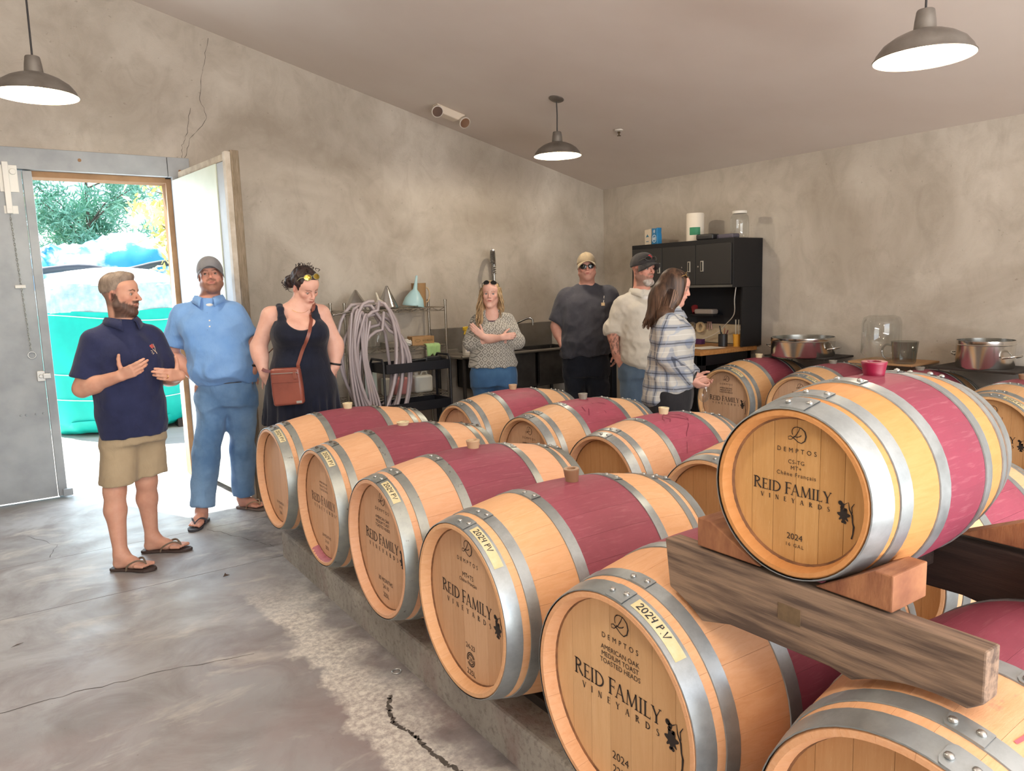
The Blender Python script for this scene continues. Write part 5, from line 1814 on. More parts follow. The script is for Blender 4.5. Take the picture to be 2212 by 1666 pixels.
def cone(a, b, ra, rb, flat=None, c=None):
    """tapered round limb; flat=(axis, factor) squashes it; c=list of (point, normal) trims"""
    a, b = np.array(a, float), np.array(b, float)
    ab = b - a
    L2 = max(float(ab @ ab), 1e-9)

    def fn(X, Y, Z):
        px, py, pz = X - a[0], Y - a[1], Z - a[2]
        t_ = np.clip((px * ab[0] + py * ab[1] + pz * ab[2]) / L2, 0, 1)
        qx, qy, qz = px - t_ * ab[0], py - t_ * ab[1], pz - t_ * ab[2]
        if flat is not None:
            n, f = flat
            n = np.array(n, float) / np.linalg.norm(n)
            w = (qx * n[0] + qy * n[1] + qz * n[2]) * (1 / f - 1)
            qx, qy, qz = qx + w * n[0], qy + w * n[1], qz + w * n[2]
        d = np.sqrt(qx * qx + qy * qy + qz * qz) - (ra + (rb - ra) * t_)
        if flat is not None and flat[1] < 1:
            d = d * (0.5 + 0.5 * flat[1])
        for p, n in (c or ()):
            d = np.maximum(d, (X - p[0]) * n[0] + (Y - p[1]) * n[1] + (Z - p[2]) * n[2])
        return d
    lo, hi = _bb([a, b], max(ra, rb) * (1 if flat is None else max(1, flat[1])))
    return fn, lo, hi


def rotm(rx=0, ry=0, rz=0):
    return np.array(Euler((rx, ry, rz)).to_matrix())


def ell(c, r, M=None, cut=None):
    c, r = np.array(c, float), np.array(r, float)
    M = np.eye(3) if M is None else np.array(M)

    def fn(X, Y, Z):
        p = (X - c[0], Y - c[1], Z - c[2])
        q = [sum(M[j, i] * p[j] for j in range(3)) / r[i] for i in range(3)]
        k0 = np.sqrt(q[0] ** 2 + q[1] ** 2 + q[2] ** 2)
        k1 = np.sqrt((q[0] / r[0]) ** 2 + (q[1] / r[1]) ** 2 + (q[2] / r[2]) ** 2)
        d = k0 * (k0 - 1) / np.maximum(k1, 1e-4)
        for pt, n in (cut or ()):
            d = np.maximum(d, (X - pt[0]) * n[0] + (Y - pt[1]) * n[1] + (Z - pt[2]) * n[2])
        return d
    m = max(r)
    return fn, c - m, c + m


def loft(rows, n=2.3, off=0.0, yaw=0.0, folds=None):
    """rows (z, cx, cy, half-width, half-depth) bottom to top, smooth between"""
    A = np.array(sorted(rows), float)
    z = A[:, 0]
    zz = np.linspace(z[0], z[-1], 160)
    cols = []
    for i in range(1, 5):
        y = A[:, i]
        m = np.gradient(y, z) if len(z) > 2 else np.full(len(z), (y[-1] - y[0]) / (z[-1] - z[0]))
        k = np.clip(np.searchsorted(z, zz) - 1, 0, len(z) - 2)
        hh = z[k + 1] - z[k]
        t_ = (zz - z[k]) / hh
        cols.append((2 * t_ ** 3 - 3 * t_ ** 2 + 1) * y[k] + (t_ ** 3 - 2 * t_ ** 2 + t_) * hh * m[k] + (-2 * t_ ** 3 + 3 * t_ ** 2) * y[k + 1] + (t_ ** 3 - t_ ** 2) * hh * m[k + 1])
    cy_, sy_ = math.cos(yaw), math.sin(yaw)

    def fn(X, Y, Z):
        zq = Z + 0 * Z
        cx, cy, a, b = [np.interp(zq, zz, q) for q in cols]
        a, b = a + off, b + off
        u0, v0 = X - cx, Y - cy
        u, v = u0 * cy_ + v0 * sy_, -u0 * sy_ + v0 * cy_
        if folds is not None:
            th = np.arctan2(v, u)
            w = folds(th, Z)
            a, b = a + w, b + w
        k = ((np.abs(u) / a) ** n + (np.abs(v) / b) ** n) ** (1 / n)
        d = (k - 1) * np.minimum(a, b)
        return np.maximum(d, np.maximum(Z - z[-1] - off, z[0] - Z - (off if off < 0.02 else 0)))
    w = float(np.max(A[:, 3:5])) + off + 0.04
    lo = (A[:, 1].min() - w, A[:, 2].min() - w, z[0] - 0.01 - off)
    hi = (A[:, 1].max() + w, A[:, 2].max() + w, z[-1] + off + 0.01)
    return fn, lo, hi


def sines(seed, n=7, f=(9, 30), zs=1.0):
    """cheap smooth noise in -1..1 for cloth"""
    N = np.random.default_rng(seed)
    K = N.normal(0, 1, (n, 3))
    K /= np.linalg.norm(K, axis=1)[:, None]
    K *= N.uniform(f[0], f[1], (n, 1))
    K[:, 2] *= zs
    ph = N.uniform(0, 6.28, n)

    def fn(X, Y, Z):
        r = 0
        for k, p in zip(K, ph):
            r = r + np.sin(X * k[0] + Y * k[1] + Z * k[2] + p)
        return r / n * 1.6
    return fn


def lerp(a, b, t_):
    return np.array(a, float) * (1 - t_) + np.array(b, float) * t_


def nrm(v):
    v = np.array(v, float)
    return v / max(np.linalg.norm(v), 1e-9)


# ---- hand: palm plus five jointed fingers
def hand(S, w, d, pn, side, curl=(0.5,) * 4, thumb=(0.6, 0.3), spread=0.10, sc=1.0, index_out=0.0):
    """w wrist, d pointing direction, pn palm normal, side=+1 thumb towards cross(d,pn)"""
    d, pn = nrm(d), nrm(pn)
    pn = nrm(pn - d * (d @ pn))
    t_ = np.cross(d, pn) * side
    w = np.array(w, float)
    k = sc
    for q, (o, L) in enumerate(((0.026, 0.088), (0.008, 0.092), (-0.010, 0.088), (-0.026, 0.080))):
        S.add(cone(w + t_ * o * 0.55 * k + d * 0.006, w + t_ * o * k + d * L * k, 0.0165 * k, 0.0125 * k), 0.012)
    S.add(cone(w + t_ * 0.012 * k + d * 0.02 * k + pn * 0.006, w + t_ * 0.02 * k + d * 0.05 * k + pn * 0.008, 0.016 * k, 0.013 * k), 0.012)
    Ls = ((0.043, 0.025, 0.02), (0.047, 0.029, 0.021), (0.044, 0.027, 0.02), (0.034, 0.02, 0.018))
    for q, (o, L0) in enumerate(((0.026, 0.088), (0.008, 0.092), (-0.010, 0.088), (-0.026, 0.080))):
        p = w + t_ * o * k + d * L0 * k
        a = curl[q] * 0.55
        dd = nrm(d + t_ * spread * (1.3 - 0.9 * q))
        for j in range(3):
            v = dd * math.cos(a) + pn * math.sin(a)
            e = p + v * Ls[q][j] * k
            r0 = (0.0106, 0.0096, 0.0086)[j] * (0.9 if q == 3 else 1) * k
            S.add(cone(p, e, r0, r0 * 0.88), 0.004)
            p = e
            a += curl[q] * (0.95 if j == 0 else 0.7)
    p = w + t_ * 0.024 * k + d * 0.024 * k + pn * 0.006
    up, fw = thumb
    v = nrm(t_ * up + d * (1 - up) * 0.9 + pn * fw)
    for j, L in enumerate((0.037, 0.030, 0.024)):
        e = p + v * L * k
        S.add(cone(p, e, (0.0145, 0.0112, 0.0098)[j] * k, (0.0112, 0.0098, 0.0085)[j] * k), 0.006)
        p = e
        v = nrm(v + d * 0.30)


def foot(S, ank, heel, toe, sole=0.018, k=1.0, toes=True):
    """bare foot between heel and toe points at floor height"""
    ank, heel, toe = [np.array(q, float) for q in (ank, heel, toe)]
    d = nrm(toe - heel)
    L = np.linalg.norm(toe - heel)
    s = np.array([d[1], -d[0], 0])
    z = np.array([0, 0, 1.0])
    h0 = heel + d * 0.03 + z * (sole + 0.026)
    S.add(cone(ank, h0, 0.036 * k, 0.030 * k), 0.02)
    mid = heel + d * L * 0.5 + z * (sole + 0.032)
    S.add(cone(ank + d * 0.01 - z * 0.01, mid, 0.036 * k, 0.027 * k), 0.03)
    ball = heel + d * L * 0.70 + z * (sole + 0.018)
    S.add(cone(h0, mid - z * 0.008, 0.029 * k, 0.026 * k), 0.02)
    S.add(cone(mid, ball, 0.030 * k, 0.020 * k, (z, 0.8)), 0.03)
    for q in range(5):
        o = (-2 + q) * 0.0165
        return_ = L * (0.27 - 0.028 * q)
        a = ball + s * o * k - d * 0.01
        S.add(cone(a, ball + s * o * 1.05 * k + d * (return_ - 0.005) - z * 0.004, 0.0125 * k if q else 0.015 * k, 0.0088 * k if q else 0.012 * k), 0.006)


# ---- head, local frame: x person's right, y forward, z up, origin mid-head at ear height
class Head:
    def __init__(s, pos, yaw=0.0, pitch=0.0, roll=0.0, k=1.0, fem=False, jaw=1.0):
        """pitch>0 looks up"""
        s.p = np.array(pos, float)
        s.M = np.array((Euler((0, 0, yaw)).to_matrix() @ Euler((pitch, 0, 0)).to_matrix() @ Euler((0, roll, 0)).to_matrix()))
        s.k, s.fem, s.jaw = k, fem, jaw

    def w(s, x, y, z):
        return s.p + s.M @ (np.array([x, y, z]) * s.k)

    def loc(s, V):
        return (V - s.p) @ s.M / s.k

    def E(s, c, r, M=None):
        return ell(s.w(*c), np.array(r) * s.k, s.M if M is None else s.M @ M)

    def C(s, a, b, ra, rb, **kw):
        return cone(s.w(*a), s.w(*b), ra * s.k, rb * s.k, **kw)

    def sculpt(s, S, mouth=0.0, smile=0.0):
        f, j = s.fem, s.jaw
        S.add(s.E((0, -0.014, 0.040), (0.072, 0.093, 0.083)), 0.0)
        S.add(s.E((0, 0.022, -0.025), (0.061 * (0.96 if f else 1), 0.066, 0.088)), 0.03)
        S.add(s.E((0, 0.045, 0.050), (0.058, 0.047, 0.042)), 0.03)
        for q in (-1, 1):
            S.add(s.C((0.050 * q * j, 0.0, -0.052), (0.012 * q, 0.068, -0.097), 0.020 * j, 0.017 * j), 0.03)
            S.add(s.E((0.040 * q, 0.058, -0.016), (0.020, 0.020, 0.018)), 0.02)
        S.add(s.E((0, 0.070, -0.097), (0.022 * j, 0.018, 0.018)), 0.02)
        S.add(s.C((-0.032, 0.076, 0.026), (0.032, 0.076, 0.026), 0.012 if not f else 0.009, 0.012 if not f else 0.009), 0.012)
        for q in (-1, 1):
            S.add(s.E((0.031 * q, 0.094, 0.006), (0.017, 0.014, 0.0105)), 0.012, 's')
        S.add(s.C((0, 0.086, 0.018), (0, 0.107 if f else 0.112, -0.022), 0.0075, 0.0105), 0.012)
        for q in (-1, 1):
            S.add(s.E((0.012 * q, 0.096, -0.026), (0.0075, 0.009, 0.0065)), 0.006)
            S.add(s.C((0.018 * q, 0.0815, 0.0135), (0.044 * q, 0.072, 0.0115), 0.0052, 0.0046), 0.004)
            S.add(s.C((0.020 * q, 0.0795, -0.0005), (0.042 * q, 0.071, 0.0005), 0.0042, 0.0036), 0.004)
        S.add(s.E((0, 0.080, -0.050), (0.030, 0.018, 0.022)), 0.015)
        S.add(s.C((-0.020, 0.0885, -0.050 + smile), (0, 0.0975, -0.0485), 0.0045, 0.0055), 0.004)
        S.add(s.C((0.020, 0.0885, -0.050 + smile), (0, 0.0975, -0.0485), 0.0045, 0.0055), 0.004)
        S.add(s.C((-0.015, 0.088, -0.0615 + smile - mouth), (0.015, 0.088, -0.0615 + smile - mouth), 0.006, 0.006), 0.004)
        S.add(s.E((0, 0.102, -0.0555 + smile * 0.4 - mouth * 0.5), (0.021, 0.012, 0.0022 + mouth * 0.55)), 0.003, 's')
        for q in (-1, 1):
            S.add(s.E((0.0725 * q, -0.012, -0.002), (0.0075, 0.018, 0.031), rotm(R(-12), 0, R(-18 * q))), 0.006)
            S.add(s.E((0.080 * q, -0.008, -0.001), (0.0055, 0.009, 0.017), rotm(R(-12), 0, R(-18 * q))), 0.004, 's')

    def eyes(s, parent, iris, lidded=0.0, gaze=(0, 0)):
        for q in (-1, 1):
            b = MB()
            b.sphere((0, 0, 0), 0.0112, 16, 10)
            o = b.build('eye', [mat('shaded_eye_white', '#a3978f', 0.3)], parent, None, None, 80)  # eye white darkened, shading put into its colour
            o.matrix_local = Matrix.LocRotScale(Vector(s.w(0.031 * q, 0.0722, 0.0060)), Matrix(s.M.tolist()).to_quaternion(), Vector((s.k,) * 3))
            ir = MB().lathe([(0.0, 0.0116), (0.0058, 0.0104), (0.0064, 0.0098)], (0, 0, 0), 14, 'y', cap=False).build('iris', iris, o, smooth=80)
            ir.rotation_euler = (gaze[1], 0, gaze[0])
            MB().lathe([(0.0, 0.0120), (0.0028, 0.0116)], (0, 0, 0), 10, 'y', cap=False).build('pupil', M_BLACK, ir)


def skin_mat():
    t = NT('skin')
    c = t.n('VertexColor', layer_name='Col').outputs[0]
    v = t.tc('Object')
    n1 = t.noise(v, 18, 5, 0.6)
    c = t.mix(t.ramp(n1, 0.35, 0.7, 0, 0.22), c, t.mix(1.0, c, srgb('#d08a78'), 'MULTIPLY'))
    return t.out(col=c, rough=0.5, spec=0.35, sss=0.06, normal=t.bump(t.noise(v, 260, 2), 0.06, 0.001))


M_SKIN = skin_mat()
M_SKIN.node_tree.nodes['Principled BSDF'].inputs['Subsurface Radius'].default_value = (0.02, 0.008, 0.005)
M_IRISB = mat('brown_iris', '#4a3222', 0.2)
M_IRISG = mat('grey_blue_iris', '#6b7c86', 0.2)


def sm(x, a, b):
    t_ = np.clip((x - a) / (b - a), 0, 1)
    return t_ * t_ * (3 - 2 * t_)


def face_paint(H, skin, lip='#a8625a', brow='#4a3424', brow_s=0.8, beard=None, beard_s=0.0, mous=1.0, stub=0.0, extra=None, grey=None, low=-0.075, cheek='#c9786a'):
    sk, lp, bw, ck = [np.array(srgb(q)) for q in (skin, lip, brow, cheek)]
    bd = np.array(srgb(beard)) if beard else None
    gy = np.array(srgb(grey)) if grey else None

    def fn(V):
        L = H.loc(V)
        x, y, z = np.abs(L[:, 0]), L[:, 1], L[:, 2]
        C = np.tile(sk, (len(V), 1))
        on = sm(-np.abs(z + 0.0), -0.16, -0.12) * sm(y, -0.12, -0.1)

        def put(m, col):
            nonlocal C
            m = np.clip(m, 0, 1)[:, None]
            C = C * (1 - m) + np.array(col) * m
        head = (np.linalg.norm(L, axis=1) < 0.16)
        put(head * 0.30 * np.exp(-((x - 0.045) / 0.02) ** 2 - ((z + 0.022) / 0.02) ** 2) * (y > 0.03), ck)
        put(head * 0.35 * np.exp(-(x / 0.013) ** 2 - ((z + 0.02) / 0.012) ** 2) * (y > 0.09), ck)
        put(head * 0.4 * (x > 0.068) * (np.abs(z) < 0.04) * (y < 0.03), ck)
        nz = (np.sin(L[:, 0] * 700) + np.sin(L[:, 2] * 900 + L[:, 0] * 300) + np.sin(L[:, 1] * 800)) * 0.0012
        if bd is not None:
            # jaw, chin and upper lip
            line = -0.050 + 0.014 * sm(x, 0.04, 0.06) + 0.050 * sm(-y, -0.030, -0.006) + nz * 2
            m = sm(line - z, -0.006, 0.008) * sm(y, -0.022, -0.005) * sm(z, -0.135, -0.122)
            mo = np.exp(-(np.maximum(x - 0.026, 0) / 0.006) ** 2) * sm(-np.abs(z + 0.039), -0.011, -0.006) * (y > 0.06) * mous
            gap = np.exp(-(x / 0.02) ** 2) * sm(-np.abs(z + 0.055), -0.0095, -0.005) * (y > 0.08)
            m = np.maximum(m, mo) * (1 - gap)
            col = bd
            put(m * head * beard_s * (0.92 + 25 * nz), col)
            if gy is not None:
                g = np.exp(-(x / 0.032) ** 2) * sm(-z, 0.066, 0.085)
                put(m * head * g * 0.75, gy)
        if stub:
            put(stub * sm(-z, 0.035, 0.07) * sm(y, -0.01, 0.02) * head, np.array(srgb('#5a463c')))
        li = np.exp(-(np.maximum(x - 0.012, 0) / 0.008) ** 2) * sm(-np.abs(z + 0.0552), -0.0105, -0.006) * (y > 0.084)
        put(li * head * 0.75, lp)
        bz = 0.0255 + 0.004 * np.sin((x - 0.012) / 0.04 * PI) + nz
        b_ = sm(-np.abs(z - bz), -0.0055, -0.002) * sm(x, 0.009, 0.014) * sm(-x, -0.052, -0.043) * (y > 0.045)
        put(b_ * head * brow_s, bw)
        e_ = np.exp(-((x - 0.031) / 0.014) ** 2 - ((z - 0.0062) / 0.0085) ** 2) * (y > 0.05)
        put(e_ * head * 0.25, np.array(srgb('#8a5a4c')))
        lash = np.exp(-((x - 0.031) / 0.012) ** 4) * np.exp(-((z - 0.0115) / 0.0022) ** 2) * (y > 0.06)
        put(lash * head * 0.7, np.array(srgb('#3a2a22')))
        if extra:
            extra(V, L, put)
        return C
    return fn


# ---- cloth materials
def cloth(name, a, b=None, scale=300, bump_=0.25, rough=0.85, sheen=0.15, nscale=5, **kw):
    t = NT(name)
    v = t.tc('Object')
    c = srgb(a)
    if b:
        c = t.mix(t.ramp(t.noise(v, nscale, 5, 0.6), 0.35, 0.65), srgb(a), srgb(b))
    h1 = t.noise(v, scale, 2)
    h2 = t.noise(t.n('Mapping', {'Vector': v, 'Scale': (1, 1, 0.45)}).outputs[0], 13, 4, 0.55, 0.8)
    nb = t.n('Bump', {'Height': h2, 'Strength': 0.35, 'Distance': 0.02})
    n2 = t.n('Bump', {'Height': h1, 'Strength': bump_, 'Distance': 0.002, 'Normal': nb.outputs[0]})
    return t.out(col=c, rough=rough, spec=0.2, sheen=sheen, normal=n2.outputs[0], **kw)


def build_body(root, S, H, paint, name='body'):
    return S.build(name, M_SKIN, root, paint)


def limb(S, a, b, c, ra, rb, rc, k=0.02):
    """two-segment tapered limb with a muscle belly"""
    a, b, c = [np.array(q, float) for q in (a, b, c)]
    S.add(cone(a, b, ra, rb), k)
    S.add(cone(b, lerp(b, c, 0.35), rb, max(rb, rc) * (1.02 if rb > rc * 1.2 else 1)), k)
    S.add(cone(lerp(b, c, 0.25), c, rb * 0.98, rc), k)


def add_shoe(root, a, d, m, L=0.28, name='shoe'):
    a, d = np.array(a, float), nrm(d)
    S = SDF(a - 0.25, a + V3(0.25, 0.25, 0.2), 0.009)
    h0 = a - d * 0.06
    S.add(cone((h0[0], h0[1], 0.045), (a + d * 0.06)[:2].tolist() + [0.045], 0.042, 0.04), 0)
    S.add(cone((a + d * 0.03)[:2].tolist() + [0.045], (a + d * (L - 0.12))[:2].tolist() + [0.034], 0.042, 0.036, ((0, 0, 1), 0.9)), 0.02)
    S.add(cone((a[0], a[1], 0.05), (a[0], a[1], 0.13), 0.045, 0.05), 0.02)
    S.cut((0, 0, 0.002), (0, 0, -1))
    return S.build(name, m, root)


def collar(root, c, r, yaw, tilt, m, h_=0.035, open_=0.55, name='collar', drop=0.06):
    """turned-down shirt collar: a folded band round the neck, open at the front"""
    vs, fs = [], []
    n = 30
    M = Euler((tilt, 0, yaw)).to_matrix()
    for i in range(n + 1):
        a = PI / 2 + open_ + (2 * PI - 2 * open_) * i / n
        fr = abs(i / n - 0.5) * 2
        pt = fr ** 6
        for (dr, dz) in ((-0.004, -0.012), (0.0, h_ * 0.8), (0.006, h_), (0.018 + 0.012 * pt, h_ * 0.45), (0.026 + 0.02 * pt, -0.012 - drop * 0.5 * pt)):
            rr = r + dr
            p = Vector((rr * math.cos(a) * 1.08, rr * math.sin(a), dz - 0.05 * fr ** 2.2))
            vs.append(M @ p + Vector(c))
    for i in range(n):
        for j in range(4):
            fs.append((i * 5 + j, i * 5 + j + 1, i * 5 + j + 6, i * 5 + j + 5))
    o = MB().add(vs, fs).build(name, m, root, smooth=60)
    o.modifiers.new('s', 'SOLIDIFY').thickness = 0.004
    return o


def cap_hat(root, H, m, m2=None, name='cap', pitch=0.0, yaw=0.0, lowz=0.050, bl=0.075):
    """baseball cap with a curved peak; thin crown shell plus brim"""
    S = SDF(H.p - 0.22, H.p + 0.24, 0.006)
    k = H.k
    up = H.M @ np.array([0, math.sin(-pitch) * 0, 1.0])
    base = H.w(0, 0.0, lowz)
    nrmz = H.M @ rotm(pitch, 0, 0) @ np.array([0, 0, 1.0])
    S.add(ell(H.w(0, -0.013, 0.044), np.array((0.086, 0.107, 0.094)) * k, H.M), 0)
    S.add(ell(H.w(0, 0.03, 0.075), np.array((0.06, 0.06, 0.055)) * k, H.M), 0.03)
    S.cut(H.w(0, -0.013, lowz - 0.020), -nrmz)
    crown = S.build(name, m, root)
    vs, fs = [], []
    n = 18
    for i in range(n + 1):
        a = R(22) + R(136) * i / n
        for j in range(6):
            f = j / 5
            s_ = math.sin(PI * i / n)
            x = 0.088 * math.cos(a) * (1 + 0.06 * f)
            y = -0.013 + 0.104 * math.sin(a) + bl * f * (s_ ** 0.55)
            z = lowz - 0.016 + 0.028 * (y - 0.06) / 0.1 * 0 - 0.016 * f - 0.48 * (x * x) / 0.087 * (0.5 + 0.7 * f) + 0.012
            q = rotm(pitch, 0, 0) @ np.array([x, y, z - lowz]) + np.array([0, 0, lowz])
            vs.append(tuple(H.w(*q)))
    for i in range(n):
        for j in range(5):
            fs.append((i * 6 + j, i * 6 + j + 1, i * 6 + j + 7, i * 6 + j + 6))
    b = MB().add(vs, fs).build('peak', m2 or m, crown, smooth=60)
    b.modifiers.new('s', 'SOLIDIFY').thickness = 0.004
    MB().sphere(tuple(H.w(0, -0.013, 0.139)), 0.007 * k, 8, 5).build('top_button', m, crown, smooth=80)
    return crown


def glasses(root, H, m_lens, m_frame, pos=(0, 0.098, 0.006), pitch=0.0, name='sunglasses', w=0.026, h_=0.019, temple=-0.10, group=None, drop=0.0):
    """two lenses, bridge, temples in the head frame"""
    e = empty(name, (0, 0, 0))
    e.parent = root
    q = Matrix(H.M.tolist()).to_quaternion() @ Euler((pitch, 0, 0)).to_quaternion()
    e.matrix_local = Matrix.LocRotScale(Vector(H.w(*pos)), q, Vector((H.k,) * 3))
    for s in (-1, 1):
        pts = [(0.033 * s + w * math.cos(a) * (1.0), -0.012 * abs(math.cos(a)) * (1 if math.cos(a) * s > 0 else 0.1), h_ * math.sin(a) * (1 if math.sin(a) > 0 else 1.05)) for a in [2 * PI * i / 20 for i in range(20)]]
        MB().tube(pts, 0.0022, 6, closed=True).build('frame_rim', m_frame, e, smooth=60)
        MB().add(pts + [(0.033 * s, 0.002, 0)], [(i, (i + 1) % 20, 20) for i in range(20)]).build('lens', m_lens, e, smooth=80)
        MB().tube([(0.057 * s, -0.011, 0.004), (0.074 * s, -0.03, 0.004), (0.079 * s, temple, 0.002 - drop)], 0.0025, 6).build('temple', m_frame, e, smooth=60)
    MB().tube([(-0.010, 0.0, 0.004), (0, 0.003, 0.006), (0.010, 0.0, 0.004)], 0.0022, 6).build('bridge', m_frame, e, smooth=60)
    return e


def strands(root, paths, r, mats_, name='hair_strands', seed=1):
    """many thin locks as tapered tubes"""
    b = MB()
    for P in paths:
        P2 = smooth_path(P, 4)
        n = len(P2)
        b.cur = b.cur
        b.tube(P2, [r * (0.35 + 0.9 * math.sin(PI * min(0.95, 0.12 + 0.80 * i / n)) ** 0.7) for i in range(n)], 5, flat=0.6)
    o = b.build(name, mats_, root, smooth=80)
    o['kind'] = 'stuff'
    return o


def hairm(name, a, b, streak=30, stretch=(1, 1, 0.12), rough=0.45):
    t = NT(name)
    v = t.n('Mapping', {'Vector': t.n('TexCoord').outputs['Object'], 'Scale': stretch}).outputs[0]
    n1 = t.noise(v, streak, 4, 0.6, 0.6)
    n2 = t.noise(v, streak * 4, 3, 0.7)
    c = t.mix(t.ramp(n1, 0.35, 0.65), srgb(a), srgb(b))
    return t.out(col=c, rough=rough, spec=0.4, normal=t.bump(n2, 0.5, 0.004))
from mathutils.bvhtree import BVHTree


def bvh(o):
    me = o.data
    return BVHTree.FromPolygons([v.co.copy() for v in me.vertices], [tuple(p.vertices) for p in me.polygons])


def decal(F, tree, org, right, dirn, m, parent, name, off=0.0015, up=(0, 0, 1)):
    """flat polygons thrown onto a cloth surface"""
    right, dirn, up = Vector(right).normalized(), Vector(dirn).normalized(), Vector(up)
    vs = []
    for x, y in F.v:
        p = Vector(org) + right * x + up * y
        h_ = tree.ray_cast(p, dirn, 1.0)
        q = h_[0] if h_[0] is not None else p + dirn * 0.1
        vs.append(q - dirn * off)
    return MB().add(vs, F.f).build(name, m, parent)


def taper(rows, zn, k=0.30):
    """slope the shoulders: narrow the rows just below the neck"""
    out = []
    A = np.array(sorted(rows), float)
    zs = sorted(set([round(float(z), 4) for z in A[:, 0]] + [zn - 0.12, zn - 0.08, zn - 0.05, zn - 0.025]))
    for z in zs:
        if z < A[0, 0] or z > A[-1, 0]:
            continue
        r = [float(np.interp(z, A[:, 0], A[:, i])) for i in range(1, 5)]
        t_ = min(max((z - (zn - 0.13)) / 0.13, 0), 1)
        f = 1 - k * math.sin(PI * t_ ** 0.9)
        out.append((z, r[0], r[1], r[2] * f, r[3] * (1 - 0.4 * k * math.sin(PI * t_))))
    return out


def shirt_loft(S, sp, rows, n=2.2, r0=0.058, r1=0.066):
    nb = np.array(sp['nb'], float)
    S.add(loft(taper(rows, nb[2] + 0.02), n), 0)
    for q in ('R', 'L'):
        S.add(cone(nb + V3(0, 0, -0.022), lerp(nb, sp[q][0], 0.88) + V3(0, 0, -0.004), r0, r1), 0.045)


def creases(seed, f=(16, 40), zs=1.0, n=5):
    """sharp-ridged cloth noise, about -1..1"""
    a, b, c = sines(seed, n, f, zs), sines(seed + 100, n, (f[0] * 1.7, f[1] * 1.9), zs), sines(seed + 200, 4, (4, 9), 1)

    def fn(X, Y, Z):
        w = 0.5 + 0.5 * np.clip(c(X, Y, Z) * 1.3, -1, 1)
        return -(1 - 2.2 * np.abs(a(X, Y, Z))) * (0.35 + 0.65 * w) - 0.35 * (1 - 2.2 * np.abs(b(X, Y, Z)))
    return fn


def figure(root, sp, skin_paint, name='body'):
    """one continuous body surface from the joint positions"""
    H = sp['H']
    hz = H.p
    bands = [(hz - 0.15, hz + 0.16, 0.0042)]
    for hd in sp.get('hands', ()):
        w, d = np.array(hd['w'], float), nrm(hd['d'])
        if hd.get('fine', True):
            c = w + d * 0.09
            bands.append((c - 0.12, c + 0.12, 0.0048))
    for ft in sp.get('feet', ()):
        a = np.array(list(ft[1][:2]) + [0.0])
        b_ = np.array(list(ft[2][:2]) + [0.0])
        bands.append((np.minimum(a, b_) - V3(.06, .06, .01), np.maximum(a, b_) + V3(.06, .06, 0.11), 0.0055))
    S = SDF((-0.55, -0.45, -0.02), (0.55, 0.55, hz[2] + 0.2), 0.0145, bands)
    H.sculpt(S, sp.get('mouth', 0.0), sp.get('smile', 0.0))
    nr = sp.get('neck', 0.056)
    nb = np.array(sp['nb'], float)
    S.add(cone(nb - V3(0, 0, 0.03), H.w(0, -0.022, -0.045), nr * 1.12, nr * 0.96), 0.03)
    S.add(cone(H.w(0, 0.02, -0.085), nb + V3(0, 0.02, 0), nr * 0.7, nr * 0.9), 0.03)
    S.add(loft(taper(sp['rows'], nb[2] + 0.01), 2.2, sp.get('boff', -0.016)), 0.03)
    ar = sp.get('arm', (0.058, 0.044, 0.030))
    for sh, el, wr in (sp['R'], sp['L']):
        S.add(cone(nb + V3(0, 0, -0.02), sh, 0.042, ar[0] * 0.85), 0.05)
        limb(S, sh, el, wr, ar[0], ar[1], ar[2], 0.03)
    for hd in sp.get('hands', ()):
        hand(S, hd['w'], hd['d'], hd['pn'], hd['side'], hd.get('curl', (0.5,) * 4), hd.get('thumb', (0.6, 0.3)), hd.get('spread', 0.10), hd.get('sc', 1.0))
    lr = sp.get('leg', (0.085, 0.058, 0.040))
    for hp, kn, an in sp['legs']:
        S.add(cone(hp, kn, lr[0], lr[1]), 0.04)
        mid = lerp(kn, an, 0.32) + V3(0, -0.018, 0)
        S.add(cone(kn, mid, lr[1] * 0.94, lr[1] * 0.98), 0.03)
        S.add(cone(mid, an, lr[1] * 0.95, lr[2] * 0.86), 0.03)
    for an, he, to in sp.get('feet', ()):
        foot(S, an, he, to, sp.get('sole', 0.018))
    if 'post' in sp:
        sp['post'](S)
    return build_body(root, S, H, skin_paint, name)


def garment(lo, hi, h=0.010, bands=()):
    return SDF(lo, hi, h, bands)


def sleeve(S, sh, el, r0, r1, end, k=0.035, wr=None, r2=None, end2=None):
    """sleeve along the upper arm, cut square at fraction `end`; optional forearm part to end2"""
    sh, el = np.array(sh, float), np.array(el, float)
    if wr is None:
        e = lerp(sh, el, end)
        n = nrm(el - sh)
        S.add(cone(sh, sh + (el - sh) * (end + 0.25), r0, r1, c=[(e, n)]), k)
    else:
        wr = np.array(wr, float)
        S.add(cone(sh, el, r0, r1), k)
        e = lerp(el, wr, end2)
        n = nrm(wr - el)
        S.add(cone(el, el + (wr - el) * (end2 + 0.2), r1, r2, c=[(e, n)]), 0.02)


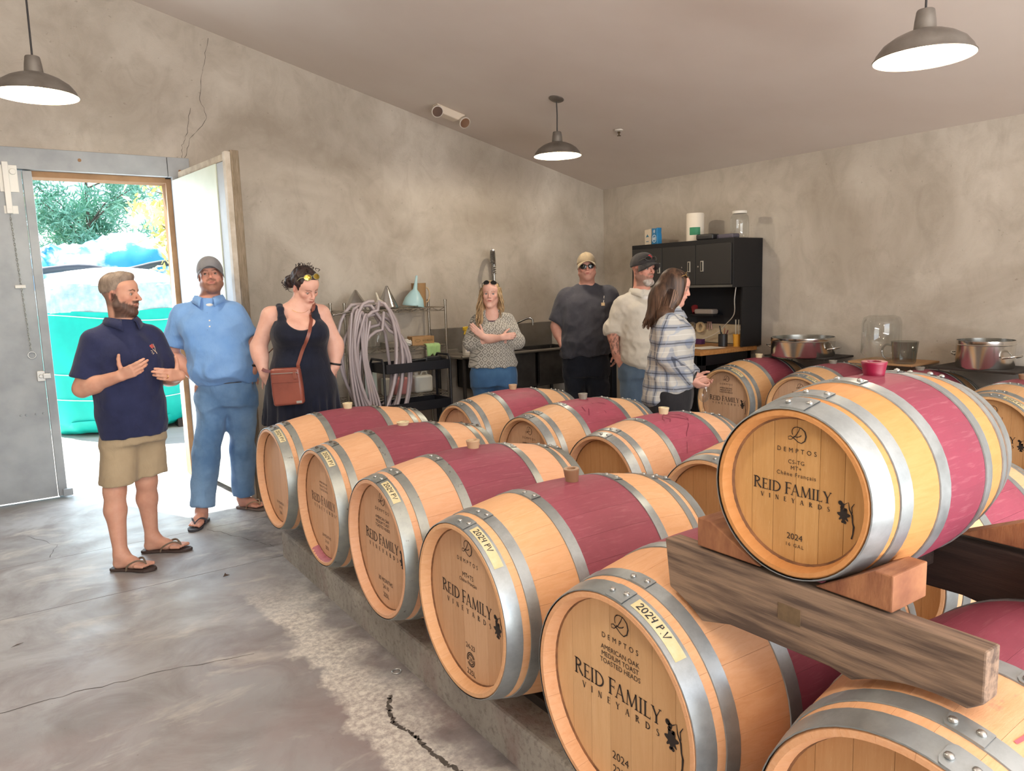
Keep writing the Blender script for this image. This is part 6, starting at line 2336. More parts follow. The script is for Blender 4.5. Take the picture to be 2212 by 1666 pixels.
def trousers(root, m, rows, legs, r, end, name='trousers', seed=1, amp=0.006, cuts=None, h=0.0105, seam=None):
    """legs: (hip, knee, ankle) per side; end: fraction of the last segment"""
    S = garment((-0.42, -0.42, -0.02), (0.42, 0.45, rows[-1][0] + 0.05), h)
    S.add(loft(rows, 2.4), 0)
    for i, (hp, kn, an) in enumerate(legs):
        hp, kn, an = [np.array(q, float) for q in (hp, kn, an)]
        if cuts:
            S.add(cone(hp, kn, r[0], r[1], c=[cuts[i]]), 0.05)
        else:
            S.add(cone(hp, kn, r[0], r[1]), 0.05)
            e = lerp(kn, an, end)
            S.add(cone(kn, kn + (an - kn) * (end + 0.2), r[1], r[2], c=[(e, nrm(an - kn))]), 0.02)
    nz = creases(seed, (14, 34), 1.0)
    S.warp(lambda X, Y, Z: amp * nz(X, Y, Z))
    return S.build(name, m, root, None, 1)


def flipflop(root, heel, toe, m_sole, m_strap, k=1.0):
    h_, t_ = np.array(list(heel[:2]) + [0.0]), np.array(list(toe[:2]) + [0.0])
    d = nrm(t_ - h_)
    s = np.array([d[1], -d[0], 0])
    L = np.linalg.norm(t_ - h_) + 0.045
    o = h_ - d * 0.02
    prof = [(0.0, 0.022), (0.05, 0.034), (0.12, 0.037), (0.3, 0.034), (0.5, 0.035), (0.7, 0.047), (0.82, 0.047), (0.93, 0.034), (1.0, 0.012)]
    pts = [o + d * (L * f) + s * w for f, w in prof] + [o + d * (L * f) - s * w for f, w in prof[::-1]]
    sole = MB().prism([(p[0], p[1]) for p in pts], 0.001, 0.018, 'z').build('sandal', m_sole, root, bevel=0.004)
    tp = o + d * L * 0.78 + V3(0, 0, 0.045)
    for q in (-1, 1):
        P = [o + d * L * 0.78 + V3(0, 0, 0.02), tp, o + d * L * 0.66 + s * 0.026 * q + V3(0, 0, 0.068), o + d * L * 0.48 + s * 0.044 * q + V3(0, 0, 0.045), o + d * L * 0.42 + s * 0.040 * q + V3(0, 0, 0.012)]
        MB().tube(smooth_path([tuple(p) for p in P], 4), 0.0075, 6, flat=0.6).build('strap', m_strap, sole, smooth=80)
    return sole


SKIN_A, SKIN_B, SKIN_C = '#d6a48c', '#c98a74', '#d3a08c'

# ------------------------------------------------ 1: the speaker in a navy polo and khaki shorts
pr_ = empty('person', (0.62, 4.85, 0), -2.9028, 'man in navy polo and khaki shorts gesturing with both hands by the doorway', 'person')
H1 = Head((0.035, -0.015, 1.605), R(41), R(-2), 0, 1.02)
rows1 = [(0.86, 0.035, -0.045, 0.168, 0.13), (1.0, 0.035, -0.04, 0.174, 0.145), (1.15, 0.035, -0.035, 0.174, 0.142), (1.28, 0.035, -0.035, 0.176, 0.13), (1.37, 0.035, -0.035, 0.165, 0.11), (1.43, 0.035, -0.035, 0.12, 0.085), (1.46, 0.035, -0.035, 0.07, 0.065)]
wR, wL = (0.144, 0.160, 1.155), (-0.165, 0.215, 1.125)
sp1 = dict(H=H1, nb=(0.035, -0.035, 1.44), rows=rows1, R=((0.188, -0.045, 1.338), (0.272, -0.062, 1.083), wR), L=((-0.118, -0.035, 1.338), (-0.195, -0.01, 1.095), wL), arm=(0.058, 0.047, 0.031), mouth=0.009,
           hands=[dict(w=wR, d=(-0.50, 0.80, 0.34), pn=(-0.75, -0.42, 0.35), side=1, curl=(0.25, 0.55, 0.75, 0.95), thumb=(0.85, 0.15), spread=0.04),
                  dict(w=wL, d=(0.80, 0.42, 0.16), pn=(0.40, -0.88, 0.1), side=-1, curl=(0.5, 0.55, 0.6, 0.65), thumb=(1.0, 0.05), spread=0.01)],
           legs=[((0.10, -0.045, 0.88), (0.172, -0.02, 0.47), (0.195, 0.035, 0.10)), ((-0.04, -0.07, 0.88), (-0.04, -0.095, 0.47), (-0.055, -0.135, 0.10))],
           feet=[((0.195, 0.035, 0.10), (0.222, 0.0, 0), (0.085, 0.185, 0)), ((-0.055, -0.135, 0.10), (-0.020, -0.165, 0), (-0.205, 0.02, 0))], leg=(0.074, 0.060, 0.042))


def fade(V, L, put):
    m = sm(0.02 - L[:, 1], -0.012, 0.015) * sm(L[:, 2], -0.075, -0.045) * (np.linalg.norm(L, axis=1) < 0.17) * (1 - np.exp(-(((L[:, 1] + 0.010) / 0.026) ** 2 + ((L[:, 2] + 0.006) / 0.036) ** 2) ** 2))
    put(m * 0.72, np.array(srgb('#75655a')))


figure(pr_, sp1, face_paint(H1, SKIN_A, brow='#3c2a20', brow_s=0.85, beard='#2a1d19', beard_s=0.95, extra=fade))
H1.eyes(pr_, M_IRISB, gaze=(0.25, 0))
MB().sphere(tuple(H1.w(0, 0.090, -0.0545)), (0.012, 0.008, 0.004), 10, 6).build('teeth', mat('teeth', '#e6e0d8', 0.3), pr_, smooth=80)
# short brushed-up hair
S = SDF(H1.p - 0.16, H1.p + 0.2, 0.0055)
S.add(H1.E((0, -0.018, 0.046), (0.0765, 0.0965, 0.087)), 0)
S.add(H1.E((0, 0.035, 0.104), (0.050, 0.045, 0.030)), 0.03)
S.cut(H1.w(0, 0.066, 0.060), nrm(H1.M @ np.array([0, 0.78, -0.62])))
S.cut(H1.w(0, -0.05, 0.012), nrm(H1.M @ np.array([0, 0.10, -0.99])))
for q in (-1, 1):
    S.add(H1.E((0.085 * q, 0.012, -0.012), (0.03, 0.030, 0.045)), 0.006, 's')
nz = sines(4, 6, (60, 160), 0.6)
S.warp(lambda X, Y, Z: 0.003 * nz(X, Y, Z))
M_HAIR1 = hairm('sandy_grey_hair', '#6d5e55', '#968677', 26, (1, 1, 0.5), 0.6)
S.build('hair', M_HAIR1, pr_)
# polo
M_NAVY = cloth('navy_pique', '#262b49', '#2f3557', 420, 0.5)
S = garment((-0.42, -0.35, 0.72), (0.45, 0.35, 1.55), 0.0085)
shirt_loft(S, sp1, [(0.70, 0.03, -0.03, 0.186, 0.146), (0.79, 0.03, -0.03, 0.186, 0.148), (0.86, 0.03, -0.03, 0.192, 0.156), (1.0, 0.035, -0.02, 0.190, 0.164), (1.15, 0.035, -0.02, 0.188, 0.156), (1.28, 0.035, -0.025, 0.184, 0.142), (1.37, 0.035, -0.03, 0.170, 0.122), (1.43, 0.035, -0.035, 0.122, 0.092), (1.462, 0.035, -0.035, 0.080, 0.076)])
for (sh, el, _w) in (sp1['R'], sp1['L']):
    sleeve(S, sh, el, 0.076, 0.082, 0.80, 0.05)
S.cut((0, 0, 0.782), (0, 0, -1))
S.add(cone((0.03, 0.14, 1.40), (0.03, 0.17, 1.33), 0.026, 0.003), 0.004, 's')
nz = creases(8)
S.warp(lambda X, Y, Z: 0.0050 * nz(X, Y, Z) * (0.6 + 0.9 * np.exp(-((Z - 0.84) / 0.12) ** 2) + 0.5 * np.exp(-((Z - 1.12) / 0.15) ** 2)))
pol = S.build('polo_shirt', M_NAVY, pr_)
collar(pr_, (0.035, -0.03, 1.462), 0.073, 0.0, R(14), M_NAVY, 0.034, 0.36)
tr1 = bvh(pol)
# breast emblem: a small bunch with script
Fr, Fg = Flat(), Flat()
for (x, y) in ((-0.012, 0.02), (0.0, 0.024), (-0.006, 0.012), (0.006, 0.014)):
    Fr.poly(arc(x, y, 0.0065, 0.0065, 0, 330, 11))
Fg.stroke([(0.010, 0.03), (0.016, 0.01), (0.012, -0.01), (0.022, -0.028)], 0.004)
Fg.stroke([(-0.016, -0.006), (-0.004, -0.012), (-0.012, -0.02), (0.004, -0.024), (-0.006, -0.03)], 0.0035)
Fg.stroke([(-0.004, 0.004), (0.004, -0.006), (0.012, -0.016)], 0.003)
e1 = decal(Fg, tr1, (-0.075, 0.5, 1.285), (-1, 0, 0), (0, -1, 0), mat('cream_thread', '#d8c3a8', 0.7), pr_, 'breast_emblem')
decal(Fr, tr1, (-0.075, 0.5, 1.285), (-1, 0, 0), (0, -1, 0), mat('red_thread', '#c25a55', 0.7), e1, 'emblem_grapes')
M_KHAKI = cloth('khaki_twill', '#b3a184', '#a8967a', 300, 0.3)
trousers(pr_, M_KHAKI, [(0.74, 0.03, -0.04, 0.172, 0.135), (0.80, 0.03, -0.035, 0.172, 0.138), (0.84, 0.03, -0.035, 0.165, 0.13)], [((0.112, -0.04, 0.72), (0.172, -0.012, 0.38), (0.2, 0.03, 0.1)), ((-0.05, -0.065, 0.72), (-0.055, -0.085, 0.38), (-0.05, -0.13, 0.1))], (0.100, 0.104), 1, 'shorts', 3, 0.004, [((0.16, 0, 0.505), (0, 0, -1)), ((-0.05, 0, 0.515), (0, 0, -1))])
M_SOLE = mat('dark_brown_sole', '#43342e', 0.7)
M_STRAP = mat('taupe_strap', '#7a6a58', 0.6)
flipflop(pr_, (0.222, 0.0), (0.085, 0.185), M_SOLE, M_STRAP)
flipflop(pr_, (-0.020, -0.165), (-0.205, 0.02), M_SOLE, M_STRAP)
MB().tube([tuple(np.array(wL) + nrm((0.80, 0.42, 0.16)) * 0.112 + 0.0115 * (math.cos(a) * np.array([0.4, -0.85, 0.1]) + math.sin(a) * V3(0, 0, 1)) + V3(0, 0, -0.010)) for a in [2 * PI * i / 14 for i in range(14)]], 0.0015, 5, closed=True).build('ring', mat('gold_ring', '#c79a45', 0.25, 1.0), pr_)

# ------------------------------------------------ 2: man in a light blue polo, jeans and grey cap
pr_ = empty('person', (1.22, 5.55, 0), 2.8044, 'man in light blue polo, jeans and grey cap standing by the open door leaf', 'person')
H2 = Head((-0.025, 0.005, 1.715), R(6), R(9), R(3), 1.03, False, 1.1)
rows2 = [(0.93, -0.065, 0.02, 0.195, 0.155), (1.05, -0.065, 0.045, 0.215, 0.185), (1.17, -0.055, 0.045, 0.212, 0.18), (1.3, -0.02, 0.02, 0.208, 0.155), (1.42, 0.01, 0.0, 0.205, 0.135), (1.50, 0.015, -0.01, 0.17, 0.105), (1.555, 0.0, -0.012, 0.085, 0.075)]
wR, wL = (0.095, 0.120, 1.005), (-0.265, 0.130, 1.05)
sp2 = dict(H=H2, nb=(0.0, -0.015, 1.56), rows=rows2, R=((0.190, -0.03, 1.448), (0.290, -0.06, 1.175), wR), L=((-0.160, -0.0, 1.452), (-0.265, 0.02, 1.215), wL), arm=(0.062, 0.05, 0.034), neck=0.062,
           hands=[dict(w=wR, d=(-0.35, -0.28, -0.9), pn=(-0.3, -0.9, 0.1), side=-1, curl=(0.3,) * 4, thumb=(0.5, 0.1), fine=False), dict(w=wL, d=(0.45, -0.2, -0.9), pn=(0.4, -0.9, 0), side=1, curl=(0.3,) * 4, thumb=(0.5, 0.1), fine=False)],
           legs=[((0.03, 0.02, 0.90), (0.085, 0.10, 0.48), (0.140, 0.185, 0.09)), ((-0.165, 0.02, 0.90), (-0.145, -0.02, 0.47), (-0.110, -0.06, 0.09))],
           feet=[((0.140, 0.185, 0.09), (0.130, 0.145, 0), (0.175, 0.375, 0)), ((-0.110, -0.06, 0.09), (-0.085, -0.10, 0), (-0.265, 0.03, 0))])
figure(pr_, sp2, face_paint(H2, '#d69f8a', brow='#4a3426', brow_s=0.7, beard='#4b3328', beard_s=0.7))
H2.eyes(pr_, M_IRISB, gaze=(-0.1, 0.2))
cap_hat(pr_, H2, cloth('grey_cap_cloth', '#77777c', '#86868a', 300, 0.2), cloth('shaded_grey_peak', '#58585d', '#626267', 300, 0.2), 'cap', R(5), 0)  # peak cloth darkened, standing for the shade on its underside
S = SDF(H2.p - 0.16, H2.p + 0.14, 0.006)
S.add(H2.E((0, -0.018, 0.035), (0.0755, 0.0955, 0.085)), 0)
S.cut(H2.w(0, 0.028, 0.0), H2.M @ np.array([0, 1.0, 0]))
S.cut(H2.w(0, 0, -0.02), H2.M @ np.array([0, 0.15, -1.0]))
for q in (-1, 1):
    S.add(H2.E((0.085 * q, -0.005, -0.01), (0.03, 0.030, 0.045)), 0.006, 's')
S.build('hair', hairm('cropped_brown_hair', '#5a4436', '#6f5848'), pr_)
M_LBLUE = cloth('light_blue_jersey', '#6f9bd4', '#7fa8dc', 420, 0.35)
S = garment((-0.46, -0.4, 0.85), (0.48, 0.42, 1.66), 0.0085)
shirt_loft(S, sp2, [(0.84, -0.075, 0.02, 0.205, 0.165), (0.97, -0.075, 0.025, 0.210, 0.172), (1.03, -0.070, 0.05, 0.228, 0.202), (1.15, -0.058, 0.05, 0.226, 0.198), (1.28, -0.025, 0.03, 0.218, 0.172), (1.42, 0.01, 0.005, 0.212, 0.145), (1.50, 0.012, -0.01, 0.178, 0.115), (1.565, 0.0, -0.012, 0.092, 0.085)])
for (sh, el, _w) in (sp2['R'], sp2['L']):
    sleeve(S, sh, el, 0.080, 0.088, 0.74, 0.05)
S.cut((0, 0, 0.972), (0.0, 0.0, -1))
S.add(cone((-0.005, 0.14, 1.53), (-0.012, 0.18, 1.43), 0.030, 0.003), 0.004, 's')
nz = creases(18)
fol = sines(19, 5, (20, 40), 0.5)
S.warp(lambda X, Y, Z: 0.0075 * nz(X, Y, Z) * (0.6 + np.exp(-((Z - 1.02) / 0.1) ** 2)) + 0.008 * fol(X, Y, Z) * np.exp(-((Z - 1.30) / 0.10) ** 2 - ((X - 0.16) / 0.10) ** 2))
pol = S.build('polo_shirt', M_LBLUE, pr_)
collar(pr_, (0.0, -0.01, 1.568), 0.080, 0.0, R(14), M_LBLUE, 0.036, 0.36)
t2 = bvh(pol)
for z in (1.415, 1.375):
    F = Flat()
    F.poly(arc(-0.0, 0, 0.0055, 0.0055, 0, 330, 11))
    decal(F, t2, (-0.012, 0.6, z), (-1, 0, 0), (0, -1, 0), M_WHITE, pr_, 'button', 0.002)
F = Flat()
F.stroke([(0, 0.03), (0, -0.09)], 0.003)
decal(F, t2, (0.004, 0.6, 1.44), (-1, 0, 0), (0, -1, 0), mat('navy_seam', '#48699a', 0.8), pr_, 'placket_seam', 0.001)
S = SDF((-0.1, -0.05, 1.44), (0.1, 0.15, 1.58), 0.006)
S.add(ell((-0.004, 0.022, 1.518), (0.055, 0.066, 0.026)), 0)
S.build('undershirt', mat('white_undershirt', '#dcdad6', 0.85), pr_)
M_JEAN = cloth('washed_denim', '#587ca6', '#80a3c8', 500, 0.4, nscale=3)
trousers(pr_, M_JEAN, [(0.80, -0.07, 0.02, 0.19, 0.145), (0.90, -0.07, 0.022, 0.196, 0.155), (0.985, -0.07, 0.025, 0.198, 0.158)], [((0.025, 0.02, 0.86), (0.085, 0.115, 0.48), (0.138, 0.185, 0.09)), ((-0.165, 0.01, 0.86), (-0.145, -0.015, 0.47), (-0.118, -0.06, 0.09))], (0.112, 0.088, 0.078), 0.93, 'jeans', 13, 0.008)
MB().tube([(-0.07 + 0.2 * math.cos(a), 0.025 + 0.16 * math.sin(a), 0.978) for a in [2 * PI * i / 32 for i in range(32)]], 0.012, 6, closed=True, flat=0.4).build('belt', mat('dark_leather', '#2c231f', 0.5), pr_)
MB().tube([tuple(np.array((-0.266, 0.115, 1.078)) + 0.038 * V3(math.cos(a), math.sin(a) * 0.9, 0.25 * math.sin(a))) for a in [2 * PI * i / 20 for i in range(20)]], 0.008, 6, closed=True).build('wristwatch', M_BLACK, pr_, smooth=60)
M_SOLE2 = mat('grey_brown_sole', '#6d5f58', 0.7)
flipflop(pr_, (0.130, 0.145), (0.175, 0.375), mat('charcoal_sole', '#3b3a40', 0.7), mat('charcoal_strap', '#55525a', 0.7))
flipflop(pr_, (-0.085, -0.10), (-0.265, 0.03), M_SOLE2, mat('tan_strap', '#a2886e', 0.7))

# ------------------------------------------------ 3: woman in a dark dress with a shoulder bag
pr3 = pr_ = empty('person', (1.62, 4.93, 0), 2.9789, 'woman in dark sleeveless dress looking down, brown bag across her body', 'person')
H3 = Head((-0.072, 0.045, 1.620), R(26), R(-30), R(6), 1.0, True, 0.98)
rows3 = [(0.80, -0.015, 0.0, 0.215, 0.17), (0.97, -0.015, 0.0, 0.222, 0.178), (1.1, -0.018, 0.01, 0.190, 0.150), (1.22, -0.02, 0.02, 0.165, 0.130), (1.33, -0.015, 0.035, 0.180, 0.148), (1.42, -0.01, 0.01, 0.175, 0.115), (1.48, -0.01, -0.005, 0.13, 0.085), (1.52, -0.02, -0.005, 0.065, 0.06)]
wR, wL = (0.222, 0.005, 1.055), (-0.235, 0.075, 1.085)
sp3 = dict(H=H3, nb=(-0.03, -0.005, 1.51), rows=rows3, R=((0.150, -0.02, 1.440), (0.240, -0.06, 1.235), wR), L=((-0.170, 0.01, 1.440), (-0.255, 0.02, 1.235), wL), arm=(0.062, 0.050, 0.031), neck=0.050, smile=0.003,
           hands=[dict(w=wR, d=(-0.5, 0.1, -0.85), pn=(-0.5, -0.8, 0), side=-1, fine=False), dict(w=wL, d=(0.55, 0.0, -0.85), pn=(0.5, -0.8, 0), side=1, fine=False)],
           legs=[((0.085, 0.0, 0.85), (0.09, 0.0, 0.46), (0.09, -0.02, 0.08)), ((-0.115, 0.0, 0.85), (-0.11, 0.02, 0.46), (-0.11, -0.0, 0.08))], leg=(0.10, 0.06, 0.04))


def bust(S):
    for q in (-1, 1):
        S.add(ell((-0.015 + 0.082 * q, 0.105, 1.335), (0.082, 0.072, 0.078)), 0.04)


sp3['post'] = bust
figure(pr_, sp3, face_paint(H3, '#dfb2a0', lip='#a85a58', brow='#3a2a24', brow_s=0.6))
H3.eyes(pr_, M_IRISB, gaze=(0, -0.5))
M_HAIR3 = hairm('dark_curly_hair', '#211817', '#3a2926', 40, (1, 1, 1))
S = SDF(H3.p - 0.24, H3.p + 0.2, 0.006)
S.add(H3.E((0, -0.020, 0.048), (0.084, 0.102, 0.092)), 0)
S.cut(H3.w(0, 0.055, 0.052), nrm(H3.M @ np.array([0, 0.85, -0.52])))
S.cut(H3.w(0, -0.045, -0.035), nrm(H3.M @ np.array([0, 0.45, -0.9])))
for q in (-1, 1):
    S.add(H3.E((0.09 * q, 0.005, -0.012), (0.03, 0.03, 0.04)), 0.006, 's')
S.add(H3.E((0.035, -0.105, -0.005), (0.05, 0.042, 0.045)), 0.02)
nz = sines(33, 8, (90, 210), 1.0)
S.warp(lambda X, Y, Z: 0.006 * nz(X, Y, Z))
hr = S.build('hair', M_HAIR3, pr_)
rr = random.Random(5)
paths = []
for i in range(60):
    a = rr.uniform(0, 2 * PI)
    p = H3.w(0.035 + 0.05 * math.cos(a), -0.105 + 0.03 * rr.uniform(-1, 1), -0.005 + 0.045 * math.sin(a)) if i < 36 else H3.w(rr.uniform(-.06, .06), rr.uniform(-0.08, 0.03), 0.135)
    v = nrm(p - H3.w(0.03, -0.08, 0.02)) * 0.008
    paths.append([tuple(p), tuple(p + v + V3(rr.gauss(0, .005), rr.gauss(0, .005), 0.002)), tuple(p + v * 1.3 + V3(rr.gauss(0, .007), rr.gauss(0, .007), -0.008)), tuple(p + v * 0.9 + V3(rr.gauss(0, .008), rr.gauss(0, .008), -0.018))])
strands(pr_, paths, 0.0022, M_HAIR3, 'curls')
glasses(pr_, H3, mat('gold_mirror_lens', '#b9a04a', 0.12, 0.9), mat('olive_frame', '#8a8a6a', 0.4), (0, 0.058, 0.112), R(38), 'sunglasses', temple=-0.11, drop=0.02)
M_DRESS = cloth('black_navy_dress', '#171a26', '#1d2233', 350, 0.3)
S = garment((-0.42, -0.4, 0.66), (0.4, 0.42, 1.55), 0.0085)


def gath(th, Z):
    w = np.clip((0.95 - Z) / 0.2, 0, 1)
    return w * (0.010 * np.sin(th * 15 + 3 * np.sin(th * 3)) + 0.006 * np.sin(th * 27 + 1))


S.add(loft([(0.70, -0.012, 0.0, 0.258, 0.215), (0.80, -0.012, 0.0, 0.25, 0.205), (0.97, -0.015, 0.005, 0.238, 0.195), (1.1, -0.018, 0.012, 0.200, 0.162), (1.22, -0.02, 0.022, 0.175, 0.142), (1.30, -0.018, 0.04, 0.190, 0.165), (1.36, -0.015, 0.03, 0.188, 0.150), (1.41, -0.012, 0.01, 0.178, 0.125)], 2.2, 0.0, 0, gath), 0)
for q in (-1, 1):
    S.add(ell((-0.015 + 0.082 * q, 0.112, 1.332), (0.088, 0.078, 0.083)), 0.04)
S.add(ell((-0.015, 0.16, 1.435), (0.098, 0.12, 0.092)), 0.012, 's')
S.add(ell((-0.015, -0.12, 1.44), (0.10, 0.12, 0.10)), 0.012, 's')
for (sh, q) in ((sp3['R'][0], 1), (sp3['L'][0], -1)):
    S.add(ell((sh[0] + 0.028 * q, sh[1] + 0.0, sh[2] - 0.025), (0.068, 0.095, 0.085)), 0.01, 's')
for q in (-1, 1):
    c0 = -0.012 + 0.112 * q
    P = [(c0 * 0.98, 0.135, 1.375), (c0, 0.095, 1.43), (c0 * 0.97, 0.045, 1.488), (c0 * 0.95, 0.0, 1.505), (c0 * 0.92, -0.06, 1.485), (c0 * 0.9, -0.105, 1.40)]
    for a, b_ in zip(P[:-1], P[1:]):
        S.add(cone(a, b_, 0.025, 0.025, ((0, 0.5, 0.86), 0.6)), 0.012)
S.cut((0, 0, 0.712), (0, 0, -1))
nz = sines(38, 7, (12, 30), 1.0)
S.warp(lambda X, Y, Z: 0.0045 * nz(X, Y, Z))
dr = S.build('dress', M_DRESS, pr_)
MB().tube([tuple(np.array((-0.236, 0.07, 1.10)) + 0.036 * V3(math.cos(a), math.sin(a), 0.2 * math.cos(a))) for a in [2 * PI * i / 18 for i in range(18)]], 0.007, 6, closed=True).build('wristwatch', M_BLACK, pr_, smooth=60)
MB().tube([(-0.03 + 0.062 * math.cos(a), 0.02 + 0.085 * math.sin(a), 1.505 - 0.05 * (0.5 + 0.5 * math.sin(a)) ** 2) for a in [2 * PI * i / 24 for i in range(24)]], 0.001, 4, closed=True).build('necklace', mat('gold_ring', '#c79a45', 0.25, 1.0), pr_)
for x in (0.09, -0.11):
    add_shoe(pr_, (x, -0.02, 0.0), (x * 0.3, 1, 0), mat('dark_shoe', '#26221f', 0.5), 0.25)
# bag: its own thing, worn across
M_BAG = mat('cognac_leather', '#7c4034', 0.35, col2='#8f4d3e', nscale=7, bump=0.12, bscale=60, spec=0.6)
M_BAGS = mat('leather_strap', '#84493a', 0.4)
bag = empty('shoulder_bag', (1.62, 4.93, 0), 2.9789, 'brown leather shoulder bag hanging in front of the woman in the dark dress', 'bag')
bc = Vector((0.112, 0.232, 0.998))
bagM = Matrix.Rotation(R(-24), 4, 'Z') @ Matrix.Rotation(R(3), 4, 'Y')
b = MB()
n = 10
for (yo, sgn) in ((0.0, 1),):
    pass
prof = [(-0.098, -0.125), (0.094, -0.127), (0.098, -0.05), (0.094, 0.10), (0.09, 0.118), (-0.094, 0.112), (-0.10, 0.0)]
b.prism(prof, -0.030, 0.030, 'y')
body = b.build('bag_body', M_BAG, bag, bevel=0.016, seg=4, smooth=60)
body.matrix_local = Matrix.Translation(bc) @ bagM
MB().prism([(-0.088, 0.02), (0.086, 0.024), (0.084, 0.078), (-0.088, 0.072)], 0.028, 0.0335, 'y').build('front_pocket', M_BAG, body, bevel=0.003)
MB().tube([(-0.086, 0.034, 0.082), (0.084, 0.034, 0.086)], 0.0025, 5).build('zip_line', M_ZINC, body)
MB().b2((-0.075, 0.03, 0.04), (-0.052, 0.036, 0.095)).build('leather_tassel', M_BAGS, body, bevel=0.003)
MB().b2((-0.09, 0.029, -0.116), (-0.055, 0.034, -0.10)).build('metal_badge', M_ZINC, body, bevel=0.001)


def ribbon(P, w, th, m, parent, name, nrm_at):
    P = smooth_path(P, 5)
    b = MB()
    rows = []
    for i, p in enumerate(P):
        t_ = (P[min(i + 1, len(P) - 1)] - P[max(i - 1, 0)]).normalized()
        n_ = Vector(nrm_at(p)).normalized()
        s = t_.cross(n_).normalized()
        for a, c in ((-w, 0), (w, 0), (w, th), (-w, th)):
            rows.append(p + s * a + n_ * c)
    fs = []
    for i in range(len(P) - 1):
        for k in range(4):
            fs.append((i * 4 + k, i * 4 + (k + 1) % 4, i * 4 + 4 + (k + 1) % 4, i * 4 + 4 + k))
    return b.add(rows, fs).build(name, m, parent)


def out_n(p):
    return (p.x + 0.02, p.y - 0.0, 0.15)


bt = BVHTree.FromPolygons([v.co.copy() for v in dr.data.vertices], [tuple(p.vertices) for p in dr.data.polygons])
bodyo = [o for o in pr_.children if o.name.startswith('body')][0]
bt2 = bvh(bodyo)


def on_body(x, z, y0=0.6, d=-1, off=0.006):
    ys = []
    for t_ in (bt, bt2):
        h_ = t_.ray_cast(Vector((x, y0, z)), Vector((0, d, 0)), 1.2)
        if h_[0] is not None:
            ys.append(h_[0].y)
    if not ys:
        return None
    return (max(ys) if d < 0 else min(ys)) - d * off


P = []
for f in [i / 12 for i in range(13)]:
    x, z = 0.028 + (-0.118 - 0.028) * f, 1.12 + (1.50 - 1.12) * f
    y = on_body(x, z)
    if y is not None:
        P.append((x, y, z))
P += [(-0.128, 0.0, 1.525), (-0.11, -0.06, 1.50)]
P = [(0.03, 0.215, 1.105)] + P
for f in [i / 6 for i in range(1, 7)]:
    x, z = -0.10 + 0.32 * f, 1.46 - 0.32 * f
    y = on_body(x, z, -0.6, 1)
    if y is not None:
        P.append((x, y, z))
P += [(0.235, -0.02, 1.10), (0.225, 0.10, 1.09), (0.205, 0.19, 1.09)]
ribbon(P, 0.011, 0.003, M_BAGS, bag, 'strap', out_n)

# ------------------------------------------------ 4: woman with crossed arms
pr_ = empty('person', (3.53, 5.50, 0), 2.5077, 'blonde woman in grey patterned sweater with crossed arms by the sink', 'person')
H4 = Head((-0.022, 0.0, 1.520), R(-3), 0, R(-2), 0.97, True)
rows4 = [(0.80, -0.025, 0.0, 0.19, 0.135), (0.93, -0.02, 0.0, 0.185, 0.13), (1.05, -0.025, 0.0, 0.165, 0.125), (1.17, -0.03, 0.015, 0.165, 0.130), (1.26, -0.03, 0.005, 0.160, 0.11), (1.32, -0.032, -0.005, 0.125, 0.08), (1.365, -0.03, -0.008, 0.055, 0.052)]
wR, wL = (-0.115, 0.205, 1.155), (0.045, 0.185, 1.165)
sp4 = dict(H=H4, nb=(-0.03, -0.008, 1.365), rows=rows4, R=((0.105, -0.005, 1.278), (0.165, 0.065, 1.105), wR), L=((-0.165, -0.005, 1.278), (-0.245, 0.055, 1.105), wL), arm=(0.048, 0.042, 0.027), neck=0.047,
           hands=[dict(w=wR, d=(-0.95, -0.05, 0.12), pn=(0.05, -0.95, -0.2), side=1, curl=(0.7, 0.75, 0.8, 0.8), thumb=(0.5, 0.2), sc=0.84, spread=0.03), dict(w=wL, d=(0.65, 0.12, 0.62), pn=(0.1, -1, 0.1), side=-1, curl=(0.3, 0.3, 0.35, 0.4), thumb=(0.4, 0.1), sc=0.84, spread=0.03)],
           legs=[((0.07, 0.0, 0.82), (0.075, 0.01, 0.44), (0.08, -0.02, 0.08)), ((-0.12, 0.0, 0.82), (-0.125, 0.01, 0.44), (-0.13, -0.02, 0.08))])
figure(pr_, sp4, face_paint(H4, '#dfb3a3', lip='#a85850', brow='#8a6a50', brow_s=0.55))
H4.eyes(pr_, M_IRISG)
M_HAIR4 = hairm('wavy_blonde_hair', '#8d7355', '#c2a67e', 22, (1, 1, 0.25))
S = SDF(H4.p - V3(0.18, 0.18, 0.36), H4.p + 0.18, 0.0065)
S.add(H4.E((0, -0.018, 0.042), (0.080, 0.098, 0.088)), 0)
S.add(H4.E((0, 0.09, -0.022), (0.056, 0.075, 0.090)), 0.012, 's')
S.add(H4.C((0.068, -0.02, 0.0), (0.085, -0.005, -0.13), 0.034, 0.036, flat=((1, 0, 0), 0.7)), 0.03)
S.add(H4.C((0.085, -0.005, -0.13), (0.080, 0.105, -0.27), 0.036, 0.022), 0.03)
S.add(H4.C((-0.068, -0.02, 0.0), (-0.085, -0.02, -0.12), 0.034, 0.036, flat=((1, 0, 0), 0.7)), 0.03)
S.add(H4.C((-0.085, -0.02, -0.12), (-0.095, -0.01, -0.2), 0.036, 0.018), 0.03)
S.add(H4.C((0, -0.07, 0.0), (0, -0.065, -0.2), 0.06, 0.055), 0.03)
S.add(H4.E((0, 0.10, -0.018), (0.052, 0.08, 0.082)), 0.01, 's')
nz = sines(44, 8, (40, 120), 0.3)
S.warp(lambda X, Y, Z: 0.005 * nz(X, Y, Z))
S.build('hair', M_HAIR4, pr_)
rr = random.Random(14)
paths = []
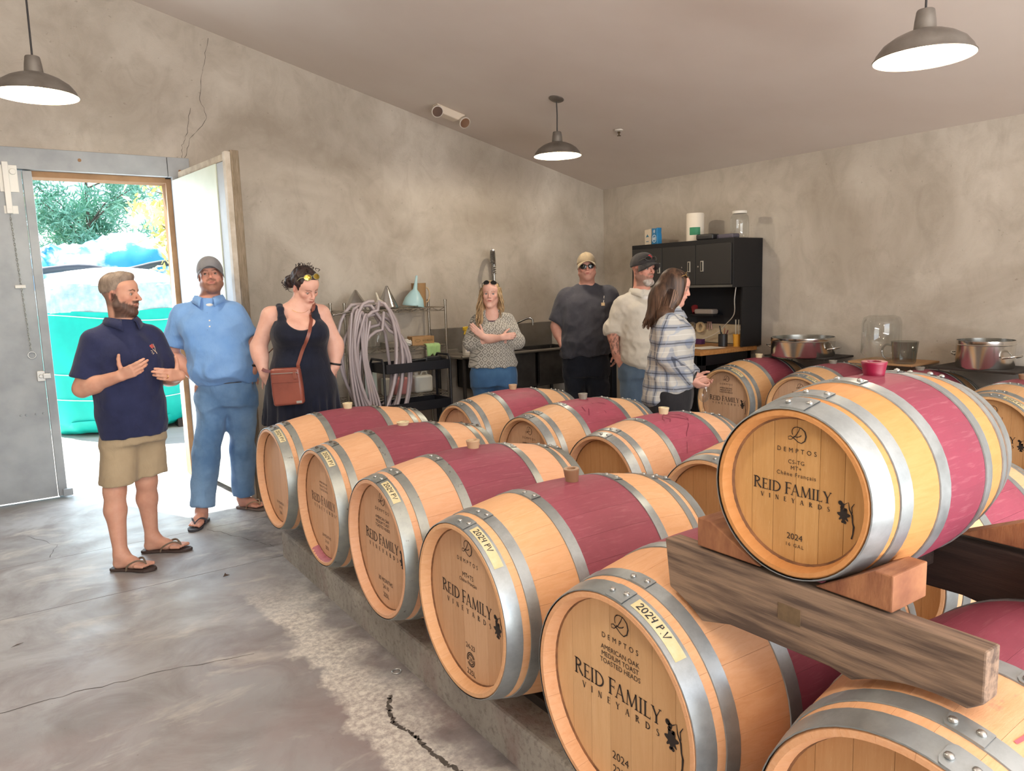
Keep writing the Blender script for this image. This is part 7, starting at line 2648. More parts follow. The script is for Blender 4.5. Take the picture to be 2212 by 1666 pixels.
for i in range(120):
    q = 1 if i % 3 else -1
    ph = rr.uniform(0, 6.28)
    L = rr.uniform(0.2, 0.30 if q > 0 else 0.24)
    x0, y0 = rr.uniform(0.055, 0.085), rr.uniform(-0.06, 0.02)
    P = []
    for k in range(9):
        f = k / 8
        x = (x0 + 0.028 * math.sin(f * 2.2) + 0.008 * math.sin(ph + f * 13)) * q
        y = y0 + (0.165 if q > 0 else 0.05) * f ** 1.6 + 0.010 * math.cos(ph + f * 13)
        P.append(tuple(H4.w(x, y, 0.06 - 0.05 * f - L * f)))
    paths.append(P)
strands(pr_, paths, 0.0036, M_HAIR4)
glasses(pr_, H4, mat('dark_lens', '#151515', 0.08), M_BLACK, (0, 0.066, 0.108), R(30), 'sunglasses', temple=-0.1, drop=0.01)


def m_knit():
    t = NT('lace_knit_sweater')
    v = t.tc('Object')
    sx = t.n('SeparateXYZ', {0: v}).outputs
    yy = t.math('MULTIPLY', sx[1], 0.7)
    u = t.math('MULTIPLY', t.math('ADD', sx[0], yy), 36.0)
    w = t.math('MULTIPLY', sx[2], 30.0)
    tri = lambda q: t.math('PINGPONG', q, 1.0)
    d = t.math('ADD', tri(u), tri(w))
    ringd = t.math('PINGPONG', t.math('MULTIPLY', d, 2.5), 1.0)
    f = t.ramp(ringd, 0.55, 0.75)
    k = t.ramp(t.noise(v, 9, 2), 0.3, 0.45, 0.5, 1.0)
    c = t.mix(t.math('MULTIPLY', t.math('MULTIPLY', f, k), 0.85), srgb('#b5b2aa'), srgb('#5f5c56'))
    c = t.mix(t.ramp(t.noise(v, 380, 2), 0.4, 0.7, 0, 0.3), c, srgb('#8d8a83'))
    return t.out(col=c, rough=0.9, spec=0.15, sheen=0.2, normal=t.bump(t.math('ADD', f, t.noise(v, 500, 2)), 0.35, 0.003))


S = garment((-0.42, -0.3, 0.82), (0.36, 0.36, 1.42), 0.008)
shirt_loft(S, sp4, [(0.84, -0.022, 0.0, 0.215, 0.155), (0.90, -0.022, 0.0, 0.214, 0.158), (0.98, -0.025, 0.0, 0.205, 0.155), (1.08, -0.028, 0.008, 0.188, 0.150), (1.17, -0.03, 0.022, 0.180, 0.150), (1.26, -0.03, 0.01, 0.170, 0.125), (1.32, -0.032, -0.005, 0.135, 0.092), (1.365, -0.03, -0.008, 0.080, 0.066)])
for q in (-1, 1):
    S.add(ell((-0.03 + 0.07 * q, 0.095, 1.185), (0.075, 0.06, 0.07)), 0.04)
sleeve(S, sp4['R'][0], sp4['R'][1], 0.062, 0.064, 1, 0.04, wR, 0.052, 0.42)
sleeve(S, sp4['L'][0], sp4['L'][1], 0.062, 0.064, 1, 0.04, wL, 0.052, 0.35)
S.add(ell((-0.03, 0.11, 1.365), (0.075, 0.12, 0.082)), 0.012, 's')
S.cut((0, 0, 0.885), (0, 0, -1))
nz = creases(48)
S.warp(lambda X, Y, Z: 0.0055 * nz(X, Y, Z))
S.build('sweater', m_knit(), pr_)
S = garment((-0.2, -0.15, 1.1), (0.15, 0.2, 1.38), 0.008)
S.add(loft([(1.17, -0.03, 0.02, 0.150, 0.138), (1.25, -0.03, 0.012, 0.145, 0.112), (1.295, -0.03, 0.0, 0.12, 0.094)], 2.2), 0)
S.add(cone((-0.115, 0.06, 1.27), (-0.095, 0.03, 1.345), 0.012, 0.010), 0.006)
S.build('undershirt', mat('plum_top', '#3c2b3c', 0.8), pr_)
M_JEAN4 = cloth('mid_denim', '#34567e', '#44698f', 500, 0.4, nscale=4)
trousers(pr_, M_JEAN4, [(0.72, -0.025, 0.0, 0.192, 0.14), (0.82, -0.025, 0.0, 0.196, 0.142), (0.95, -0.025, 0.0, 0.18, 0.13)], [((0.065, 0.0, 0.80), (0.07, 0.01, 0.44), (0.08, -0.02, 0.08)), ((-0.12, 0.0, 0.80), (-0.12, 0.01, 0.44), (-0.13, -0.02, 0.08))], (0.105, 0.075, 0.065), 0.95, 'jeans', 43, 0.005)
for x in (0.08, -0.13):
    add_shoe(pr_, (x, -0.02, 0.0), (x * 0.3, 1, 0), mat('dark_shoe', '#26221f', 0.5), 0.24)

# ------------------------------------------------ 5: big man in charcoal tee and tan cap
pr_ = empty('person', (4.50, 5.32, 0), 2.4553, 'man in charcoal T-shirt, tan cap and dark glasses by the sink end', 'person')
H5 = Head((-0.005, 0.005, 1.735), R(2), R(2), R(3), 1.02, False, 1.16)
rows5 = [(0.86, 0.02, 0.0, 0.215, 0.16), (1.0, 0.015, 0.02, 0.225, 0.185), (1.13, 0.01, 0.03, 0.222, 0.182), (1.28, 0.0, 0.02, 0.225, 0.165), (1.42, -0.005, 0.005, 0.225, 0.145), (1.50, -0.005, -0.005, 0.19, 0.115), (1.565, -0.005, -0.01, 0.09, 0.075)]
wR, wL = (0.225, 0.085, 1.025), (-0.27, 0.03, 0.98)
sp5 = dict(H=H5, nb=(-0.005, -0.01, 1.57), rows=rows5, R=((0.195, -0.01, 1.465), (0.285, -0.01, 1.20), wR), L=((-0.205, -0.01, 1.478), (-0.285, -0.04, 1.22), wL), arm=(0.068, 0.052, 0.036), neck=0.066,
           hands=[dict(w=wR, d=(-0.5, -0.1, -0.9), pn=(-0.3, -0.9, 0.1), side=-1, curl=(0.4,) * 4, fine=False), dict(w=wL, d=(0.05, 0.1, -1), pn=(1, 0, 0), side=1, fine=False)],
           legs=[((0.11, 0.0, 0.82), (0.13, 0.02, 0.45), (0.14, -0.02, 0.08)), ((-0.09, 0.0, 0.82), (-0.11, 0.02, 0.45), (-0.12, -0.02, 0.08))], leg=(0.1, 0.065, 0.045))
figure(pr_, sp5, face_paint(H5, '#d3a090', brow='#8a7466', brow_s=0.4, stub=0.25))
H5.eyes(pr_, M_IRISB)
M_CAP5 = cloth('tan_cap_cloth', '#8f8069', '#9f8f76', 300, 0.25)
cap_hat(pr_, H5, M_CAP5, None, 'cap', R(7), 0)
glasses(pr_, H5, mat('dark_lens', '#151515', 0.08), M_BLACK, (0, 0.103, 0.006), 0, 'dark_glasses', 0.027, 0.020)
M_CHAR = cloth('charcoal_jersey', '#3b3c46', '#45464f', 380, 0.3)
S = garment((-0.46, -0.35, 0.8), (0.46, 0.4, 1.66), 0.0088)
shirt_loft(S, sp5, [(0.84, 0.02, 0.0, 0.226, 0.175), (0.95, 0.018, 0.01, 0.232, 0.19), (1.08, 0.012, 0.032, 0.236, 0.198), (1.2, 0.005, 0.03, 0.234, 0.190), (1.32, 0.0, 0.02, 0.236, 0.174), (1.43, -0.005, 0.005, 0.232, 0.155), (1.51, -0.005, -0.005, 0.196, 0.125), (1.572, -0.005, -0.01, 0.098, 0.088)])
sleeve(S, sp5['R'][0], sp5['R'][1], 0.088, 0.094, 0.86, 0.05)
sleeve(S, sp5['L'][0], sp5['L'][1], 0.088, 0.094, 0.86, 0.05)
S.cut((0.0, 0, 0.925), (-0.10, 0, -1))
nz = creases(58)
fol = sines(59, 5, (18, 34), 0.6)
S.warp(lambda X, Y, Z: 0.009 * nz(X, Y, Z) * (0.6 + np.exp(-((Z - 1.0) / 0.12) ** 2)) + 0.010 * fol(X, Y, Z) * np.exp(-((Z - 1.28) / 0.10) ** 2))
te = S.build('t_shirt', M_CHAR, pr_)
t5 = bvh(te)
F = Flat()
F.stroke([(-0.05, 0.05), (-0.05, -0.07), (0.0, -0.085), (0.05, -0.07), (0.05, 0.05), (-0.05, 0.05)], 0.003)
pk_ = decal(F, t5, (-0.115, 0.6, 1.35), (-1, 0, 0), (0, -1, 0), mat('pocket_seam', '#2b2c34', 0.8), pr_, 'pocket_seam', 0.001)
F = Flat()
F.poly([(-0.016, -0.014), (0.016, -0.014), (0.016, 0.014), (-0.016, 0.014)])
decal(F, t5, (-0.145, 0.6, 1.40), (-1, 0, 0), (0, -1, 0), mat('cream_patch', '#cdb692', 0.7), pr_, 'patch', 0.002)
F = Flat()
F.stroke([(0.0, -0.03), (0.008, 0.03)], 0.006)
decal(F, t5, (-0.150, 0.6, 1.445), (-1, 0, 0), (0, -1, 0), M_WHITE, pr_, 'pen_clip', 0.004)
MB().tube([(-0.005 + 0.083 * math.cos(a), -0.006 + 0.078 * math.sin(a), 1.562 - 0.028 * math.sin(a)) for a in [2 * PI * i / 28 for i in range(28)]], 0.010, 6, closed=True).build('neck_band', M_CHAR, te, smooth=60)
M_DKJ = cloth('near_black_denim', '#191c26', '#20242f', 450, 0.3)
trousers(pr_, M_DKJ, [(0.74, 0.015, 0.0, 0.205, 0.15), (0.85, 0.015, 0.0, 0.216, 0.165), (0.99, 0.015, 0.01, 0.212, 0.168)], [((0.105, 0.0, 0.78), (0.13, 0.02, 0.44), (0.14, -0.02, 0.08)), ((-0.085, 0.0, 0.78), (-0.11, 0.02, 0.44), (-0.12, -0.02, 0.08))], (0.118, 0.09, 0.078), 0.95, 'jeans', 53, 0.007)
for x in (0.14, -0.12):
    add_shoe(pr_, (x, -0.02, 0.0), (x * 0.3, 1, 0), mat('dark_shoe', '#26221f', 0.5), 0.29)

# ------------------------------------------------ 6: bearded man in a cream shirt
pr_ = empty('person', (4.43, 4.55, 0), 2.8917, 'grey-bearded man in cream button shirt and black cap by the workbench', 'person')
H6 = Head((-0.022, 0.02, 1.690), R(14), R(0), 0, 1.04, False, 1.12)
rows6 = [(0.90, -0.02, 0.0, 0.19, 0.15), (1.03, -0.02, 0.02, 0.198, 0.17), (1.17, -0.02, 0.02, 0.196, 0.165), (1.3, -0.02, 0.01, 0.196, 0.145), (1.40, -0.02, 0.0, 0.185, 0.125), (1.46, -0.02, -0.01, 0.14, 0.095), (1.515, -0.02, -0.01, 0.075, 0.068)]
wR, wL = (0.235, 0.0, 1.01), (-0.255, 0.06, 1.0)
sp6 = dict(H=H6, nb=(-0.02, -0.01, 1.52), rows=rows6, R=((0.155, -0.02, 1.398), (0.235, -0.05, 1.215), wR), L=((-0.195, -0.01, 1.398), (-0.27, -0.02, 1.2), wL), arm=(0.06, 0.047, 0.034), neck=0.062,
           hands=[dict(w=wR, d=(-0.5, 0.05, -0.9), pn=(-0.6, -0.7, 0), side=-1, fine=False), dict(w=wL, d=(0.1, 0.2, -0.95), pn=(0.9, -0.3, 0), side=1, fine=False)],
           legs=[((0.08, 0.0, 0.88), (0.10, 0.02, 0.47), (0.11, -0.02, 0.08)), ((-0.12, 0.0, 0.88), (-0.14, 0.02, 0.47), (-0.15, -0.02, 0.08))])


def tattoo(V, L, put):
    m = (V[:, 0] > 0.19) & (V[:, 2] < 1.215) & (V[:, 2] > 1.0)
    n_ = np.sin(V[:, 0] * 160 + 3 * np.sin(V[:, 2] * 90)) * np.sin(V[:, 2] * 130 + 2 * np.sin(V[:, 1] * 110))
    put(m * sm(n_, -0.1, 0.3) * 0.7, np.array(srgb('#4a4440')))


figure(pr_, sp6, face_paint(H6, '#d09a88', brow='#4a3a30', brow_s=0.75, beard='#6a5a50', beard_s=0.75, grey='#c9c0b8', mous=0.9, extra=tattoo))
H6.eyes(pr_, M_IRISB, gaze=(0.15, 0))
S = SDF(H6.w(0, 0.05, -0.09) - 0.1, H6.w(0, 0.05, -0.09) + 0.1, 0.005)
S.add(H6.E((0, 0.060, -0.100), (0.042, 0.034, 0.034)), 0)
for q in (-1, 1):
    S.add(H6.C((0.052 * q, 0.01, -0.055), (0.022 * q, 0.062, -0.10), 0.018, 0.022), 0.02)
S.add(H6.E((0, 0.085, -0.052), (0.03, 0.03, 0.026)), 0.01, 's')
nz = sines(66, 6, (90, 200), 0.5)
S.warp(lambda X, Y, Z: 0.003 * nz(X, Y, Z))
S.build('beard', hairm('grey_white_beard', '#8d827a', '#cfc6be', 45, (1, 1, 0.4), 0.7), pr_)
M_CAP6 = cloth('black_cap_cloth', '#2e2c2d', '#393637', 300, 0.25)
cp = cap_hat(pr_, H6, M_CAP6, None, 'cap', R(6), 0)
F = Flat()
F.stroke([(-0.02, 0.015), (-0.005, 0.018), (0.0, 0.0), (0.012, -0.004), (0.016, -0.02)], [0.004, 0.014, 0.018, 0.014, 0.004])
F.stroke([(0.002, 0.02), (0.004, 0.004), (-0.012, -0.012)], [0.004, 0.012, 0.004])
fw = H6.M @ np.array([0, 1.0, 0])
rt = H6.M @ np.array([-1.0, 0, 0])
decal(F, bvh(cp), tuple(H6.w(0, 0.3, 0.095)), tuple(rt), tuple(-fw), mat('red_embroidery', '#d0323a', 0.6), cp, 'cap_emblem', 0.002, tuple(H6.M @ np.array([0, 0, 1.0])))
glasses(pr_, H6, mat('dark_lens', '#151515', 0.08), mat('grey_frame', '#5a5a58', 0.3, 0.6), (0, 0.098, 0.088), R(20), 'sunglasses', 0.028, 0.017, -0.12)
M_CREAM = cloth('cream_cotton', '#c8c3b8', '#d2cdc2', 420, 0.25)
S = garment((-0.42, -0.35, 0.82), (0.42, 0.4, 1.62), 0.0085)
shirt_loft(S, sp6, [(0.84, -0.02, 0.0, 0.212, 0.175), (0.95, -0.02, 0.012, 0.214, 0.182), (1.06, -0.02, 0.025, 0.213, 0.188), (1.18, -0.02, 0.022, 0.208, 0.178), (1.3, -0.02, 0.01, 0.206, 0.158), (1.40, -0.02, 0.0, 0.195, 0.138), (1.462, -0.02, -0.01, 0.150, 0.108), (1.522, -0.02, -0.01, 0.085, 0.082)])
sleeve(S, sp6['R'][0], sp6['R'][1], 0.076, 0.074, 1, 0.05, wR, 0.068, 0.22)
sleeve(S, sp6['L'][0], sp6['L'][1], 0.076, 0.074, 1, 0.05, wL, 0.068, 0.22)
S.warp(lambda X, Y, Z: np.where(Z < 0.97, np.maximum(0, (0.885 + 0.06 * np.abs((X + 0.02) / 0.21) ** 2.2) - Z), 0) * 1.0)
S.add(cone((-0.02, 0.13, 1.49), (-0.02, 0.17, 1.42), 0.028, 0.004), 0.004, 's')
nz = creases(68)
S.warp(lambda X, Y, Z: 0.009 * nz(X, Y, Z))
shr = S.build('shirt', M_CREAM, pr_)
collar(pr_, (-0.02, -0.008, 1.522), 0.080, 0.0, R(12), M_CREAM, 0.036, 0.42)
t6 = bvh(shr)
F = Flat()
F.stroke([(0.014, 0.0), (0.012, -0.5)], 0.002)
F.stroke([(-0.014, 0.0), (-0.016, -0.5)], 0.002)
F.v = [p for p in F.v]
Fs = Flat()
for q in (-0.014, 0.015):
    Fs.stroke([(q, 1.40 - 0.03 * i) for i in range(17)], 0.002)
decal(Fs, t6, (-0.02, 0.6, 0.0), (-1, 0, 0), (0, -1, 0), mat('cream_seam', '#a8a396', 0.85), shr, 'placket_seam', 0.0012)
for i in range(6):
    F = Flat()
    F.poly(arc(0, 0, 0.005, 0.005, 0, 330, 11))
    decal(F, t6, (-0.02, 0.6, 1.37 - 0.082 * i), (-1, 0, 0), (0, -1, 0), M_WHITE, pr_, 'button', 0.0025)
S = SDF((-0.12, -0.05, 1.40), (0.08, 0.15, 1.54), 0.006)
S.add(ell((-0.02, 0.035, 1.46), (0.062, 0.075, 0.03)), 0)
S.build('undershirt', mat('white_undershirt', '#dcdad6', 0.85), pr_)
M_JEAN6 = cloth('slate_denim', '#4a5d73', '#5f7388', 450, 0.35, nscale=3)
trousers(pr_, M_JEAN6, [(0.80, -0.02, 0.0, 0.185, 0.145), (0.9, -0.02, 0.0, 0.19, 0.15), (1.0, -0.02, 0.0, 0.185, 0.15)], [((0.075, 0.0, 0.84), (0.10, 0.02, 0.46), (0.11, -0.02, 0.08)), ((-0.115, 0.0, 0.84), (-0.14, 0.02, 0.46), (-0.15, -0.02, 0.08))], (0.108, 0.085, 0.074), 0.95, 'jeans', 63, 0.007)
for x in (0.11, -0.15):
    add_shoe(pr_, (x, -0.02, 0.0), (x * 0.3, 1, 0), mat('dark_shoe', '#26221f', 0.5), 0.29)

# ------------------------------------------------ 7: woman in a plaid shirt
pr_ = empty('person', (3.86, 3.62, 0), -2.4316, 'woman with long brown hair in blue plaid shirt, in profile beside the wall-row barrel', 'person')
H7 = Head((0.0, 0.0, 1.545), R(2), R(-16), 0, 0.97, True)
rows7 = [(0.72, 0.0, -0.03, 0.17, 0.145), (0.85, 0.0, -0.03, 0.178, 0.155), (1.0, 0.0, -0.03, 0.155, 0.13), (1.14, 0.0, -0.025, 0.155, 0.128), (1.22, 0.0, -0.02, 0.163, 0.135), (1.31, 0.0, -0.035, 0.158, 0.108), (1.36, 0.0, -0.04, 0.125, 0.08), (1.40, 0.0, -0.035, 0.055, 0.052)]
wR, wL = (0.10, 0.112, 0.912), (-0.085, 0.14, 0.922)
sp7 = dict(H=H7, nb=(0.0, -0.035, 1.40), rows=rows7, R=((0.140, -0.045, 1.298), (0.205, -0.055, 1.075), wR), L=((-0.140, -0.045, 1.298), (-0.205, -0.04, 1.075), wL), arm=(0.05, 0.042, 0.027), neck=0.046,
           hands=[dict(w=wR, d=(-0.30, 0.75, -0.50), pn=(-0.75, 0.1, 0.6), side=1, curl=(0.55, 0.6, 0.65, 0.7), thumb=(0.5, 0.5), sc=0.86, spread=0.03), dict(w=wL, d=(0.35, 0.75, -0.45), pn=(0.75, -0.1, 0.6), side=-1, curl=(0.6, 0.65, 0.7, 0.75), thumb=(0.5, 0.5), sc=0.86, spread=0.03)],
           legs=[((0.085, -0.03, 0.80), (0.09, -0.02, 0.44), (0.09, -0.05, 0.08)), ((-0.085, -0.03, 0.80), (-0.09, -0.0, 0.44), (-0.09, -0.03, 0.08))])
figure(pr_, sp7, face_paint(H7, '#d7a594', lip='#a85f58', brow='#3d2c24', brow_s=0.6))
H7.eyes(pr_, M_IRISB, gaze=(0, -0.4))
M_HAIR7 = hairm('long_brown_hair_with_lights', '#2a1c17', '#644a39', 26, (1, 1, 0.06))
M_HAIR7D = hairm('dark_crown_hair', '#201614', '#33231d', 30, (1, 1, 0.2))
S = SDF(H7.p - V3(0.2, 0.32, 0.36), H7.p + 0.18, 0.0065)
S.add(H7.E((0, -0.016, 0.045), (0.082, 0.104, 0.090)), 0)
for q in (-1, 1):
    S.add(H7.C((0.058 * q, 0.035, 0.06), (0.074 * q, 0.03, -0.09), 0.030, 0.028, flat=((1, 0, 0), 0.7)), 0.02)
for q in (-1, 1):
    S.add(H7.E((0.064 * q, 0.008, -0.02), (0.030, 0.062, 0.11)), 0.03)
S.add(H7.C((0, -0.03, 0.03), (0.0, -0.075, -0.10), 0.088, 0.095, flat=((0, 1, 0), 0.9)), 0.03)
S.add(cone(H7.w(0.0, -0.06, -0.08), (0.03, -0.155, 1.335), 0.10, 0.062, ((0, 1, 0.2), 0.75)), 0.04)
S.add(cone(H7.w(0.06, 0.0, -0.06), (0.115, -0.06, 1.36), 0.045, 0.05, ((1, 0, 0), 0.6)), 0.03)
S.add(cone((0.115, -0.06, 1.36), (0.12, 0.00, 1.29), 0.05, 0.02), 0.03)
S.add(H7.E((0, 0.118, -0.022), (0.054, 0.075, 0.090)), 0.012, 's')
nz = sines(77, 9, (50, 150), 0.12)
S.warp(lambda X, Y, Z: 0.0045 * nz(X, Y, Z))
S.build('hair', M_HAIR7, pr_)
rr = random.Random(23)
paths, paths2 = [], []
for i in range(170):
    a = rr.uniform(-0.15, PI + 0.75) - PI / 2 - 0.3
    # a sweeps from the face side (right) round the back
    th = rr.uniform(R(-35), R(215))
    c, s = math.cos(th), math.sin(th)
    x0, y0 = 0.082 * c, -0.02 - 0.105 * s
    top = H7.w(0.05 * c, -0.015 - 0.06 * s, 0.115)
    mid = H7.w(x0 * 1.05, y0, 0.02)
    low = V3(0.125 * c * (1.0 if s < 0.4 else 0.85), -0.055 - 0.125 * max(s, -0.3), 1.40)
    end = V3(0.13 * c + rr.gauss(0, .012), -0.07 - 0.145 * max(s, -0.45) + rr.gauss(0, .01), 1.31 - 0.05 * rr.random() + (0.03 if s < 0 else 0))
    (paths if rr.random() < 0.75 else paths2).append([tuple(top), tuple(mid), tuple(lerp(mid, low, 0.55) + V3(0.01 * c, -0.008 * s, 0)), tuple(low), tuple(end)])
strands(pr_, paths, 0.0042, M_HAIR7)
strands(pr_, paths2, 0.0042, hairm('light_streak_hair', '#75594a', '#927660', 30, (1, 1, 0.1)), 'light_streaks')
glasses(pr_, H7, mat('dark_lens', '#151515', 0.08), mat('gold_frame', '#a88a58', 0.3, 0.8), (0, 0.060, 0.112), R(36), 'sunglasses', temple=-0.1)


def m_plaid():
    t = NT('blue_white_plaid_flannel')
    v = t.tc('Object')
    w_ = t.noise(v, 5, 2)
    sx = t.n('SeparateXYZ', {0: v}).outputs
    u = t.math('ADD', t.math('ADD', sx[0], t.math('MULTIPLY', sx[1], 1.0)), t.math('MULTIPLY', w_, 0.03))
    z = t.math('ADD', sx[2], t.math('MULTIPLY', w_, 0.02))

    def bands(q, per, wd, ph):
        f = t.math('FRACT', t.math('ADD', t.math('MULTIPLY', q, 1 / per), ph))
        d = t.math('ABSOLUTE', t.math('SUBTRACT', f, 0.5))
        return t.ramp(d, wd, wd * 0.75)
    c = t.mix(0.0, srgb('#b9b8b3'), srgb('#ffffff'))
    c = t.mix(t.math('MULTIPLY', bands(u, 0.105, 0.21, 0.0), 0.50), c, srgb('#5f7190'))
    c = t.mix(t.math('MULTIPLY', bands(z, 0.105, 0.21, 0.2), 0.50), c, srgb('#5f7190'))
    c = t.mix(t.math('MULTIPLY', bands(u, 0.105, 0.045, 0.0), 0.7), c, srgb('#262c3c'))
    c = t.mix(t.math('MULTIPLY', bands(z, 0.105, 0.045, 0.2), 0.7), c, srgb('#262c3c'))
    c = t.mix(t.math('MULTIPLY', bands(u, 0.105, 0.028, 0.5), 0.5), c, srgb('#8c9ab2'))
    c = t.mix(t.math('MULTIPLY', bands(z, 0.105, 0.028, 0.7), 0.5), c, srgb('#d5d6d2'))
    return t.out(col=c, rough=0.9, spec=0.15, sheen=0.2, normal=t.bump(t.noise(t.n('Mapping', {'Vector': v, 'Scale': (1, 1, 0.5)}).outputs[0], 14, 4), 0.35, 0.015))


M_PLAID = m_plaid()
S = garment((-0.34, -0.36, 0.68), (0.36, 0.34, 1.46), 0.0085)
shirt_loft(S, sp7, [(0.70, 0.0, -0.04, 0.195, 0.185), (0.80, 0.0, -0.04, 0.198, 0.188), (0.92, 0.0, -0.035, 0.19, 0.172), (1.05, 0.0, -0.03, 0.178, 0.155), (1.16, 0.0, -0.022, 0.174, 0.152), (1.24, 0.0, -0.02, 0.174, 0.148), (1.32, 0.0, -0.035, 0.166, 0.120), (1.365, 0.0, -0.04, 0.132, 0.09), (1.405, 0.0, -0.035, 0.07, 0.065)])
for q in (-1, 1):
    S.add(ell((0.07 * q, 0.07, 1.20), (0.07, 0.055, 0.07)), 0.04)
sleeve(S, sp7['R'][0], sp7['R'][1], 0.064, 0.060, 1, 0.04, wR, 0.044, 0.95)
sleeve(S, sp7['L'][0], sp7['L'][1], 0.064, 0.060, 1, 0.04, wL, 0.044, 0.95)
S.warp(lambda X, Y, Z: np.where(Z < 0.92, np.maximum(0, (0.752 + 0.11 * np.clip((Y + 0.14) / 0.22, 0, 1) + 0.0 * X) - Z), 0))
S.add(cone((0.0, 0.10, 1.38), (0.0, 0.14, 1.28), 0.032, 0.004), 0.004, 's')
nz = creases(78)
S.warp(lambda X, Y, Z: 0.0085 * nz(X, Y, Z))
S.build('plaid_shirt', M_PLAID, pr_)
collar(pr_, (0.0, -0.035, 1.40), 0.068, 0.0, R(14), M_PLAID, 0.03, 0.5)
trousers(pr_, cloth('dark_grey_trousers', '#232327', '#2d2d31', 400, 0.3), [(0.70, 0.0, -0.03, 0.175, 0.15), (0.82, 0.0, -0.03, 0.182, 0.158), (0.93, 0.0, -0.03, 0.165, 0.14)], [((0.085, -0.03, 0.76), (0.09, -0.02, 0.44), (0.09, -0.05, 0.08)), ((-0.085, -0.03, 0.76), (-0.09, -0.0, 0.44), (-0.09, -0.03, 0.08))], (0.108, 0.085, 0.078), 0.95, 'trousers', 73, 0.007)
for x in (0.09, -0.09):
    add_shoe(pr_, (x, -0.04, 0.0), (x * 0.3, 1, 0), mat('dark_shoe', '#26221f', 0.5), 0.24)
MB().tube([tuple(np.array((0.105, 0.135, 0.938)) + 0.036 * V3(math.cos(a), 0.4 * math.sin(a), 0.85 * math.sin(a))) for a in [2 * PI * i / 18 for i in range(18)]], 0.006, 6, closed=True).build('wristwatch', M_BLACK, pr_, smooth=60)
# glass in her hand
M7 = pr_.matrix_basis
gw = M7 @ Vector((0.055, 0.20, 0.815))
wg = empty('wine_glass', gw, 0, 'wine glass held by the woman in the plaid shirt', 'glass', rot=(R(6), 0, 0))
MB().lathe([(0.0, -0.062), (0.012, -0.058), (0.030, -0.040), (0.039, -0.010), (0.039, 0.02), (0.032, 0.055)], n=28, cap=False).build('bowl', M_GLASS, wg, smooth=60)
MB().lathe([(0.0035, -0.062), (0.0035, -0.125), (0.01, -0.135), (0.032, -0.14), (0.0, -0.141)], n=24).build('stem', M_GLASS, wg, smooth=60)
# ================================================================ OUTSIDE THE DOORWAY
M_YARD = mat('pale_yard_concrete', '#bdb9b0', 0.8, col2='#a9a49a', nscale=1.5, bump=0.1)
yd = MB().b2((-7, YB + 0.1, -0.14), (9, 15, -0.005)).build('ground_yard', M_YARD)
struct(yd)
M_TEAL = mat('teal_tarp', '#12bdb0', 0.5, col2='#0bada2', nscale=3, spec=0.3)
M_GREYBAND = mat('grey_blue_sheeting', '#8fb2b8', 0.5, col2='#b4cdd0', nscale=14)
M_WTARP = mat('white_tarp', '#e4e6e6', 0.5, col2='#d3dadd', nscale=4)
M_BTARP = mat('blue_white_tarp', '#e2e8ea', 0.45, col2='#2aa0d8', nscale=1.6, lo=0.47, hi=0.55)
tk = empty('covered_tank', (1.17, 10.35, 0), 0, 'round tank wrapped in a teal tarp outside the doorway', 'tank')


def tarp_lathe(prof, n, seed, amp, sag):
    b = MB().lathe(prof, n=n, cap=False)
    rr = random.Random(seed)
    ph = [rr.uniform(0, 6.28) for _ in range(6)]
    out = []
    for (x, y, z) in b.v:
        a = math.atan2(y, x)
        w = amp * (math.sin(7 * a + ph[0] + z * 2.5) + 0.6 * math.sin(17 * a + ph[1] - z * 5) + 0.4 * math.sin(31 * a + ph[2] + z * 9))
        k = 1 + w / max(math.hypot(x, y), 0.3)
        out.append((x * k, y * k, z + sag * math.sin(5 * a + ph[3]) * (0.3 + math.hypot(x, y))))
    b.v = out
    return b


tarp_lathe([(0.80, 0.10), (0.84, 0.16), (0.83, 0.35), (0.845, 0.7), (0.85, 1.05), (0.845, 1.30), (0.835, 1.43)], 96, 2, 0.008, 0.012).build('teal_wrap', M_TEAL, tk, smooth=179)
b = tarp_lathe([(0.62, 0.02), (0.74, 0.02), (0.83, 0.08), (0.845, 0.17)], 72, 5, 0.02, 0.02)
b.build('gathered_hem', M_TEAL, tk, smooth=179)
tarp_lathe([(0.83, 1.42), (0.845, 1.5), (0.835, 1.62), (0.79, 1.74)], 72, 7, 0.006, 0.01).build('grey_sheeting', M_GREYBAND, tk, smooth=179)
tarp_lathe([(0.80, 1.71), (0.74, 1.80), (0.5, 1.90), (0.2, 1.94), (0.001, 1.95)], 72, 9, 0.01, 0.012).build('white_cover', M_WTARP, tk, smooth=179)
b = MB()
for z, s in ((1.36, 0.05), (0.70, 0.03), (0.42, 0.02)):
    b.tube([(0.862 * math.cos(a), 0.862 * math.sin(a), z + s * math.sin(a * 2 + 0.7)) for a in [2 * PI * i / 40 for i in range(40)]], 0.005, 5, closed=True)
b.build('rope', mat('white_rope', '#dfe6e4', 0.7), tk)['kind'] = 'stuff'
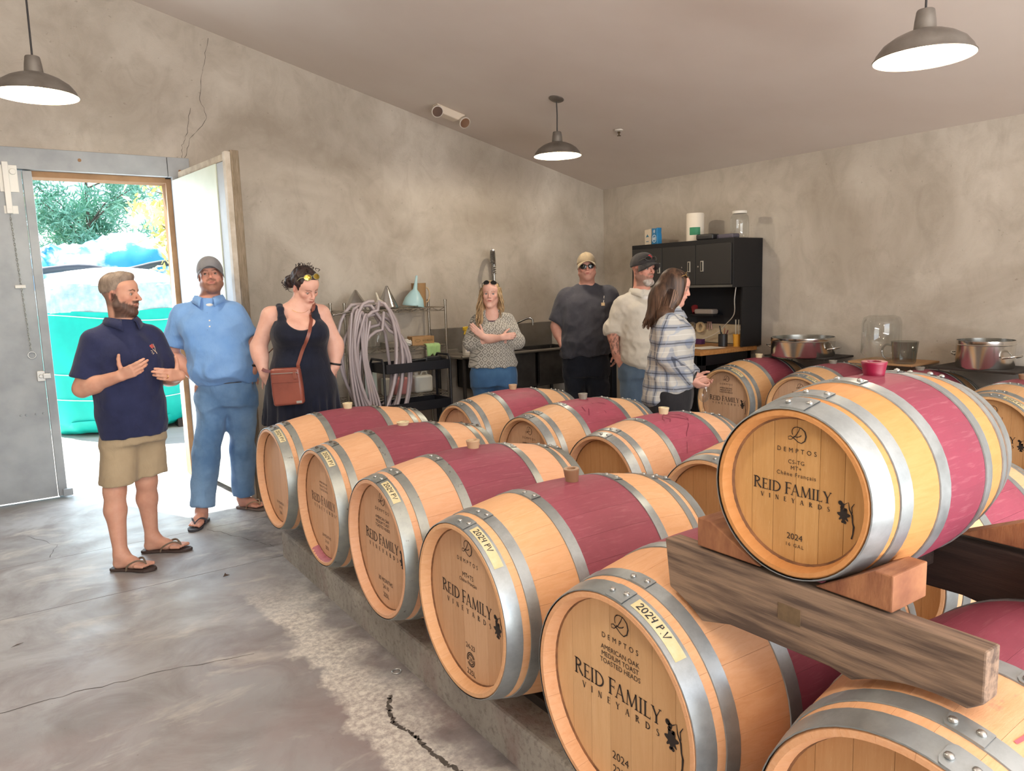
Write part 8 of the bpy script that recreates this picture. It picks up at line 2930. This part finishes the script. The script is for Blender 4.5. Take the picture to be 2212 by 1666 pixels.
# mound behind under a blue and white tarp
mo = MB()
vs, fs = [], []
NX, NY = 40, 24
rr = random.Random(11)
for j in range(NY + 1):
    for i in range(NX + 1):
        u, v = i / NX, j / NY
        x, y = -1.7 + 3.4 * u, -0.9 + 1.8 * v
        e = max(0.0, 1 - (abs(x) / 1.7) ** 2.6) * max(0.0, 1 - (abs(y) / 0.9) ** 2.6)
        z = 2.42 * e ** 0.34
        fold = 0.07 * math.sin(5.2 * x + 1.7 * y) + 0.05 * abs(math.sin(9 * x - 6 * y)) + 0.03 * math.sin(21 * x + 9 * y)
        z += fold * (e ** 0.5) - 0.12 * max(0, -x)
        vs.append((x, y + 0.05 * math.sin(8 * x) * e, max(z, 0.0)))
for j in range(NY):
    for i in range(NX):
        a = j * (NX + 1) + i
        fs.append((a, a + 1, a + NX + 2, a + NX + 1))
tag(mo.add(vs, fs).build('covered_heap', M_BTARP, None, (1.35, 12.35, 0.0), smooth=179), 'heap under a blue and white tarp behind the teal tank', 'heap')
tag(MB().tube(smooth_path([(0.35, 11.35, 1.93), (0.9, 11.32, 1.99), (1.4, 11.3, 1.93), (1.9, 11.28, 2.03), (2.6, 11.25, 2.08)], 4), [0.045] * 17, 8).build('dark_pole', mat('dark_weathered_pole', '#3a4450', 0.7), smooth=60), 'dark pole lying across the tarps outside', 'pole')
for x in (0.35, 2.6):
    tag(MB().cyl((x, 11.35, -0.01), (x, 11.35, 2.0 if x < 1 else 2.12), 0.035, n=8).build('prop_post', mat('dark_weathered_pole', '#3a4450', 0.7), smooth=60), 'thin dark post propping the %s end of the pole outside' % ('left' if x < 1 else 'right'), 'post')
tag(MB().b2((-0.5, -0.1, 0), (0.5, 0.1, 0.10)).build('timber_sleeper', M_RAIL, None, (2.15, 9.75, -0.005)), 'dark timber sleeper on the ground beside the tank outside', 'timber')


def leaf_mat(name, a, b_):
    t = NT(name)
    v = t.geo()
    c = t.mix(t.noise(v, 3, 4), srgb(a), srgb(b_))
    return t.out(col=c, rough=0.45, spec=0.4)


ML1, ML2, ML3 = leaf_mat('blue_green_leaves', '#6fae9c', '#93c4a6'), leaf_mat('olive_leaves', '#9ab36a', '#bccb85'), leaf_mat('sunlit_yellow_leaves', '#c9cc86', '#e9e2a6')


def tree(x, y, h_, rx, ry, z0, n, ml, lab, seed, lw=0.011, ll=0.09, trunk=0.06):
    rr = random.Random(seed)
    t = empty('tree', (x, y, 0), 0, lab, 'tree', 'trees outside the doorway')
    b = MB()
    tips = []
    b.tube([(0, 0, -0.01), (0.03, 0.02, h_ * 0.3), (-0.03, 0.0, h_ * 0.6), (0.02, 0, h_ * 0.9)], [trunk, trunk * 0.8, trunk * 0.5, trunk * 0.2], 7)
    for k in range(22):
        z = z0 + (h_ - z0) * rr.random() * 0.85
        a = rr.uniform(0, 2 * PI)
        e = Vector((rx * math.cos(a) * rr.uniform(0.4, 1), ry * math.sin(a) * rr.uniform(0.4, 1), min(h_, z + rr.uniform(-0.1, 0.5))))
        p0 = Vector((0, 0, max(0.3, z - 0.4)))
        mid = p0.lerp(e, 0.5) + Vector((0, 0, 0.08))
        b.tube([p0, mid, e], [0.02, 0.012, 0.004], 5)
        for q in range(9):
            tips.append(p0.lerp(e, 0.25 + 0.75 * q / 8) + Vector((rr.gauss(0, .16), rr.gauss(0, .16), rr.gauss(0, .13))))
    b.build('trunk', mat('grey_bark', '#6a5f55', 0.8), t, smooth=60)
    N = np.random.default_rng(seed)
    tp_ = np.array([tuple(v) for v in tips])
    c = tp_[N.integers(0, len(tp_), n)] + N.normal(0, 0.07, (n, 3))
    d = N.normal(0, 1, (n, 3)) + np.array([0, 0, 0.1])
    d /= np.linalg.norm(d, axis=1)[:, None]
    s = np.cross(d, N.normal(0, 1, (n, 3)))
    s /= np.linalg.norm(s, axis=1)[:, None]
    L = ll * N.uniform(0.6, 1.3, (n, 1))
    W = lw * N.uniform(0.7, 1.4, (n, 1))
    nn = np.cross(d, s)
    V = np.stack([c, c + d * L * 0.5 + s * W + nn * L * 0.04, c + d * L * 0.5 - s * W + nn * L * 0.04, c + d * L], 1).reshape(-1, 3)
    Fc = np.array([[0, 2, 1], [1, 2, 3]])[None] + (np.arange(n) * 4)[:, None, None]
    me = bpy.data.meshes.new('foliage')
    me.from_pydata(V.tolist(), [], Fc.reshape(-1, 3).tolist())
    me.materials.append(ml)
    o = link('foliage', me, t)
    o['kind'] = 'stuff'
    return t


tree(1.35, 14.0, 4.6, 1.3, 0.8, 1.7, 15000, ML1, 'dense blue-green tree straight behind the tarps', 1, 0.011, 0.14)
tree(-0.35, 13.6, 4.4, 1.1, 0.8, 1.5, 11000, ML2, 'olive-green tree on the left behind the tarps', 2, 0.02, 0.10)
tree(2.28, 10.6, 3.5, 0.62, 0.5, 1.95, 2200, ML3, 'thin tree with sunlit yellow-green leaves right of the tank', 3, 0.03, 0.13, 0.03)
